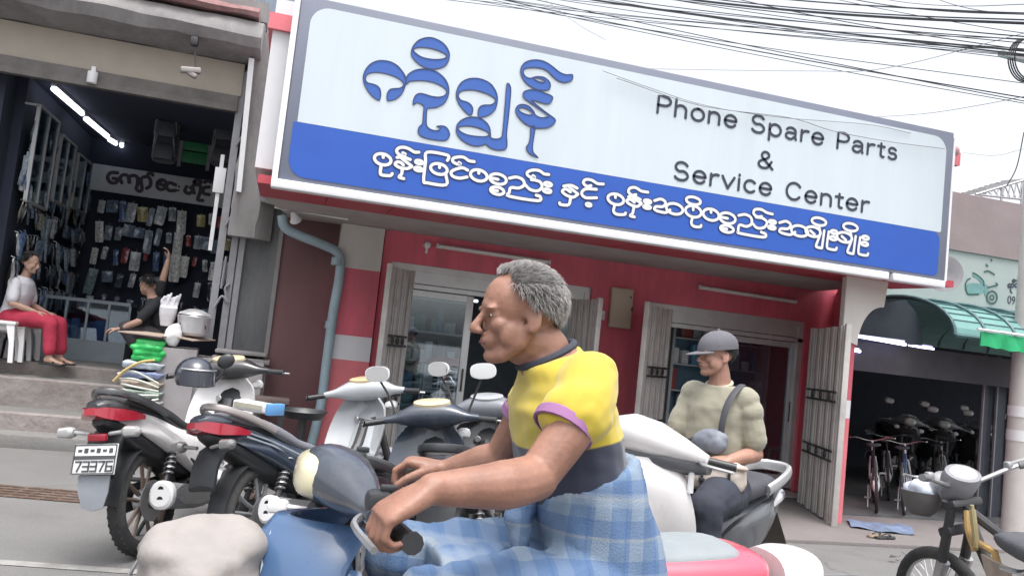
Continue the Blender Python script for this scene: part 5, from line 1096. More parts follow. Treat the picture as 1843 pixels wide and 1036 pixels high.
    b = MB(); b.M = R_; b.loft(dense([se((.99+dx*ck, y, .985+dz), (1, 0, .25), (-.25, 0, 1), a_*ck, h_*ck, 22, 2.4) for y, a_, h_, dx, dz in ((-.27, .022, .018, -.05, -.015), (-.2, .035, .028, -.035, -.008), (-.11, .075, .06, .0, .005), (0, .095, .072, .02, .01), (.11, .075, .06, .0, .005), (.2, .035, .028, -.035, -.008), (.27, .022, .018, -.05, -.015))])); hb_ = b.build('handlebar_cowl', c.get('cowl', M_shield), root, 60)
    b = MB(); b.M = R_ @ Matrix.Translation(Vector((.975, 0, 1.055))) @ Matrix.Rotation(radians(-22), 4, 'Y'); ell = lambda z, k: [Vector((.052*k*cos(a), .105*k*sin(a), z)) for a in [2*pi*i/24 for i in range(24)]]
    b.loft([ell(-.02, 1.08), ell(.012, 1.0), ell(.014, .9)]); cup and b.build('gauge', mat('gauge_face_'+name+str(round(loc[0], 1)), gauge, .2, var=.1, coat=.6), hb_)
    b = MB(); b.M = R_; b.loft(dense([se((1.075+d, 0, .985+d*.1), (0, 1, 0), (-.2, 0, 1), w, h, 26, 2.3) for d, w, h in ((-.02, .088, .06), (.02, .078, .055), (.045, .05, .036), (.052, .01, .01))])); b.build('headlight', mat('headlight_glass', (.62, .62, .60), .08, var=.1, coat=.8), hb_)
    for s in (-1, 1):
        b = MB(); b.M = R_; b.tube([(.94, s*.25, .968), (.905, s*.37, .955)], .0175, 12); b.lathe([(0, 0), (.02, 0), (.02, .008), (0, .008)], (.90, s*.372, .954), 'y', 10); b.build('grip', M_black, root)
        b = MB(); b.M = R_; b.tube(catmull([(.965, s*.23, .968), (.99, s*.29, .96), (.965, s*.40, .945)], 4), .007, 6); b.box((.95, s*.235, .972), (.04, .045, .04), None, .01); b.build('lever', c.get('lever', M_steel), root)
        if mirrors:
            mirror(root, R_ @ Vector((.955, s*.2, .985)), R_ @ Vector((.93, s*.30, 1.21)), steer+s*-.25, back=c.get('mir', M_black))
        b = MB(); b.M = None; b.loft([se((1.06+d, s*.17, .88), (0, 1, 0), (0, 0, 1), w, w*.8, 10) for d, w in ((-.05, .02), (0, .04), (.03, .03), (.04, .01))]); b.build('indicator', M_white, root)
    if rake:                                   # tail section tilted: it drops towards the front
        Rk = Matrix.Translation(Vector((-.34, 0, .80))) @ Matrix.Rotation(radians(rake), 4, 'Y') @ Matrix.Translation(Vector((.34, 0, -.80)))
        kids = [o for o in bpy.data.objects if o.parent == root and o.name.split('.')[0] in ('side_panel', 'tail_light', 'tail_cap', 'seat', 'seat_base', 'undertray', 'grab_rail')]
        for o in kids+[x for x in bpy.data.objects if x.parent in kids]: o.data.transform(Rk)
    return root
def paint(n, col, **k): return mat(n, col, k.pop('rough', .28), coat=.6, var=.06, dirt=.3, dcol=(.20, .19, .18), scale=5, **k)
P_navy = paint('paint_navy', (.028, .04, .062)); P_whitep = paint('paint_pearl', (.68, .66, .66)); P_blk = paint('paint_black', (.02, .021, .025)); P_grey = paint('paint_grey', (.38, .40, .42)); P_red = paint('paint_red_body', (.42, .03, .05))
M_tlr = mat('tail_lens_red', (.34, .012, .03), .15, var=.1, coat=.8)
M_seatb = mat('seat_black', (.03, .031, .034), .5, var=.2, bump=.15, bscale=60, dirt=.35, dcol=(.13, .125, .12)); M_seatg = mat('seat_grey', (.17, .175, .20), .6, var=.1, bump=.15, bscale=60, dirt=.25)
M_rimb = mat('rim_bronze', (.22, .17, .145), .45, metal=.6, var=.15, dirt=.4); M_greyc = mat('cast_grey', (.27, .28, .30), .5, metal=.5, var=.15, dirt=.4)
M_ind = mat('indicator_smoke', (.17, .17, .17), .25, coat=.6)
cA = dict(side=P_whitep, ind=mat('indicator_grey', (.36, .36, .36), .3, coat=.5), tail=P_blk, seat=M_seatb, shield=P_whitep, rim=M_rimb, light=M_tlr, cowl=P_blk, muffler=M_greyc, rail=P_blk)
cB = dict(side=P_navy, ind=M_ind, tail=P_navy, seat=M_seatg, shield=P_grey, rim=M_greyc, light=M_tlr, cowl=P_grey, muffler=M_greyc, stripe=mat('stripe_grey', (.25, .28, .32), .4), rail=mat('rail_greige', (.33, .30, .29), .4, metal=.4), lever=M_white)
cD = dict(side=P_blk, tail=P_blk, seat=M_seatb, shield=P_navy, rim=M_greyc, light=M_tlr, cowl=P_navy, mir=M_white)
cE = dict(side=P_navy, tail=P_blk, seat=M_seatb, shield=P_blk, rim=M_greyc, light=M_tlr, cowl=mat('paint_mid_grey', (.16, .17, .19), .3, coat=.5), mir=M_white)
def yawdir(deg): return radians(90-deg)          # compass-like: 0 = straight away from the camera, 90 = to the right
# A and B: rear wheel contacts measured in the picture
gA = PZ(235, 1003)
bA = underbone('motorcycle', 'white sided black motorcycle with number plate, leftmost parked bike', (gA.x+.06, gA.y+.06, 0), yawdir(23), cA, plate='73376', sc=1.11, steer=.2, lean=radians(8), mirrors=False, rake=8)
bB = (gA.x+.74, gA.y-.16, 0)
underbone('motorcycle', 'dark navy motorcycle with grey seat and stripes beside the white sided one', bB, yawdir(43), cB, sc=1.08, mirrors=False, steer=.45, lean=radians(11), gauge=(.50, .40, .24), shield=P_grey, rake=9)
def away(px, py, z, comp, back=1.0):            # rear-axle spot of a bike whose handlebar shows at a picture point
    h = PZ(px, py, z); a = yawdir(comp); return (h.x-cos(a)*back, h.y-sin(a)*back, 0)
underbone('motorcycle', 'black motorcycle with white backed mirrors parked behind the passing rider', away(815, 752, 1.02, 30), yawdir(30), cD, sc=1.04, steer=.2, lean=radians(8))
underbone('motorcycle', 'navy and grey motorcycle half hidden behind the passing rider', away(905, 742, 1.04, 24), yawdir(24), cE, sc=1.07, steer=-.1, lean=radians(6), gauge=(.30, .31, .33))
# ---- the scooter the capped man sits on
def scooter(name, label, loc, yaw, lean=0):
    root = thing(name, label, 'scooter', loc)
    root.matrix_basis = Matrix.Translation(Vector(loc)) @ Matrix.Rotation(yaw, 4, 'Z') @ Matrix.Rotation(-lean, 4, 'X') @ Matrix.Scale(1.04, 4)
    wheel(root, 0, .27, .10, M_greyc, 5); wheel(root, 1.24, .27, .09, M_greyc, 5)
    Mw = P_whitep; dk = mat('paint_scooter_grey', (.085, .09, .10), .35, coat=.4, var=.1, dirt=.2)
    body(root, 'seat', mat('seat_slate', (.055, .055, .065), .55, var=.15, bump=.1), [(-.30, .80, .08, .02), (-.2, .82, .13, .05), (.05, .80, .15, .06), (.3, .77, .14, .055), (.48, .74, .09, .045), (.55, .72, .05, .02)], 3.)
    body(root, 'under_seat', dk, [(-.34, .70, .05, .05), (-.2, .66, .13, .11), (.1, .56, .16, .17), (.4, .52, .16, .19), (.52, .48, .14, .16), (.56, .42, .10, .1)], 3.)
    for s in (-1, 1):
        b = MB(); P = catmull([Vector((x, s*w, z)) for x, z, w in ((-.46, .80, .06), (-.2, .75, .135), (.15, .70, .17), (.46, .62, .165), (.50, .50, .16), (.3, .46, .175), (.0, .53, .16), (-.3, .66, .11))], 3, True); cen = Vector((.08, 0, .63)); b.loft([[p-Vector((0, s*.03, 0)) for p in P], P, [Vector((cen.x+(p.x-cen.x)*.7, p.y+s*.02, cen.z+(p.z-cen.z)*.7)) for p in P], [Vector((cen.x+(p.x-cen.x)*.3, s*.19, cen.z+(p.z-cen.z)*.3)) for p in P]]); b.build('side_panel', dk if s else dk, root, 55)
    b = MB(); b.tube(catmull([(-.05, .15, .80), (-.25, .15, .85), (-.45, .10, .885), (-.50, 0, .89), (-.45, -.10, .885), (-.25, -.15, .85), (-.05, -.15, .80)], 4), .018, 8, flat=1.7); b.build('grab_rail', mat('rail_pale', (.40, .40, .41), .4, metal=.3), root)
    b = MB(); b.loft([ringx(x, z, w, h, 2.4) for x, z, w, h in ((-.52, .73, .03, .02), (-.47, .735, .085, .045), (-.34, .73, .12, .045), (-.2, .70, .13, .03))]); b.build('tail_light', mat('clear_lens', (.74, .75, .78), .1, coat=.9, var=.05), root)
    b = MB(); P = [(-.36, .09, .64), (-.36, -.09, .64), (-.56, -.09, .42), (-.62, -.085, .26), (-.62, .085, .26), (-.56, .09, .42)]; b.prism(P, (.0, .0, .008)); b.build('mud_flap', mat('flap_brown', (.085, .075, .065), .7, var=.2, dirt=.4), root)
    b = MB(); b.tube([(.5, -.14, .24), (.2, -.17, .26), (-.25, -.19, .36)], [.05, .065, .06], 14); b.build('muffler', M_darkmetal, root)
    b = MB(); b.box((.2, .1, .30), (.55, .14, .16), (0, -.05, 0), .05); b.build('engine', M_greyc, root)
    for s in (-1,): spring(root, (.0, .12, .33), (.05, .13, .60))
    # floor board, leg shield and big white front
    b = MB(); b.loft([ringx(x, z, w, h, 4) for x, z, w, h in ((.45, .30, .13, .06), (.6, .28, .18, .06), (.85, .28, .18, .06), (.98, .33, .16, .06))]); b.build('floor_board', dk, root)
    b = MB(); rows = [(1.14, 1.0, .15), (1.16, .90, .22), (1.12, .76, .25), (1.06, .62, .235), (1.0, .48, .20), (.96, .34, .15)]; rg2 = []
    for x, z, w in rows:
        f_ = [Vector((x-.15*abs(u)**2.2+.03, u*w, z)) for u in (-1, -.8, -.55, -.3, 0, .3, .55, .8, 1)]; rg2.append(f_+[p-Vector((.05, 0, .0)) for p in reversed(f_)])
    b.loft(dense(rg2)); b.build('leg_shield', Mw, root, 60)
    b = MB(); b.loft(dense([se((x, 0, z), (0, 1, 0), (.35, 0, .93), w, h, 28, 2.4) for x, z, w, h in ((1.02, .62, .12, .10), (1.13, .70, .16, .14), (1.24, .72, .12, .12), (1.30, .70, .06, .06), (1.31, .69, .01, .01))])); b.build('front_nose', Mw, root, 60)
    b = MB(); b.loft([se((x, 0, z), (0, 1, 0), (0, 0, 1), w, h, 18, 2.4) for x, z, w, h in ((1.27, .70, .10, .07), (1.318, .70, .07, .045), (1.325, .70, .02, .02))]); b.build('headlight', mat('headlight_glass', (.62, .62, .6)), root)
    b = MB(); b.loft([se((x, y, z), (1, 0, .2), (-.2, 0, 1), a_, h, 16, 2.4) for x, y, z, a_, h in ((.98, -.30, 1.02, .025, .02), (1.02, -.2, 1.05, .07, .05), (1.05, -.1, 1.075, .12, .075), (1.06, 0, 1.085, .14, .085), (1.05, .1, 1.075, .12, .075), (1.02, .2, 1.05, .07, .05), (.98, .30, 1.02, .025, .02))]); hc = b.build('handlebar_cowl', Mw, root, 60)
    b = MB(); b.loft([se((x, y, z), (1, 0, .2), (-.2, 0, 1), a_, h, 16, 2.6) for x, y, z, a_, h in ((.96, -.30, .985, .03, .03), (1.0, -.15, .985, .10, .05), (1.02, 0, .985, .13, .06), (1.0, .15, .985, .10, .05), (.96, .30, .985, .03, .03))]); b.build('lower_cowl', dk, root, 60)
    b = MB()
    for dz, ln in ((.06, .1), (.03, .13)): b.box((1.03, .128, 1.045+dz*.5), (ln, .01, .008), (0, .1, .5))
    b.build('cowl_slit', M_black, hc)
    ar = [radians(15+140*k/12) for k in range(13)]; b = MB(); b.loft([[Vector((1.24+.31*cos(a), y, .27+.31*sin(a)-.03*(abs(y)/.06)**2)) for y in (-.07, -.045, 0, .045, .07)]+[Vector((1.24+.30*cos(a), y, .27+.30*sin(a)-.03*(abs(y)/.06)**2)) for y in (.068, 0, -.068)] for a in ar]); b.build('front_fender', Mw, root)
    b = MB()
    for s in (-1, 1): b.tube([(1.1, s*.07, .6), (1.235, s*.08, .27)], .022, 8)
    b.build('fork', M_darkmetal, root)
    for s in (-1, 1):
        b = MB(); b.tube([(.97, s*.27, 1.015), (.91, s*.40, 1.0)], .018, 12); b.build('grip', M_black, root)
        b = MB(); b.tube(catmull([(.99, s*.25, 1.01), (1.02, s*.31, 1.0), (.98, s*.42, .985)], 4), .007, 6); b.build('lever', M_steel, root)
    mirror(root, (1.0, -.23, 1.05), (.95, -.34, 1.25), .3, back=M_black)
    b = MB(); b.tube([(1.0, .24, .96), (1.0, .24, .87)], .014, 8); b.build('hook', M_white, root)
    return root
HM = PZ(1278, 884, .82); yM = radians(214); print('man hip', HM)
scooter('scooter', 'white fronted scooter with grey tail carrying the man in the cap', (HM.x-cos(yM)*.33, HM.y-sin(yM)*.33, 0), yM)
# ---- the old stripped motorcycle at the right edge
def old_bike(loc, yaw, steer=.30, lean=radians(9)):
    root = thing('old_motorcycle', 'stripped old motorcycle with spoked wheels and chrome seat rail at the right edge', 'motorcycle', loc)
    root.matrix_basis = Matrix.Translation(Vector(loc)) @ Matrix.Rotation(yaw, 4, 'Z') @ Matrix.Rotation(-lean, 4, 'X') @ Matrix.Scale(1.05, 4)
    wheel(root, 0, .29, .085, M_steel, wire=True)
    ST = Matrix.Translation(Vector((1.0, 0, 0))) @ Matrix.Rotation(steer, 4, 'Z') @ Matrix.Translation(Vector((-1.0, 0, 0)))
    w = wheel(root, 1.20, .30, .065, M_steel, wire=True); 
    for o in [w]+[x for x in bpy.data.objects if x.parent == w]: o.data.transform(ST)
    dm = M_darkmetal; och = mat('ochre_frame', (.42, .27, .10), .6, var=.3, dirt=.5, scale=10, dcol=(.2, .14, .1)); tanp = mat('tan_panel', (.36, .29, .24), .6, var=.25, scale=8, dirt=.5)
    b = MB(); b.M = ST
    for s in (-1, 1): b.tube([(1.0, s*.075, .88), (1.09, s*.08, .58), (1.2, s*.08, .30)], [.022, .026, .02], 10)
    b.box((1.01, 0, .86), (.08, .2, .04), (0, .35, 0), .012); b.box((1.05, 0, .72), (.08, .2, .05), (0, .35, 0), .012); b.build('fork', dm, root)
    b = MB(); b.M = ST; 
    for s in (-1, 1): b.tube([(1.085, s*.08, .56), (1.2, s*.08, .30)], [.032, .027], 10)
    b.build('fork_slider', M_steel, root)
    b = MB(); b.tube(catmull([(.98, 0, .80), (.86, 0, .62), (.7, 0, .42), (.5, 0, .3)], 4), .028, 8); b.tube(catmull([(.98, 0, .84), (.7, 0, .76), (.4, 0, .70), (.0, 0, .72), (-.25, 0, .74)], 4), .024, 8); b.tube([(.35, .1, .70), (.45, .1, .3)], .02, 8); b.tube([(.35, -.1, .70), (.45, -.1, .3)], .02, 8); b.tube([(0, .09, .29), (.45, .1, .33)], .02, 8); b.tube([(0, -.09, .29), (.45, -.1, .33)], .02, 8); b.build('frame', dm, root)
    b = MB(); b.tube(catmull([(.93, .03, .84), (.90, .05, .75), (.86, .05, .66)], 4), .017, 8); b.tube([(.92, .02, .70), (.70, .05, .69), (.66, .05, .58)], .018, 8); b.build('brace', och, root)
    b = MB(); b.prism([(.80, .06, .66), (.54, .10, .66), (.50, .11, .50), (.58, .11, .40), (.68, .09, .44)], (0, -.02, 0)); b.build('side_plate', tanp, root)
    body(root, 'seat', mat('seat_old', (.075, .078, .088), .6, var=.2, bump=.2, dirt=.3), [(-.28, .80, .08, .02), (-.2, .80, .12, .045), (.1, .775, .135, .05), (.4, .76, .125, .05), (.62, .76, .08, .04), (.70, .76, .05, .02)], 3.2)
    b = MB(); b.tube(catmull([(.50, .15, .68), (.34, .155, .70), (.18, .155, .79), (.0, .155, .83), (-.25, .13, .85), (-.36, 0, .86), (-.25, -.13, .85), (0, -.155, .83), (.18, -.155, .79), (.4, -.155, .70)], 5), .013, 8); b.build('seat_rail', M_chrome, root)
    b = MB(); b.box((.62, 0, .33), (.30, .22, .24), (0, -.1, 0), .05); b.lathe([(0, .16), (.08, .16), (.09, .13), (.09, 0)], (.55, 0, .31), 'y', 22)
    for k in range(8): b.box((.80+.02*k, 0, .40+.006*k), (.009, .17, .15), (0, -.2, 0), .003)
    b.build('engine', mat('engine_rusty', (.19, .165, .15), .6, metal=.4, var=.35, scale=12, dirt=.6, dcol=(.12, .07, .04)), root)
    b = MB(); b.tube(catmull([(.92, .06, .36), (.95, .12, .22), (.7, .16, .16), (.4, .17, .22)], 5), .02, 8); b.tube([(.4, .17, .22), (.2, .18, .28), (-.1, .19, .36)], [.04, .05, .05], 14); b.build('exhaust', M_steel, root)
    for s in (-1, 1): spring(root, (-.01, s*.12, .33), (.10, s*.12, .68))
    b = MB(); ar = [radians(50+120*k/12) for k in range(13)]; b.loft([[Vector((.33*cos(a), y, .29+.33*sin(a))) for y in (-.06, 0, .06)]+[Vector((.322*cos(a), y, .29+.322*sin(a))) for y in (.06, 0, -.06)] for a in ar]); b.build('rear_fender', mat('fender_maroon', (.16, .05, .07), .5, var=.2, dirt=.4), root)
    b = MB(); b.loft([ringx(x, z, w_, h, 2.4) for x, z, w_, h in ((-.46, .70, .02, .02), (-.44, .70, .06, .04), (-.36, .70, .06, .04))]); b.build('tail_light', M_tlr, root)
    # bars, gauge pod, lamp
    b = MB(); b.M = ST; b.tube(catmull([(.86, .40, 1.05), (.93, .30, 1.03), (.99, .12, .97), (1.0, 0, .95), (.99, -.12, .97), (.93, -.30, 1.03), (.86, -.40, 1.05)], 5), .012, 8); b.build('handlebar', M_steel, root)
    for s in (-1, 1):
        b = MB(); b.M = ST; b.tube([(.92, s*.31, 1.032), (.85, s*.42, 1.055)], .018, 12); b.build('grip', mat('grip_grey', (.13, .13, .14), .7), root)
        b = MB(); b.M = ST; b.tube(catmull([(.96, s*.27, 1.03), (1.0, s*.32, 1.03), (.95, s*.43, 1.06)], 4), .007, 6); b.box((.95, s*.27, 1.035), (.04, .04, .04), None, .01); b.build('lever', M_steel, root)
    b = MB(); b.M = ST @ Matrix.Translation(Vector((1.0, .0, 1.0))) @ Matrix.Rotation(radians(-30), 4, 'Y'); ell = lambda z, k: [Vector((.075*k*cos(a), .10*k*sin(a), z)) for a in [2*pi*i/24 for i in range(24)]]; b.loft([ell(-.14, .6), ell(-.09, .95), ell(-.02, 1.08), ell(.02, 1.0), ell(.022, .8)]); g_ = b.build('gauge_pod', mat('pod_grey', (.20, .20, .22), .5, var=.15, dirt=.3), root)
    b = MB(); b.M = ST @ Matrix.Translation(Vector((1.0, .0, 1.0))) @ Matrix.Rotation(radians(-30), 4, 'Y'); b.loft([ell(.021, .76), ell(.025, .74)]); b.build('gauge_face', mat('gauge_pale', (.62, .64, .70), .2, coat=.5), g_)
    b = MB(); b.M = ST; b.lathe([(0, -.08), (.05, -.07), (.075, -.02), (.08, .02), (.06, .035), (0, .04)], (1.12, 0, .93), 'x', 20); b.build('headlight', M_steel, root)
    b = MB(); b.cyl((.84, .05, .68), (.85, .05, .86), .015, n=8); b.cyl((.85, .05, .86), (.85, .05, .885), .009, n=8); b.build('bottle_mount', mat('yellow_tube', (.34, .29, .15), .5, dirt=.4), root)
    b = MB()
    for s in (-1, 1): b.cyl((.5, s*.1, .24), (.5, s*.3, .25), .014, n=8)
    b.tube([(.4, .14, .26), (.34, .24, .1), (.31, .3, 0)], .012, 8); b.build('footrest', dm, root)
    return root
hF = PZ(1795, 860, 1.05); yF = yawdir(13); lF = (hF.x-cos(yF)*1.0, hF.y-sin(yF)*1.0, 0); print('F', hF, lF)
old_bike(lF, yF)
# basket with a cloth bundle in front of its bars
bp = PZ(1660, 888, .90); bk = thing('basket', 'dark round basket with white and blue cloth bundle by the old motorcycle', 'basket', bp)
mb = MB(); mb.lathe([(.0, -.12), (.05, -.115), (.085, -.08), (.105, -.015), (.11, .015), (.105, .015), (.10, -.015), (.08, -.075), (.0, -.105)], (0, 0, 0), 'z', 28); mb.build('bowl', mat('basket_dark', (.10, .095, .095), .7, var=.2, dirt=.3), bk)
mb = MB(); mb.sph((0, 0, .01), (.095, .095, .07)); mb.sph((.035, .02, .055), (.05, .06, .035)); mb.sph((-.035, -.015, .04), (.06, .05, .045)); fuse(mb, 'cloth', mat('cloth_pale_blue', (.50, .54, .62), .8, var=.35, scale=11, dirt=.6, dcol=(.12, .2, .42)), bk, .012, 3, .02, 14)
mb = MB(); mb.tube(catmull([(.1, .05, .0), (.2, .08, .04), (.3, .12, .02)], 4), .014, 6); mb.tube([(.12, -.05, -.03), (.3, .08, -.02)], .01, 6); mb.build('carrier_arm', M_steel, bk)
# ---- motorcycles parked deep inside the dark shop
eb = [o for o in bpy.data.objects if o.get('label', '').startswith('navy and grey motorcycle')][0]
for k, (px, py, cp, lb) in enumerate(((1600, 870, 205, 'dim motorcycle facing out, nearest the red pillar in the dark shop'), (1668, 872, 212, 'dim motorcycle facing out in the middle of the dark shop'), (1735, 875, 208, 'dim motorcycle facing out beside the dark folded gate'))):
    g = PZ(px, py, .06); c_ = copy_tree(eb); a = yawdir(cp); c_.matrix_basis = Matrix.Translation(Vector((g.x-cos(a)*.6, g.y-sin(a)*.6, .06))) @ Matrix.Rotation(a, 4, 'Z') @ Matrix.Rotation(-.1, 4, 'X'); tag(c_, lb, 'motorcycle', 'motorcycles inside the dark right shop')
# ---- bicycles inside the dark shop
def bicycle(loc, yaw, label, col, sc=.9):
    root = thing('bicycle', label, 'bicycle', loc, group='bicycles standing inside the dark right shop')
    root.matrix_basis = Matrix.Translation(Vector(loc)) @ Matrix.Rotation(yaw, 4, 'Z') @ Matrix.Rotation(radians(-6), 4, 'X') @ Matrix.Scale(sc, 4)
    for cx in (0, 1.0):
        b = MB(); c = Vector((cx, 0, .33)); b.tube([c+Vector((.315*cos(2*pi*k/32), 0, .315*sin(2*pi*k/32))) for k in range(32)], .018, 8, closed=True); w = b.build('wheel', M_rubber, root)
        b = MB(); b.tube([c+Vector((.293*cos(2*pi*k/32), 0, .293*sin(2*pi*k/32))) for k in range(32)], .009, 6, closed=True); b.build('rim', M_chrome, w)
        b = MB(); 
        for k in range(18): a = 2*pi*k/18; b.cyl(c+Vector((.02*cos(a+.6), .02*(-1)**k, .02*sin(a+.6))), c+Vector((.29*cos(a), 0, .29*sin(a))), .002, n=4)
        b.build('spokes', M_chrome, w)
        b = MB(); b.lathe([(0, -.05), (.07, -.03), (.075, 0), (.07, .03), (0, .05)], c, 'y', 16); b.build('hub', M_offw, w)
    fm = mat('bike_frame_'+label[:8], col, .4, coat=.4, var=.1)
    b = MB(); q = {'h': (.83, 0, .72), 'b': (.42, 0, .30), 's': (.30, 0, .66)}
    b.tube([q['h'], q['b']], .018, 8); b.tube([q['b'], q['s']], .017, 8); b.tube([q['s'], (.84, 0, .66)], .016, 8)
    for s in (-1, 1): b.tube([(0, s*.05, .33), q['b']], .010, 6); b.tube([(0, s*.05, .33), q['s']], .009, 6)
    b.build('frame', fm, root)
    b = MB()
    for s in (-1, 1): b.tube([(.84, s*.03, .64), (.9, s*.045, .5), (1.0, s*.05, .33)], .012, 8)
    b.tube([(.84, 0, .62), (.81, 0, .86)], .014, 8); b.build('fork', M_offw, root)
    b = MB(); b.tube(catmull([(.66, .28, .90), (.76, .2, .90), (.82, .06, .86), (.82, -.06, .86), (.76, -.2, .90), (.66, -.28, .90)], 4), .011, 8); b.build('handlebar', M_chrome, root)
    b = MB(); b.loft([ringx(x, z, w, h) for x, z, w, h in ((.10, .83, .05, .012), (.14, .84, .09, .025), (.25, .83, .05, .025), (.38, .82, .02, .018))]); b.cyl((.30, 0, .66), (.25, 0, .82), .012, n=8); b.build('saddle', M_black, root)
    b = MB(); b.lathe([(.0, .045), (.08, .045), (.08, .05), (.0, .05)], (.42, 0, .30), 'y', 20); b.tube([(.42, .06, .30), (.42, .06, .14)], .01, 6); b.tube([(.42, -.06, .30), (.42, -.06, .46)], .01, 6); b.box((.42, .10, .14), (.09, .07, .02)); b.box((.42, -.10, .46), (.09, .07, .02)); b.tube(catmull([(.36, .1, .02), (.42, .09, .16), (.44, .08, .3)], 3), .01, 6); b.build('crank', M_steel, root)
    return root
for (px, py, cp, lb, col, zz) in ((1578, 922, 38, 'white forked bicycle nearest the red pillar in the dark shop', (.03, .03, .04), .06), (1628, 926, 44, 'blue framed bicycle with white crank, second from the red pillar', (.03, .06, .18), .06), (1690, 905, 48, 'dark bicycle behind the basket in the dark shop', (.05, .02, .02), .06), (1600, 900, 40, 'black bicycle deepest in the dark shop', (.02, .02, .02), .06)):
    g = PZ(px, py, zz); bicycle((g.x, g.y, zz), yawdir(cp), lb, col)
# ---- the passing rider's motorcycle
P_blue = paint('paint_steel_blue', (.055, .11, .22)); P_rednk = paint('paint_pink_red', (.60, .08, .13))
cR = dict(side=P_navy, tail=P_whitep, seat=M_seatg, shield=P_blue, rim=M_greyc, light=M_tlr, cowl=P_navy, rail=mat('rail_dark', (.06, .06, .07), .4))
YB = 1.86; SB = 1.05; xR = 1.215
rb = underbone('motorcycle', 'steel blue motorcycle with cream headlamp ridden by the grey haired man', (xR, YB, 0), pi, cR, lean=0, sc=SB, group=None, mirrors=False, cat='motorcycle', bar_dz=.088, ck=.80, cup=False, gauge=(.05, .07, .12))
body(rb, 'pillion_pad', mat('pad_grey', (.22, .245, .26), .7, var=.1, bump=.1), [(.07, .955, .05, .02), (.11, .96, .10, .032), (.25, .95, .115, .034), (.41, .94, .11, .03), (.49, .93, .08, .015)], 3.)
body(rb, 'pillion_rim', P_rednk, [(.0, .925, .05, .03), (.05, .93, .125, .05), (.25, .915, .14, .06), (.45, .90, .13, .06), (.55, .88, .09, .03)], 3.)
mb = MB(); mb.box((.22, 0, .86), (.24, .12, .08), None, .02); mb.build('pad_bracket', M_darkmetal, rb)
body(rb, 'tail_cowl', P_whitep, [(-.16, .925, .03, .02), (-.14, .925, .08, .05), (-.08, .92, .10, .06), (-.03, .915, .09, .055)])
mb = MB(); mb.loft(dense([se((1.03+d, 0, 1.085+d*.05), (0, 1, 0), (-.1, 0, 1), w, h, 36, 3.) for d, w, h in ((-.05, .085, .036), (.0, .10, .046), (.04, .09, .042), (.058, .06, .028), (.063, .01, .008))]))
for o in [x for x in bpy.data.objects if x.name.split('.')[0] == 'headlight' and x.parent and x.parent.parent == rb]: bpy.data.objects.remove(o)
mb.build('headlamp', mat('cream_lens', (.62, .57, .40), .2, var=.08, coat=.6), rb)
mb = MB(); rows = [(1.12, 1.0, .10), (1.17, .92, .15), (1.19, .79, .18), (1.15, .62, .17)]; rg2 = []
for x, z, w in rows: f_ = [Vector((x-.16*abs(u)**2, u*w, z)) for u in (-1, -.85, -.7, -.52, -.35, -.17, 0, .17, .35, .52, .7, .85, 1)]; rg2.append(f_+[p-Vector((.03, 0, 0)) for p in reversed(f_)])
mb.loft(dense(rg2, 5)); ff = mb.build('front_fairing', P_blue, rb, 60)
mb = MB()
for s in (-1, 1):
    for du, m_ in ((0, 0),):
        A = [Vector((x-.16*u*u+.004, s*u*w, z)) for (x, z, w), u in zip(((1.135, .975, .12), (1.16, .93, .148), (1.18, .87, .165), (1.19, .79, .18), (1.18, .71, .177)), (.30, .42, .55, .68, .80))]
        mb.strip(A, [p+Vector((0, s*.022, -.03)) for p in A])
mb.build('fairing_stripe', mat('stripe_pale', (.46, .50, .55), .35, coat=.5), ff, smooth=0)
for s in (-1, 1): mb = MB(); mb.box((.945, s*.245, 1.075), (.05, .05, .055), None, .012); mb.box((.93, s*.245, 1.107), (.03, .02, .012), None, .003); mb.build('switch_block', M_black, rb)
# wire carrier and white bundle ahead of the bars
mb = MB(); mb.M = Matrix.Translation(Vector((-.09, YB-.05, .78)))
for zz, k in ((0, .8), (.08, .9), (.15, 1.)): mb.tube([Vector((sx*.135*k, sy*.16*k, zz)) for sx, sy in ((-1, -1), (1, -1), (1, 1), (-1, 1))], .005, 6, closed=True)
for k in range(14):
    a = 2*pi*k/14; x, y = max(-.135, min(.135, .19*cos(a))), max(-.16, min(.16, .225*sin(a))); mb.cyl((x*.8, y*.8, 0), (x, y, .15), .003, n=5)
for k in range(6): mb.cyl((-.108, -.128+.051*k, 0), (.108, -.128+.051*k, 0), .003, n=5)
mb.tube([(.1, 0, .02), (.2, 0, .08), (.27, 0, .14)], .008, 6); mb.build('front_basket', M_steel, rb, world=True)
mb = MB(); mb.sph((0, 0, .13), (.125, .15, .115)); mb.sph((-.03, -.0, .19), (.09, .12, .065)); mb.sph((.04, .02, .185), (.085, .12, .06)); wbd = fuse(mb, 'cloth_bundle', mat('bundle_white', (.27, .25, .24), .8, var=.14, scale=5, dirt=.6, dcol=(.30, .25, .22), bump=.3, bscale=18), None, .010, 3, .026, (7, 7, 13)); wbd.location = (-.09, YB-.05, .79); tag(wbd, 'off white cloth bundle stuffed in the wire basket ahead of the handlebar', 'bundle')
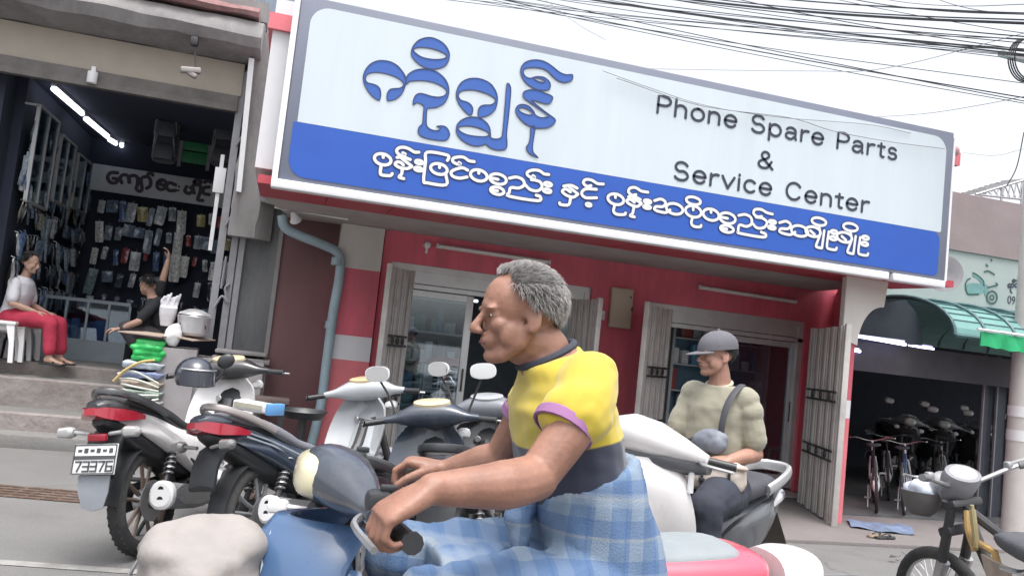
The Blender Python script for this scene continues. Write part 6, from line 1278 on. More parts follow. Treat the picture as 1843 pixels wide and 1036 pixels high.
# ------------------------------------------------------------------ people
M_skin = mat('skin_tan', (.27, .137, .096), .5, var=.22, scale=14, bump=.09, bscale=90, dirt=.3, dcol=(.20, .09, .065))
M_skin2 = mat('skin_light_tan', (.34, .185, .135), .52, var=.18, scale=14, bump=.06, bscale=90, dirt=.2, dcol=(.25, .12, .09))
M_skin3 = mat('skin_dim', (.40, .25, .19), .55, var=.08)
M_eye = mat('eye_white', (.55, .52, .48), .25, var=0); M_iris = mat('iris', (.03, .018, .012), .2, var=0)
M_lip = mat('lip', (.30, .12, .10), .5, var=.1)
def limb(mb, P, r, n=14):
    P = [Vector(p) for p in P]; Q = catmull(P, 5); R = []
    for i in range(len(P)-1):
        for k in range(5): R.append(r[i]+(r[i+1]-r[i])*k/5)
    R.append(r[-1]); mb.tube(Q, R, n); mb.sph(P[0], r[0]*.98, 12, 8); mb.sph(P[-1], r[-1]*.98, 12, 8)
def hand(mb, W, d, n, side, curl=(.5, .6, .4), k=1., spread=.05):
    """W wrist, d towards the fingers, n out of the back of the hand, side +1/-1 where the thumb is (along d x n)"""
    W = Vector(W); d = Vector(d).normalized(); n = Vector(n); n = (n-d*n.dot(d)).normalized(); s = d.cross(n)*side     # s points to the thumb side
    mb.loft([se(W+d*a*k+n*h*k, s, n, w*k, t*k, 14, 2.6) for a, w, t, h in ((-.02, .026, .022, 0), (.01, .030, .021, 0), (.05, .040, .0185, .002), (.085, .043, .015, .003), (.10, .038, .011, .002))])
    for j, (o, L, r) in enumerate(((.031, .078, .0092), (.0105, .088, .0096), (-.0105, .082, .0092), (-.031, .064, .0082))):
        b = W+d*.09*k+s*o*k+n*.002*k; dd = (d+s*spread*(1.5-j)).normalized(); pts = [b-dd*.015*k, b]; ang = 0; 
        for q, (f, c) in enumerate(zip((.45, .31, .24), curl)):
            ang += c*(1+.06*j); e = dd*cos(ang)-n*sin(ang); pts.append(pts[-1]+e*L*f*k)
        R = [r*1.05*k, r*1.05*k, r*k, r*.92*k, r*.78*k]; mb.tube(pts, R, 10); 
        for p, rr in zip(pts[1:], R[1:]): mb.sph(p, rr, 10, 6)
    b = W+d*.028*k+s*.028*k-n*.004*k; t1 = (d*.62+s*.75-n*.25).normalized(); t2 = (d*.85+s*.35-n*.45*(.5+curl[0])).normalized(); p1 = b+t1*.038*k; p2 = p1+t2*.034*k; p3 = p2+(t2-n*.25-s*.1).normalized()*.027*k
    R = [.0145*k, .0125*k, .0108*k, .0085*k]; mb.tube([b, p1, p2, p3], R, 10)
    for p, rr in zip((b, p1, p2, p3), R): mb.sph(p, rr, 10, 6)
def head(mb, M, k=1., jaw=1., nose=1., ears=True):
    old = mb.M; mb.M = M @ Matrix.Scale(k, 4) if old is None else old @ M @ Matrix.Scale(k, 4)
    mb.sph((-.014, 0, .034), (.097, .076, .085), 24, 16); mb.sph((.024, 0, .028), (.066, .068, .075), 20, 14); mb.sph((.022, 0, -.03), (.062, .060, .070), 20, 14)
    for s in (-1, 1):
        mb.tube([(-.008, s*.056, -.03), (.012, s*.052, -.068), (.05, s*.028, -.098*jaw), (.072, 0, -.104*jaw)], [.022, .021, .019, .018], 10)
        mb.sph((.058, s*.036, -.025), (.026, .024, .022)); mb.sph((.03, s*.05, -.05), (.035, .018, .035))
        mb.sph((.078, s*.030, .016), (.014, .028, .0085), 12, 8, (0, 0, s*-.35)); mb.sph((.071, s*.032, -.001), (.0135, .018, .012), 12, 8)
    mb.sph((.045, 0, -.085*jaw), (.035, .035, .025)); mb.sph((.074, 0, -.100*jaw), (.016, .022, .016)); mb.sph((.082, 0, .022), (.013, .03, .018))
    mb.tube([(.084, 0, .012), (.096*nose, 0, -.012), (.110*nose, 0, -.032)], [.0085, .0105, .0125], 10); mb.sph((.109*nose, 0, -.035), (.0125, .0125, .0115)); 
    for s in (-1, 1): mb.sph((.098*nose, s*.0115, -.039), (.012, .0085, .0085), 10, 6)
    mb.sph((.074, 0, -.062), (.020, .032, .026)); mb.sph((.0905, 0, -.0605), (.009, .022, .0055), 14, 8); mb.sph((.088, 0, -.0725), (.009, .020, .0065), 14, 8)
    if ears:
        for s in (-1, 1):
            mb.sph((-.012, s*.078, -.010), (.019, .007, .031), 12, 8, (s*.25, .2, s*-.35)); mb.tube([Vector((-.012-.018*sin(a)*1.0, s*.085, -.010+.032*cos(a))) for a in [pi*(-.1)+1.25*pi*i/9 for i in range(10)]], .0042, 6); mb.sph((-.006, s*.079, -.034), (.009, .006, .011), 8, 6)
    mb.M = old
def face_bits(root, M, k=1., lipm=M_lip, browm=None):
    MM = M @ Matrix.Scale(k, 4)
    for s in (-1, 1):
        b = MB(); b.M = MM; b.sph((.0785, s*.0315, -.001), (.0066, .0110, .0048), 12, 8); e = b.build('eye', M_eye, root)
        b = MB(); b.M = MM; b.sph((.0832, s*.0312, -.0015), (.0030, .0056, .0046), 10, 8); b.build('iris', M_iris, e)
    b = MB(); b.M = MM; b.tube(catmull([(.0905, -.019, -.0685), (.0985, -.008, -.0662), (.0995, 0, -.066), (.0985, .008, -.0662), (.0905, .019, -.0685)], 4), .0022, 6, flat=1.3); b.build('mouth', mat('mouth_dark', (.12, .045, .04), .6, var=0), root)
    for s in (-1, 1): b = MB(); b.M = MM; b.tube(catmull([(.0865, s*.014, .0175), (.0855, s*.03, .0225), (.0735, s*.048, .0165)], 4), [.0026]*9, 6, flat=1.5); b.build('eyebrow', browm or mat('brow_dark', (.03, .022, .018), .8, var=0), root)
def hair(root, M, col_m, k=1., n=2600, front=.045, ln=.02, seed=1, bald=0., low=-.045, down=.4, rad=.0011, name='hair'):
    r = random.Random(seed); b = MB(); b.M = M @ Matrix.Scale(k, 4)
    def hairline(a, el):          # a azimuth from face, el elevation -> has hair
        aa = abs(a); lo = .80-bald if aa < .75 else .80-bald-(aa-.75)*1.25 if aa < 1.5 else max(-.34, .80-bald-.94+.0)-(aa-1.5)*.36
        return el > lo
    # scalp cap under the strands
    nu, nv = 40, 18; P = {}; vs = []; fs = []
    def sp(a, el, g): 
        c = Vector((-.014, 0, .034)); d = Vector((cos(el)*cos(a), cos(el)*sin(a), sin(el))); R = Vector((.097+g, .076+g, .085+g)); q = Vector((d.x*R.x, d.y*R.y, d.z*R.z)); e1 = c+q
        c2 = Vector((.024, 0, .028)); R2 = Vector((.066+g, .068+g, .075+g)); dn = q.normalized(); o_ = c-c2
        A_ = sum((dn[i]/R2[i])**2 for i in range(3)); B_ = 2*sum(dn[i]*o_[i]/R2[i]**2 for i in range(3)); C_ = sum((o_[i]/R2[i])**2 for i in range(3))-1; D_ = B_*B_-4*A_*C_
        t = (-B_+sqrt(D_))/(2*A_) if D_ > 0 else 0
        return c+dn*max(t, q.length)
    idx = {}
    for j in range(nv+1):
        el = -.75+(pi/2+.75)*j/nv
        for i in range(nu):
            a = 2*pi*i/nu-pi
            if hairline(a, el): idx[(i, j)] = len(vs); vs.append(sp(a, el, .001+.002*NZ.noise(Vector((i*.7, j*.8, seed)))))
    for j in range(nv):
        for i in range(nu):
            q = [(i, j), ((i+1) % nu, j), ((i+1) % nu, j+1), (i, j+1)]
            if all(t in idx for t in q): fs.append([idx[t] for t in q])
    b.add(vs, fs)
    for _ in range(n):
        a = r.uniform(-pi, pi); el = math.asin(r.uniform(-.68, 1))
        if not hairline(a, el): continue
        p = sp(a, el, .003); o = (p-Vector((-.014, 0, .02))).normalized(); flow = Vector((-.9*(el > .5)-.25, .0, -down-.8*(el < .5)))+Vector((r.uniform(-.3, .3), r.uniform(-.3, .3), r.uniform(-.3, .3))); t = (flow-o*flow.dot(o)).normalized()
        L = ln*r.uniform(.6, 1.25); side = o.cross(t)*rad*1.6; q = p+o*L*r.uniform(.25, .55)+t*L*.5; e = p+o*L*r.uniform(.2, .7)+t*L*1.05
        b.add([p-side, p+side, q-side*.8, q+side*.8, e, p+o*rad*2, q+o*rad*2], [(0, 1, 3, 2), (2, 3, 4), (0, 5, 6, 2), (2, 6, 4), (1, 3, 6, 5), (3, 4, 6)])
    return b.build(name, col_m, root, 80)
def HM_(pos, yaw, pitch=0., roll=0.): return Matrix.Translation(Vector(pos)) @ Matrix.Rotation(yaw, 4, 'Z') @ Matrix.Rotation(pitch, 4, 'Y') @ Matrix.Rotation(roll, 4, 'X')
def torso(mb, rings, n=20, p=2.3):               # rings: centre, fore-aft dir, half width (y), half depth
    mb.loft([se(c, u, (0, 1, 0), dpt, wid, n, p) for c, u, dpt, wid in rings])
# ================= the passing rider (faces -x), built in world measures, root under the seat
rr = thing('person', 'grey haired man in yellow and navy shirt riding past on a motorcycle', 'person', (.85, YB, 0))
yc = YB-.04
pel = Vector((.79, yc, .93)); wai = Vector((.70, yc, 1.16)); che = Vector((.655, yc, 1.30)); shc = Vector((.625, yc, 1.41)); nkb = Vector((.585, yc, 1.465)); hd = PY(925, 566, yc)
print('rider head', hd)
MH = HM_(hd+Vector((.012, 0, 0)), pi+.02, .10)
shL, shR = Vector((.645, yc-.165, 1.40)), Vector((.665, yc+.15, 1.40))
elL, wrL = PY(965, 858, 1.58), PY(776, 880, 1.50)
elR, wrR = Vector((.585, yc+.25, 1.17)), PY(802, 846, 2.14)
haL = Vector((xR-.90*SB, YB-.34*SB, 0))
up_ = lambda a, b: Vector((-(b-a).z, 0, (b-a).x)).normalized()
def tr(infl, c0=True):
    f = Vector((1, 0, .45)).normalized()
    L = [(pel, Vector((1, 0, .3)).normalized(), .125+infl, .165+infl), (wai, Vector((1, 0, .5)).normalized(), .108+infl, .155+infl), (che, Vector((1, 0, .5)).normalized(), .108+infl, .168+infl), (Vector((.635, yc, 1.37)), Vector((1, 0, .5)).normalized(), .098+infl, .175+infl), (shc, Vector((1, 0, .55)).normalized(), .073+infl, .15+infl), (Vector((.605, yc, 1.445)), Vector((1, 0, .6)).normalized(), .06+infl, .09+infl)]
    return L
mb = MB(); torso(mb, tr(0)); limb(mb, [Vector((.60, yc, 1.43)), nkb, hd+Vector((.03, 0, -.06))], [.066, .060, .056])
head(mb, MH, .93, 1.0, 1.05)
kneeL, kneeR = Vector((.36, yc-.20, .92)), Vector((.36, yc+.20, .92)); ankL, ankR = Vector((.60, yc-.20, .42)), Vector((.60, yc+.20, .42))
for s, kn, an in ((-1, kneeL, ankL), (1, kneeR, ankR)):
    limb(mb, [pel+Vector((.0, s*.09, -.03)), pel.lerp(kn, .5)+Vector((0, s*.05, 0)), kn], [.095, .082, .058]); limb(mb, [kn, kn.lerp(an, .4)+Vector((.02, 0, 0)), an], [.056, .055, .038])
    mb.loft([se(an+Vector((.03-x, 0, z)), (0, 1, 0), (0, 0, 1), w, h, 12) for x, z, w, h in ((-.02, -.035, .025, .03), (.03, -.04, .035, .04), (.12, -.06, .043, .024), (.19, -.07, .042, .016), (.22, -.072, .03, .01))])
limb(mb, [shL, shL.lerp(elL, .45)+Vector((.012, -.012, 0)), elL], [.056, .050, .043]); limb(mb, [elL, elL.lerp(wrL, .35)+Vector((0, -.008, -.006)), wrL], [.047, .048, .030])
limb(mb, [shR, shR.lerp(elR, .5), elR], [.058, .052, .043]); limb(mb, [elR, elR.lerp(wrR, .35), wrR], [.046, .046, .029])
gL = Vector((xR-.915*SB, YB-.352*SB, 1.045*SB)); gR = Vector((xR-.915*SB, YB+.345*SB, 1.045*SB))
for W_r, g, sd_, s in ((wrL, gL, 1, -1), (wrR, gR, -1, 1)):
    d = (g+Vector((-.02, s*.0, .045))-W_r).normalized(); hand(mb, W_r, d, (-.25, s*.15, 1), sd_, (.75, .95, .7), 1.08)
body_r = fuse(mb, 'body', M_skin, rr, .0045, 5, world=True)
face_bits(rr, rr.matrix_basis.inverted() @ MH, .93, browm=mat('brow_grey', (.22, .20, .19), .8, var=0))
M_hairg = mat('hair_grey', (.24, .23, .225), .7, var=.5, scale=60)
hair(rr, rr.matrix_basis.inverted() @ MH, M_hairg, .94, 8000, ln=.022, seed=4, rad=.0008)
# shirt: yellow over navy, purple cuffs
def two_tone(name):
    if name in MATS: return MATS[name]
    m = bpy.data.materials.new(name); m.use_nodes = True; n = m.node_tree.nodes; l = m.node_tree.links; b = n['Principled BSDF']; b.inputs['Roughness'].default_value = .75; b.inputs['Sheen Weight'].default_value = .25
    g = n.new('ShaderNodeTexCoord'); sx = n.new('ShaderNodeSeparateXYZ'); l.new(g.outputs['Object'], sx.inputs[0])
    nz = n.new('ShaderNodeTexNoise'); nz.inputs['Scale'].default_value = 5; l.new(g.outputs['Object'], nz.inputs[0])
    ma = n.new('ShaderNodeMath'); ma.operation = 'MULTIPLY_ADD'; ma.inputs[1].default_value = .02; l.new(nz.outputs[0], ma.inputs[0]); l.new(sx.outputs['Z'], ma.inputs[2])
    m2 = n.new('ShaderNodeMath'); m2.operation = 'MULTIPLY_ADD'; m2.inputs[1].default_value = -.22; l.new(sx.outputs['X'], m2.inputs[0]); l.new(ma.outputs[0], m2.inputs[2])
    mr = n.new('ShaderNodeMapRange'); mr.inputs[1].default_value = 1.312; mr.inputs[2].default_value = 1.317; l.new(m2.outputs[0], mr.inputs[0])
    mx = n.new('ShaderNodeMix'); mx.data_type = 'RGBA'; mx.inputs[6].default_value = (.028, .033, .062, 1); mx.inputs[7].default_value = (.56, .43, .04, 1); l.new(mr.outputs[0], mx.inputs[0])
    n4 = n.new('ShaderNodeTexNoise'); n4.inputs['Scale'].default_value = 9; n4.inputs['Detail'].default_value = 5; l.new(g.outputs['Object'], n4.inputs[0])
    m5 = n.new('ShaderNodeMix'); m5.data_type = 'RGBA'; m5.blend_type = 'MULTIPLY'; m5.inputs[0].default_value = .30; l.new(mx.outputs[2], m5.inputs[6]); l.new(n4.outputs[0], m5.inputs[7]); l.new(m5.outputs[2], b.inputs['Base Color'])
    bp_ = n.new('ShaderNodeBump'); bp_.inputs['Strength'].default_value = .12; bp_.inputs['Distance'].default_value = .006; n6 = n.new('ShaderNodeTexNoise'); n6.inputs['Scale'].default_value = 520; l.new(g.outputs['Object'], n6.inputs[0]); l.new(n6.outputs[0], bp_.inputs['Height']); l.new(bp_.outputs[0], b.inputs['Normal'])
    MATS[name] = m; return m
mb = MB(); T = tr(.012); T[0] = (pel+Vector((-.03, 0, .11)), T[0][1], .128, .172); torso(mb, T)
sl_L = shL.lerp(elL, .36); sl_R = shR.lerp(elR, .38)
limb(mb, [shL+Vector((.01, .02, .0)), shL.lerp(elL, .3)+Vector((.012, -.012, 0)), sl_L], [.070, .070, .068]); limb(mb, [shR+Vector((.01, -.02, 0)), shR.lerp(elR, .3), sl_R], [.068, .068, .066])
shirt_r = fuse(mb, 'shirt', two_tone('shirt_two_tone'), rr, .007, 4, .013, (6, 7, 15), world=True)
def cuff(root, a, b, r, m, t=.012, world=True):
    a = Vector(a); b = Vector(b); d = (b-a).normalized(); u = d.orthogonal().normalized(); w = d.cross(u); mb = MB(); mb.loft([[b+d*z+u*cos(2*pi*k/20)*q+w*sin(2*pi*k/20)*q for k in range(20)] for z, q in ((-.012, r*.98), (-.008, r+.002), (t, r+.0015), (t+.001, r-.004), (-.012, r*.8))], caps=False); return mb.build('cuff', m, root, world=world)
M_purp = mat('cuff_purple', (.26, .12, .25), .8, var=.1)
for a, b, r in ((shL, sl_L+(sl_L-shL).normalized()*.028, .066), (shR, sl_R+(sl_R-shR).normalized()*.028, .064)): cuff(rr, a, b, r, M_purp)
b = MB(); b.tube([nkb+Vector((.014+.066*cos(a)*.9, .071*sin(a), -.016+.035*cos(a))) for a in [2*pi*k/24 for k in range(24)]], .009, 8, closed=True); b.build('collar', mat('collar_navy', (.035, .04, .06), .8), rr, world=True)
def plaid(name):
    if name in MATS: return MATS[name]
    m = bpy.data.materials.new(name); m.use_nodes = True; n = m.node_tree.nodes; l = m.node_tree.links; b = n['Principled BSDF']; b.inputs['Roughness'].default_value = .85
    g = n.new('ShaderNodeTexCoord'); sx = n.new('ShaderNodeSeparateXYZ'); l.new(g.outputs['Object'], sx.inputs[0])
    def band(out, f, lo, ph=0.):
        a = n.new('ShaderNodeMath'); a.operation = 'MULTIPLY_ADD'; a.inputs[1].default_value = f; a.inputs[2].default_value = ph; l.new(out, a.inputs[0]); w = n.new('ShaderNodeMath'); w.operation = 'SINE'; l.new(a.outputs[0], w.inputs[0])
        r = n.new('ShaderNodeMapRange'); r.inputs[1].default_value = lo; r.inputs[2].default_value = lo+.12; l.new(w.outputs[0], r.inputs[0]); return r.outputs[0]
    cur = None
    def layer(base, fac, col, k):
        mx = n.new('ShaderNodeMix'); mx.data_type = 'RGBA'; mm = n.new('ShaderNodeMath'); mm.operation = 'MULTIPLY'; mm.inputs[1].default_value = k; l.new(fac, mm.inputs[0]); l.new(mm.outputs[0], mx.inputs[0])
        if base is None: mx.inputs[6].default_value = (.115, .18, .285, 1)
        else: l.new(base, mx.inputs[6])
        mx.inputs[7].default_value = (*col, 1); return mx.outputs[2]
    c = layer(None, band(sx.outputs['X'], 75, .2), (.30, .35, .39), .38); c = layer(c, band(sx.outputs['Z'], 75, .1, 1), (.05, .11, .25), .5); c = layer(c, band(sx.outputs['Z'], 75, .93, 2.6), (.33, .31, .26), .5); c = layer(c, band(sx.outputs['X'], 75, .94, 2.2), (.04, .10, .28), .7); c = layer(c, band(sx.outputs['Z'], 37.5, .80, 2.2), (.31, .36, .41), .35)
    l.new(c, b.inputs['Base Color']); n6 = n.new('ShaderNodeTexNoise'); n6.inputs['Scale'].default_value = 260; l.new(g.outputs['Object'], n6.inputs[0]); bp_ = n.new('ShaderNodeBump'); bp_.inputs['Strength'].default_value = .3; bp_.inputs['Distance'].default_value = .008; l.new(n6.outputs[0], bp_.inputs['Height']); l.new(bp_.outputs[0], b.inputs['Normal'])
    MATS[name] = m; return m
mb = MB(); torso(mb, [(pel+Vector((0, 0, -.06)), Vector((1, 0, .2)).normalized(), .15, .20), (pel, Vector((1, 0, .3)).normalized(), .15, .192), (wai+Vector((.02, 0, -.02)), Vector((1, 0, .4)).normalized(), .135, .178), (wai+Vector((-.0, 0, .03)), Vector((1, 0, .45)).normalized(), .128, .175)])
for s, kn in ((-1, kneeL), (1, kneeR)): limb(mb, [pel+Vector((.0, s*.09, -.02)), pel.lerp(kn, .5)+Vector((0, s*.05, .005)), kn+Vector((-.02, 0, .0))], [.125, .112, .088]); limb(mb, [kn, kn+Vector((.05, 0, -.22)), kn+Vector((.09, 0, -.36))], [.088, .086, .088])
mb.loft([se(pel.lerp((kneeL+kneeR)/2, t)+Vector((0, 0, .02)), (0, 1, 0), (0, 0, 1), .2, .06, 16) for t in (.1, .5, .95)])
fuse(mb, 'wrap_skirt', plaid('plaid_blue'), rr, .009, 4, .022, (14, 9, 5), world=True)
mb = MB(); kp = wai+Vector((-.115, -.03, .0)); mb.sph(kp, (.035, .05, .035)); mb.tube([kp, kp+Vector((-.03, -.02, -.08)), kp+Vector((-.02, -.04, -.16))], [.03, .035, .015], 10); fuse(mb, 'waist_knot', plaid('plaid_blue'), rr, .006, 3, .008, 20, world=True)
# ================= the man in the cap on the scooter (local: x forward, y left)
pm = thing('person', 'man in grey cap and beige t-shirt with crossbody bag sitting on a scooter', 'person', (HM.x, HM.y, 0), yM)
MHm = HM_((.03, -.02, 1.545), radians(-34), .05)
M_beige2 = mat('shirt_beige', (.275, .26, .20), .85, var=.09, scale=6, bump=.2, bscale=200, sheen=.2)
def trm(i):
    U = Vector((1, 0, -.05)).normalized()
    return [(Vector((-.02, 0, .84)), U, .11+i, .145+i), (Vector((.0, 0, .98)), U, .095+i, .126+i), (Vector((.005, 0, 1.14)), U, .10+i, .138+i), (Vector((.0, 0, 1.27)), U, .095+i, .150+i), (Vector((-.005, 0, 1.345)), U, .07+i, .13+i), (Vector((-.005, 0, 1.385)), U, .055+i, .085+i)]
mb = MB(); torso(mb, trm(0)); limb(mb, [(-.005, 0, 1.36), (.0, 0, 1.42), (.015, -.01, 1.485)], [.062, .056, .054]); head(mb, MHm, .97, 1.0, .97)
sL, eL, wL = Vector((-.01, .155, 1.315)), Vector((-.04, .215, 1.05)), Vector((.16, .17, 1.02)); sR, eR, wR = Vector((-.01, -.155, 1.315)), Vector((.09, -.19, 1.07)), Vector((.37, -.235, 1.02))
limb(mb, [sL, sL.lerp(eL, .5), eL], [.052, .047, .040]); limb(mb, [eL, eL.lerp(wL, .4), wL], [.042, .041, .028]); limb(mb, [sR, sR.lerp(eR, .5), eR], [.052, .047, .040]); limb(mb, [eR, eR.lerp(wR, .4), wR], [.042, .041, .028])
hand(mb, wL, (.75, -.55, -.2), (.15, .35, 1), 1, (.5, .6, .5), 1.); hand(mb, wR, (1, -.05, .0), (-.1, -.1, 1), -1, (.8, .9, .6), 1.)
kL, kR = Vector((.44, .20, .80)), Vector((.44, -.20, .80)); aL, aR = Vector((.40, .20, .42)), Vector((.42, -.19, .42))
for s, kn, an in ((1, kL, aL), (-1, kR, aR)):
    limb(mb, [(-.02, s*.09, .85), (.22, s*.16, .85), kn], [.09, .078, .056]); limb(mb, [kn, kn.lerp(an, .4), an], [.055, .053, .038]); mb.loft([se(an+Vector((x, 0, z)), (0, 1, 0), (0, 0, 1), w, h, 12) for x, z, w, h in ((-.06, -.035, .025, .03), (-.01, -.04, .035, .04), (.10, -.06, .043, .024), (.18, -.07, .042, .016), (.2, -.072, .03, .01))])
fuse(mb, 'body', M_skin2, pm, .0048, 4); face_bits(pm, MHm, .97)
hair(pm, MHm, mat('hair_black', (.018, .016, .016), .5, var=.3, scale=40), .97, 2200, ln=.018, seed=9)
mb = MB(); T = trm(.026); T[0] = (Vector((-.03, 0, .80)), T[0][1], .148, .19); T[1] = (T[1][0], T[1][1], .135, .176); torso(mb, T)
limb(mb, [sL+Vector((0, -.02, .0)), sL.lerp(eL, .5), sL.lerp(eL, .74)], [.068, .070, .070]); limb(mb, [sR+Vector((0, .02, .0)), sR.lerp(eR, .5), sR.lerp(eR, .74)], [.068, .070, .070])
mb.sph(sL+Vector((0, -.012, .002)), .080); mb.sph(sR+Vector((0, .012, .002)), .080); mb.sph(sL+Vector((-.005, .018, -.05)), .074); mb.sph(sR+Vector((.01, -.01, -.05)), .074); fuse(mb, 'shirt', M_beige2, pm, .007, 3, .008, (9, 9, 12))
b = MB(); b.tube([Vector((.004+.060*cos(a), .066*sin(a), 1.392-.024*cos(a))) for a in [2*pi*k/24 for k in range(24)]], .010, 8, closed=True); b.build('neckband', mat('shirt_beige_rib', (.44, .40, .31), .9, var=.05), pm)
mb = MB()
for s, kn, an in ((1, kL, aL), (-1, kR, aR)): limb(mb, [(-.02, s*.09, .83), (.22, s*.16, .84), kn+Vector((.01, 0, 0))], [.125, .108, .083]); limb(mb, [kn, kn.lerp(an, .5), an+Vector((0, 0, .04))], [.083, .08, .07])
mb.loft([se((x, 0, .83), (0, 1, 0), (0, 0, 1), .17, .09, 14) for x in (-.14, -.05, .08, .15)]); fuse(mb, 'trousers', mat('trousers_navy', (.028, .032, .048), .85, var=.2, scale=5), pm, .009, 4, .014, 9)
mb = MB()
for an in (aL, aR): mb.loft([se(an+Vector((x, 0, z)), (0, 1, 0), (0, 0, 1), w, h, 14) for x, z, w, h in ((-.08, -.055, .03, .035), (-.02, -.05, .046, .045), (.10, -.068, .052, .034), (.19, -.08, .05, .024), (.225, -.083, .03, .014))])
mb.build('shoes', M_black, pm)
# cap
MC = MHm @ Matrix.Scale(.97, 4); M_cap = mat('cap_grey', (.115, .112, .128), .85, var=.10, scale=14, bump=.2, bscale=150); b = MB(); b.M = MC; rings = []
for j in range(11):
    t = j/10; el = pi/2*t; 
    rings.append([Vector((-.010+.116*cos(el)*cos(a)*(1 if t > .05 else .99), .096*cos(el)*sin(a), .030+.105*sin(el)**.85-.012*cos(a)*(1-t))) for a in [2*pi*k/32 for k in range(32)]])
rings[-1] = [Vector((-.01+.004*cos(2*pi*k/32), .004*sin(2*pi*k/32), .136)) for k in range(32)]
b.loft([[p*1 for p in r] for r in rings], caps=True); b.sph((-.01, 0, .137), .009, 10, 6); cp = b.build('cap', M_cap, pm, 60)
b = MB(); b.M = MC; A = []; Bq = []
for k in range(17):
    u = -1+2*k/16; a = u*.95; A.append(Vector((-.010+.113*cos(a), .094*sin(a), .024-.012*cos(a)+.002))); Bq.append(Vector((-.01+.113*cos(a)+.078*(1-abs(u)**2.4), .094*sin(a)*1.02, .018-.012*cos(a)-.012*(1-u*u)-.020*u*u*0)))
b.strip(A, Bq); b.strip([p-Vector((0, 0, .005)) for p in A], [p-Vector((0, 0, .005)) for p in Bq]); b.strip(Bq, [p-Vector((0, 0, .005)) for p in Bq]); b.build('brim', M_cap, cp, 60)
# crossbody bag on the chest, white waist bag on the lap
bg_ = thing('crossbody_bag', 'small grey crossbody bag worn on the chest of the capped man', 'bag', pm.matrix_basis @ Vector((.16, .05, 1.10)), yM); mb = MB(); mb.sph((0, 0, 0), (.045, .105, .062), 20, 12, (radians(12), 0, 0)); mb.sph((.01, .04, -.015), (.045, .06, .05)); fuse(mb, 'pouch', mat('bag_grey_blue', (.16, .175, .21), .5, var=.15, scale=10), bg_, .008, 3, .006, 20)
inv = lambda p: Vector(p)-Vector((.16, .05, 1.10))
def strap(pts, w=.018): 
    P = catmull([inv(p) for p in pts], 5); m = MB(); m.tube(P, w, 6, flat=.28); return m
strap([(.165, .11, 1.11), (.165, .115, 1.2), (.14, .12, 1.29), (.085, .13, 1.36), (.0, .13, 1.40), (-.08, .11, 1.36), (-.15, .06, 1.25), (-.16, -.05, 1.1), (-.1, -.17, 1.02), (.05, -.17, 1.04), (.15, -.05, 1.085)]).build('strap', mat('strap_dark', (.05, .05, .06), .7, var=.1), bg_)
wbg = thing('waist_bag', 'beige buckled bag resting on the lap of the capped man', 'bag', pm.matrix_basis @ Vector((.20, .12, .935)), yM+.5); mb = MB(); mb.box((0, 0, 0), (.14, .30, .15), None, .05); fuse(mb, 'pouch', mat('bag_beige', (.55, .48, .42), .7, var=.1, dirt=.2, dcol=(.35, .3, .26)), wbg, .010, 4, .012, 12)
mb = MB(); mb.box((.0, .02, .055), (.158, .26, .012), (0, 0, 0), .004); mb.build('flap_seam', mat('bag_seam', (.30, .25, .22), .8), wbg); mb = MB()
for y in (-.07, .06): mb.box((.078, y, .0), (.008, .014, .11)); mb.box((.082, y, -.02), (.010, .03, .022), None, .003)
mb.build('buckle', M_black, wbg)
# ================= the seated woman in the left shop
wy = 10.15; wf = PY(85, 655, wy); fz = .76; hw = PY(28, 588, wy); print('woman', wf, hw)
pw = thing('person', 'woman in white top and red trousers sitting on a white stool', 'person', (hw.x, wy, fz), radians(-12))
MHw = HM_((.05, 0, 1.08), radians(4), .12); Mtop = mat('top_white', (.60, .60, .64), .85, var=.05); Mred2 = mat('trousers_red', (.40, .03, .065), .85, var=.12, scale=6)
def trw(i): U = Vector((1, 0, -.12)).normalized(); return [(Vector((-.05, 0, .46)), U, .115+i, .165+i), (Vector((-.03, 0, .58)), U, .10+i, .14+i), (Vector((.0, 0, .74)), U, .105+i, .155+i), (Vector((.01, 0, .86)), U, .085+i, .155+i), (Vector((.015, 0, .92)), U, .05+i, .08+i)]
mb = MB(); torso(mb, trw(0)); limb(mb, [(.015, 0, .9), (.03, 0, .96), (.045, 0, 1.02)], [.052, .047, .046]); head(mb, MHw, .92)
for s in (-1, 1):
    a, e, w_ = Vector((.0, s*.165, .84)), Vector((.03, s*.21, .62)), Vector((.25, s*.12, .55)); limb(mb, [a, a.lerp(e, .5), e], [.05, .043, .036]); limb(mb, [e, e.lerp(w_, .4), w_], [.036, .035, .025]); hand(mb, w_, (1, -s*.4, -.1), (0, 0, 1), s*-1, (.3, .4, .3), .92)
    kn = Vector((.40, s*.10, .45)); an = Vector((.46, s*.12, .09)); limb(mb, [(-.03, s*.09, .47), (.2, s*.10, .48), kn], [.09, .076, .055]); limb(mb, [kn, kn.lerp(an, .4)+Vector((-.01, 0, 0)), an], [.053, .05, .034]); mb.loft([se(an+Vector((x, 0, z)), (0, 1, 0), (0, 0, 1), w, h, 10) for x, z, w, h in ((-.05, -.035, .02, .03), (.0, -.03, .03, .04), (.09, -.055, .037, .022), (.16, -.065, .036, .014))])
fuse(mb, 'body', M_skin3, pw, .007, 3); face_bits(pw, MHw, .92)
mb = MB(); torso(mb, trw(.014)); 
for s in (-1, 1): a, e = Vector((.0, s*.155, .84)), Vector((.03, s*.21, .62)); limb(mb, [a, a.lerp(e, .5), a.lerp(e, .75)], [.066, .066, .064])
fuse(mb, 'blouse', Mtop, pw, .01, 3, .01, 9)
mb = MB()
for s in (-1, 1): kn = Vector((.41, s*.10, .45)); an = Vector((.45, s*.12, .16)); limb(mb, [(-.03, s*.09, .46), (.2, s*.10, .475), kn], [.115, .098, .078]); limb(mb, [kn, kn.lerp(an, .5), an], [.078, .07, .066])
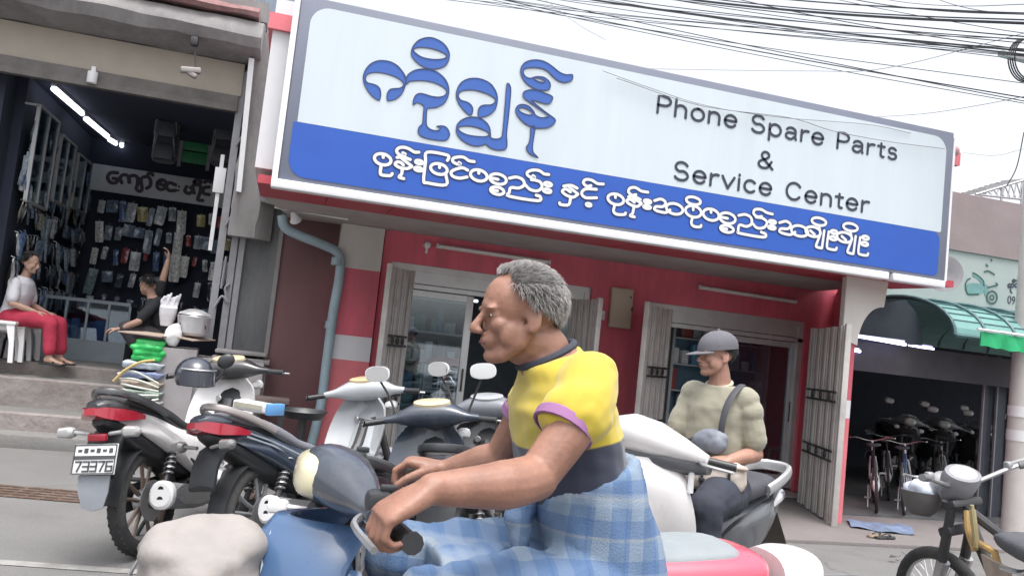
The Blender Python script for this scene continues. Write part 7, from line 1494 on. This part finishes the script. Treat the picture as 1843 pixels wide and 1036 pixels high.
fuse(mb, 'trousers', Mred2, pw, .011, 3, .01, 9)
hair(pw, MHw, mat('hair_black'  , (.018, .016, .016)), .93, 900, ln=.03, seed=5, rad=.002); mb = MB(); mb.M = MHw; mb.tube(catmull([(-.09, 0, .03), (-.13, 0, -.05), (-.15, .0, -.16), (-.14, 0, -.30), (-.12, 0, -.40)], 4), [.03+.02*sin(pi*i/16) for i in range(17)], 12); mb.build('ponytail', mat('hair_black', (.018, .016, .016)), pw)
mb = MB()
for s in (-1, 1): mb.box((.50, s*.12, .012), (.25, .09, .022), None, .01); mb.tube(catmull([(.52, s*.12-.045, .025), (.53, s*.12, .06), (.52, s*.12+.045, .025)], 4), .009, 6)
mb.build('sandals', M_black, pw)
def stool(loc, label, m, h=.44, w=.17, rz=0.):
    t_ = thing('plastic_stool', label, 'stool', loc, rz); b = MB(); b.box((0, 0, h-.02), (w*1.9, w*1.9, .04), None, .015); b.build('seat', m, t_)
    for sx in (-1, 1):
        for sy in (-1, 1): b = MB(); b.loft([[Vector((sx*(w*a+d*c), sy*(w*a+d*e), z)) for c, e in ((0, 0), (-1, 0), (-1, -1), (0, -1))] for z, a, d in ((h-.03, .88, .08), (h*.5, .97, .045), (0, 1.06, .045))]); b.build('leg', m, t_)
    b = MB(); b.lathe([(w*.80, h-.10), (w*.86, h-.045), (w*.8, h-.04)], (0, 0, 0), 'z', 4, a0=pi/4, a1=2*pi+pi/4); b.build('skirt', m, t_)
stool((hw.x-.02, wy, fz), 'white plastic stool under the woman in red trousers', M_white, .40); g = PY(45, 640, 10.7); stool((g.x-.02, 10.62, fz), 'second white plastic stool behind the seated woman', M_white, .40, .17, .3); g2 = PY(10, 640, 9.98); stool((g2.x-.1, 9.95, fz), 'white plastic chair base at the left frame edge', M_white, .43, .2, .1)
# ================= the crouching person in black with a raised arm
cy = 9.95; cc = PY(283, 575, cy); print('crouch', cc)
pc = thing('person', 'crouching person in black shirt reaching one arm up inside the dark shop', 'person', (cc.x, cy, fz), radians(188)); Z0 = cc.z-fz-.24
MHc = HM_((.15, .02, Z0+.62), radians(-75), .2)
def trc(i): U = Vector((1, 0, -.45)).normalized(); return [(Vector((-.12, 0, Z0+.0)), U, .12+i, .165+i), (Vector((-.06, 0, Z0+.16)), U, .11+i, .15+i), (Vector((.02, 0, Z0+.34)), U, .115+i, .17+i), (Vector((.06, 0, Z0+.44)), U, .085+i, .16+i), (Vector((.08, 0, Z0+.48)), U, .055+i, .08+i)]
mb = MB(); torso(mb, trc(0)); limb(mb, [(.08, 0, Z0+.46), (.1, 0, Z0+.52), (.13, .01, Z0+.57)], [.055, .05, .05]); head(mb, MHc, .95)
a, e, w_ = Vector((.05, -.17, Z0+.42)), Vector((.0, -.20, Z0+.68)), Vector((-.03, -.18, Z0+.93)); limb(mb, [a, a.lerp(e, .5), e], [.055, .048, .04]); limb(mb, [e, e.lerp(w_, .4), w_], [.04, .038, .027]); hand(mb, w_, (.1, 0, 1), (-1, 0, .1), 1, (.4, .5, .4), .95)
a, e, w2 = Vector((.05, .17, Z0+.40)), Vector((.18, .24, Z0+.2)), Vector((.36, .16, Z0+.10)); limb(mb, [a, a.lerp(e, .5), e], [.055, .048, .04]); limb(mb, [e, e.lerp(w2, .4), w2], [.04, .038, .027]); hand(mb, w2, (1, -.2, -.2), (0, 0, 1), -1, (.4, .5, .4), .95)
for s in (-1, 1):
    kn = Vector((.30, s*.14, Z0+.12)); an = Vector((.05, s*.13, .08)); limb(mb, [(-.1, s*.09, Z0-.02), (.1, s*.13, Z0+.08), kn], [.09, .078, .056]); limb(mb, [kn, kn.lerp(an, .5), an], [.055, .052, .036]); mb.loft([se(an+Vector((x, 0, z)), (0, 1, 0), (0, 0, 1), w, h, 10) for x, z, w, h in ((-.05, -.035, .02, .03), (.0, -.03, .03, .04), (.11, -.052, .04, .022), (.18, -.062, .036, .014))])
fuse(mb, 'body', M_skin3, pc, .007, 3); face_bits(pc, MHc, .95); hair(pc, MHc, mat('hair_black', (.018, .016, .016)), .95, 900, ln=.022, seed=6, rad=.002)
mb = MB(); torso(mb, trc(.014)); a, e = Vector((.05, -.16, Z0+.42)), Vector((.0, -.20, Z0+.68)); limb(mb, [a, a.lerp(e, .5), a.lerp(e, .85)], [.068, .066, .06]); a, e = Vector((.05, .16, Z0+.40)), Vector((.18, .24, Z0+.2)); limb(mb, [a, a.lerp(e, .5), a.lerp(e, .8)], [.068, .066, .06]); fuse(mb, 'shirt', mat('shirt_black', (.015, .016, .02), .85, var=.2), pc, .01, 3, .01, 9)
mb = MB()
for s in (-1, 1): kn = Vector((.31, s*.14, Z0+.12)); an = Vector((.06, s*.13, .16)); limb(mb, [(-.1, s*.09, Z0-.02), (.1, s*.13, Z0+.08), kn], [.115, .1, .076]); limb(mb, [kn, kn.lerp(an, .5), an], [.076, .07, .062])
fuse(mb, 'trousers', mat('trousers_dark', (.04, .035, .04), .85, var=.15), pc, .011, 3, .01, 9)
# ------------------------------------------------------------------ clutter before the shops
M_card = mat('cardboard', (.36, .285, .235), .85, var=.10, scale=5, dirt=.3, dcol=(.25, .19, .15))
M_tarp = mat('grey_tarp', (.33, .31, .32), .75, var=.08, scale=3, dirt=.3, dcol=(.24, .22, .22), bump=.15, bscale=10)
yc_ = 8.95
def crate(px0, px1, pt, y, d, label, m, rz=0.):
    a = PY(px0, pt, y); b = PY(px1, pt+(px1-px0)*.19, y); zt_ = (a.z+b.z)/2; w = b.x-a.x; h = zt_-.13; o = MB(); o.box((0, 0, h/2), (w, d, h), None, .015); o.box((0, -d/2-.004, h*.86), (w*.98, .008, .02), None, .003)
    ob = fuse_box(o, m, w, d, h); ob.location = ((a.x+b.x)/2, y+d/2, .13); ob.rotation_euler.z = rz; tag(ob, label, 'box'); return ob, zt_
def fuse_box(o, m, w, d, h):
    b = bmesh.new(); bmesh.ops.create_cube(b, size=1); bmesh.ops.subdivide_edges(b, edges=b.edges[:], cuts=9, use_grid_fill=True)
    for v in b.verts:
        v.co = Vector((v.co.x*w, v.co.y*d, v.co.z*h+h/2)); q = NZ.noise(v.co*5)*.016+NZ.noise(v.co*12)*.006; v.co += Vector((q*.5, q, q*.4))
    me = bpy.data.meshes.new('covered_crate'); b.to_mesh(me); b.free(); me.materials.append(m); me.shade_smooth(); me.set_sharp_from_angle(angle=radians(50)); ob = bpy.data.objects.new('covered_crate', me); COL.objects.link(ob); return ob
c1, z1_ = crate(284, 352, 620, 8.9, .5, 'smaller grey cloth covered crate under the cardboard sheets', M_tarp, .05)
c2, z2_ = crate(348, 476, 636, 8.95, .55, 'wide grey cloth covered crate beside the low grey wall', M_tarp, -.03)
def sheet(pts, y, label):
    P = [PY(*p, yy) for p, yy in zip(pts, y)]; n = Vector((0, 0, .012)); z = sum(p.z for p in P)/4; o = MB(); o.prism([Vector((p.x, p.y, z+.25*(p.z-z))) for p in P], n); ob = o.build('cardboard_sheet', M_card, smooth=0); tag(ob, label, 'cardboard')
sheet([(212, 598), (262, 594), (338, 604), (290, 613)], (8.85, 9.35, 9.3, 8.8), 'flat cardboard sheet on the green bundle, left of the silver pot')
sheet([(318, 606), (352, 603), (388, 612), (348, 622)], (8.9, 9.35, 9.3, 8.85), 'flat cardboard sheet under the silver pot')
p = PY(346, 604, 9.1); pot = thing('cooking_pot', 'silver metal pot with arched handle standing on cardboard', 'pot', (p.x, 9.1, p.z)); mb = MB(); mb.lathe([(0, 0), (.12, 0), (.15, .03), (.16, .14), (.17, .20), (.165, .205), (.15, .19), (.0, .19)], (0, 0, 0), 'z', 28); mb.build('vessel', mat('pot_alu', (.62, .62, .64), .35, metal=.6, var=.1), pot); mb = MB(); mb.lathe([(.165, .215), (.15, .235), (.06, .275), (0, .28)], (0, 0, 0), 'z', 28); mb.build('lid', mat('pot_alu', (.6, .6, .6)), pot); mb = MB(); mb.tube([(.13*cos(a), -.1, .08+.09*sin(a)) for a in [pi*k/10 for k in range(11)]], .008, 6); mb.build('handle', M_darkmetal, pot)
p = PY(312, 597, 8.95); mb = MB(); mb.sph((0, 0, .09), (.085, .07, .11)); mb.sph((.02, 0, .17), (.05, .045, .05)); o = fuse(mb, 'plastic_bag', mat('bag_white', (.72, .72, .74), .4, var=.05), None, .012, 3, .012, 12); o.location = (p.x, 8.95, z1_+.03); tag(o, 'tied white plastic bag at the front edge of the cardboard', 'bag')
p = PY(302, 566, 9.25); mb = MB(); mb.loft([se((0, 0, z), (1, 0, 0), (0, 1, 0), w, w*.7, 14) for z, w in ((0, .06), (.12, .085), (.2, .09))]); 
for k in range(6): mb.tube([(-.06+.025*k, 0, .18), (-.075+.03*k, .02*(k % 2), .26), (-.05+.03*k, .0, .31+.02*(k % 3))], [.018, .017, .012], 8)
o = fuse(mb, 'glove_bunch', mat('glove_white', (.55, .55, .58), .8, var=.15), None, .008, 3); o.location = (p.x, 9.25, p.z-.12); tag(o, 'bunch of off white gloves standing beside the silver pot', 'gloves')
# bright green bundle, folded sacks under it, rope, coils
def folds(px0, px1, pt, pb, y, n, label, m, name, cat, amp=.03):
    a = PY(px0, pt, y); b = PY(px1, pb, y); mb = MB(); h = (a.z-b.z)/n
    for k in range(n): mb.box((.02*math.sin(k*2.1), .01*math.cos(k*1.7), h*(k+.5)), ((b.x-a.x)*(.92+.08*math.sin(k*1.3)), .34, h*1.02), (0, 0, .07*math.sin(k*2.7)), h*.45)
    o = fuse(mb, name, m, None, .012, 3, amp*.5, 9); o.location = ((a.x+b.x)/2, y+.17, b.z); tag(o, label, cat); return o
folds(238, 294, 608, 652, 8.85, 4, 'bright green folded plastic sheet bundle under the cardboard', mat('sheet_green', (.02, .46, .10), .4, var=.15, scale=12, coat=.3), 'plastic_bundle', 'bundle', .05)
cols = [((.42, .47, .52), 'pale grey blue folded sack just under the green bundle'), ((.22, .27, .44), 'blue folded sack, second under the green bundle'), ((.38, .30, .24), 'tan folded sack in the pile under the green bundle'), ((.30, .38, .33), 'grey green folded sack low in the pile'), ((.42, .44, .42), 'pale folded sack near the bottom of the pile'), ((.20, .25, .24), 'dark folded sack at the bottom of the pile')]
yy = 648
for k, (c, lb) in enumerate(cols): folds(216-2*k, 292-k, yy, yy+19, 8.84-.01*k, 2, lb, mat('sack_'+str(k), c, .7, var=.25, scale=16, dirt=.2), 'folded_sack', 'sack', .05); yy += 17
for k in range(5): a = PY(212+3*k, 672+9*k, 8.72); b = PY(285, 690+7*k, 8.74); cable([a, a.lerp(b, .4)+Vector((0, -.03, .06-.03*k)), b], .012, 'whitish loop of hose across the front of the sack pile', mat('hose_pale', (.50, .53, .48), .5, var=.1), 'hose loops on the sack pile', 'hose', 6, 'hose')
cable([PY(204, 686, 8.7), PY(225, 666, 8.68), PY(252, 652, 8.7), PY(278, 648, 8.75)], .014, 'yellow rope curving over the sack pile', mat('rope_yellow', (.48, .36, .15), .8, var=.15), None, 'rope', 6, 'rope')
ft = thing('timber_plank', 'weathered brown plank lying before the maroon sheet wall', 'plank', PY(460, 716, 8.75)); mb = MB(); a = PY(405, 706, 8.75); b = PY(520, 728, 8.75); mb.bb((a.x, 8.72, b.z-.0), (b.x, 8.9, b.z+.06), .006); mb.bb((a.x, 8.72, b.z-.08), (b.x, 8.9, b.z-.02), .006); mb.build('board', mat('plank_brown', (.20, .155, .145), .85, var=.3, scale=9, stretch=(.3, 3, 3)), ft, world=True); mb = MB()
for t in (.1, .9): mb.bb((a.x+(b.x-a.x)*t-.03, 8.74, .1), (a.x+(b.x-a.x)*t+.03, 8.88, b.z+.03))
mb.build('leg', M_darkmetal, ft, world=True)
# helmet hung on the white sided bike's bars, packet and tray on the seats, bottle
def helmet(loc, rz, label, shell, sc=1.):
    t_ = thing('helmet', label, 'helmet', loc, rz, sc=sc); b = MB(); rings = []
    for j in range(10):
        el = -.55+(pi/2+.55)*j/9; rings.append([Vector((.135*cos(el)*cos(a)-.0, .118*cos(el)*sin(a), .12*sin(el)+.0)) for a in [2*pi*k/28 for k in range(28)]])
    b.loft(rings); b.build('shell', shell, t_); b = MB(); A = []; B = []
    for k in range(15): a = -1.15+2.3*k/14; A.append(Vector((.142*cos(a), .124*sin(a), .035))); B.append(Vector((.148*cos(a), .128*sin(a), -.055)))
    b.strip(A, B); b.strip([p*.97 for p in A], [p*.97 for p in B]); b.build('visor', mat('visor_smoke', (.05, .055, .07), .08, coat=1., var=.05), t_)
    b = MB(); b.tube([Vector((.139*cos(a), .121*sin(a), .045)) for a in [-1.2+2.4*k/12 for k in range(13)]], .006, 6); b.build('rim', M_steel, t_); return t_
hA = PZ(350, 676, 1.12); helmet(hA, radians(-60), 'black helmet with smoked visor resting on the handlebar of the leftmost bike', mat('helmet_black', (.03, .035, .05), .15, coat=1., var=.1), .88)
a2 = PY(384, 690, hA.y); b2 = PY(406, 656, hA.y); mb = MB(); mb.tube(catmull([a2, a2.lerp(b2, .5)+Vector((.01, 0, 0)), b2], 4), .008, 6); mb.build('mirror_stem', M_darkmetal, bA, world=True); mb = MB(); mb.sph(b2+Vector((0, 0, .02)), (.05, .02, .04), rot=(0, -.6, 0)); mb.build('mirror', M_black, bA, world=True)
pkt = thing('wrapped_packet', 'white wrapped packet with pale blue end lying on the grey bike seat', 'packet', PZ(462, 741, .86), radians(-42)); mb = MB(); mb.box((0, 0, .035), (.34, .13, .07), None, .018); fuse(mb, 'wrapper', mat('wrapper_white', (.68, .68, .70), .3, var=.06, coat=.4), pkt, .008, 2, .006, 14); mb = MB(); mb.box((.155, 0, .036), (.045, .138, .076), None, .006); mb.build('end_band', mat('wrapper_blue', (.12, .30, .58), .4), pkt); mb = MB(); mb.box((-.02, -.068, .04), (.24, .006, .03)); mb.build('stripe', mat('wrapper_stripe', (.40, .38, .30), .5), pkt)
tr_ = thing('black_tray', 'black shallow tray behind the grey bike seat', 'tray', PZ(545, 752, .80), radians(-20)); mb = MB(); mb.lathe([(0, 0), (.13, 0), (.165, .05), (.175, .055), (.17, .06), (.155, .05), (.125, .012), (0, .012)], (0, 0, 0), 'z', 24); mb.build('tray', M_black, tr_); mb = MB(); mb.cyl((0, 0, -.8), (0, 0, 0), .03, n=10); mb.lathe([(0, -.8), (.16, -.8), (.15, -.77), (.03, -.76)], (0, 0, 0), 'z', 20); mb.build('stand', M_darkmetal, tr_)
bt = thing('water_bottle', 'clear water bottle with teal cap in the front of a black bike', 'bottle', PZ(776, 815, .78)); mb = MB(); mb.lathe([(0, 0), (.036, 0), (.04, .01), (.038, .05), (.04, .09), (.037, .13), (.03, .165), (.014, .19), (.014, .20)], (0, 0, 0), 'z', 20); mb.build('bottle', mat('bottle_clear', (.52, .60, .64), .12, var=.2, scale=18, coat=.6), bt); mb = MB(); mb.lathe([(0, .215), (.017, .214), (.018, .195), (.015, .19)], (0, 0, 0), 'z', 16); mb.build('cap', mat('cap_teal', (.03, .33, .27), .4), bt)
# small things on the ground
def slipper(px, py, rz, z, label, col):
    p = PZ(px, py, z); t_ = thing('slipper', label, 'slipper', p, rz, 'slippers left on the ground'); b = MB(); b.loft([se((x, y, .012), (0, 1, 0), (0, 0, 1), w, .012, 12) for x, y, w in ((-.12, 0, .02), (-.10, 0, .035), (0, .004, .034), (.08, .006, .045), (.12, .004, .03), (.13, 0, .012))]); b.build('sole', mat('sole_'+label[:5], col, .8), t_); b = MB(); b.tube(catmull([(.0, -.035, .02), (.05, -.015, .045), (.075, .0, .025)], 4), .006, 6); b.tube(catmull([(.0, .04, .02), (.05, .02, .045), (.075, .0, .025)], 4), .006, 6); b.build('strap', M_black, t_)
slipper(1576, 966, .3, .036, 'tan slipper on the forecourt, left one of the pair', (.22, .17, .12)); slipper(1592, 969, .15, .036, 'black slipper on the forecourt, right one of the pair', (.03, .03, .03))
slipper(186, 679, .4, .625, 'black sandal at the edge of the upper step', (.03, .03, .035))
for k, (px, py) in enumerate(((1608, 1003), (1634, 1001), (1628, 1012), (1652, 1013))):
    p = PZ(px, py, .037); b = MB(); b.add([(-.05, 0, 0), (-.01, .022, .02), (.05, 0, .012), (-.01, -.02, .008)], [(0, 1, 2), (0, 2, 3)]); b.tube([(.05, 0, .012), (.08, .01, .02)], .003, 4); o = b.build('dry_leaf', mat('leaf_dark', (.05, .045, .04), .8)); o.location = p; o.rotation_euler.z = k*1.4; tag(o, 'dark curled dry leaf on the forecourt joint', 'leaf', 'dry leaves on the forecourt')
mt = thing('door_mat', 'dull blue cloth mat spread at the dark shop threshold', 'mat', PZ(1585, 950, .037)); mb = MB(); P = [PZ(*q, .05) for q in ((1524, 934), (1640, 945), (1650, 962), (1535, 948))]
n_ = 14; A = []; B = []
for k in range(n_+1): t = k/n_; A.append(P[0].lerp(P[1], t)+Vector((0, .03*sin(t*9), .008*sin(t*17)))); B.append(P[3].lerp(P[2], t)+Vector((0, .03*sin(t*7+1), .008*sin(t*13))))
mb.strip(A, [a.lerp(b, .5)+Vector((0, 0, .02)) for a, b in zip(A, B)]); mb.strip([a.lerp(b, .5)+Vector((0, 0, .02)) for a, b in zip(A, B)], B); mb.build('cloth', mat('mat_blue', (.13, .17, .26), .9, var=.4, scale=8), mt, world=True, smooth=60)
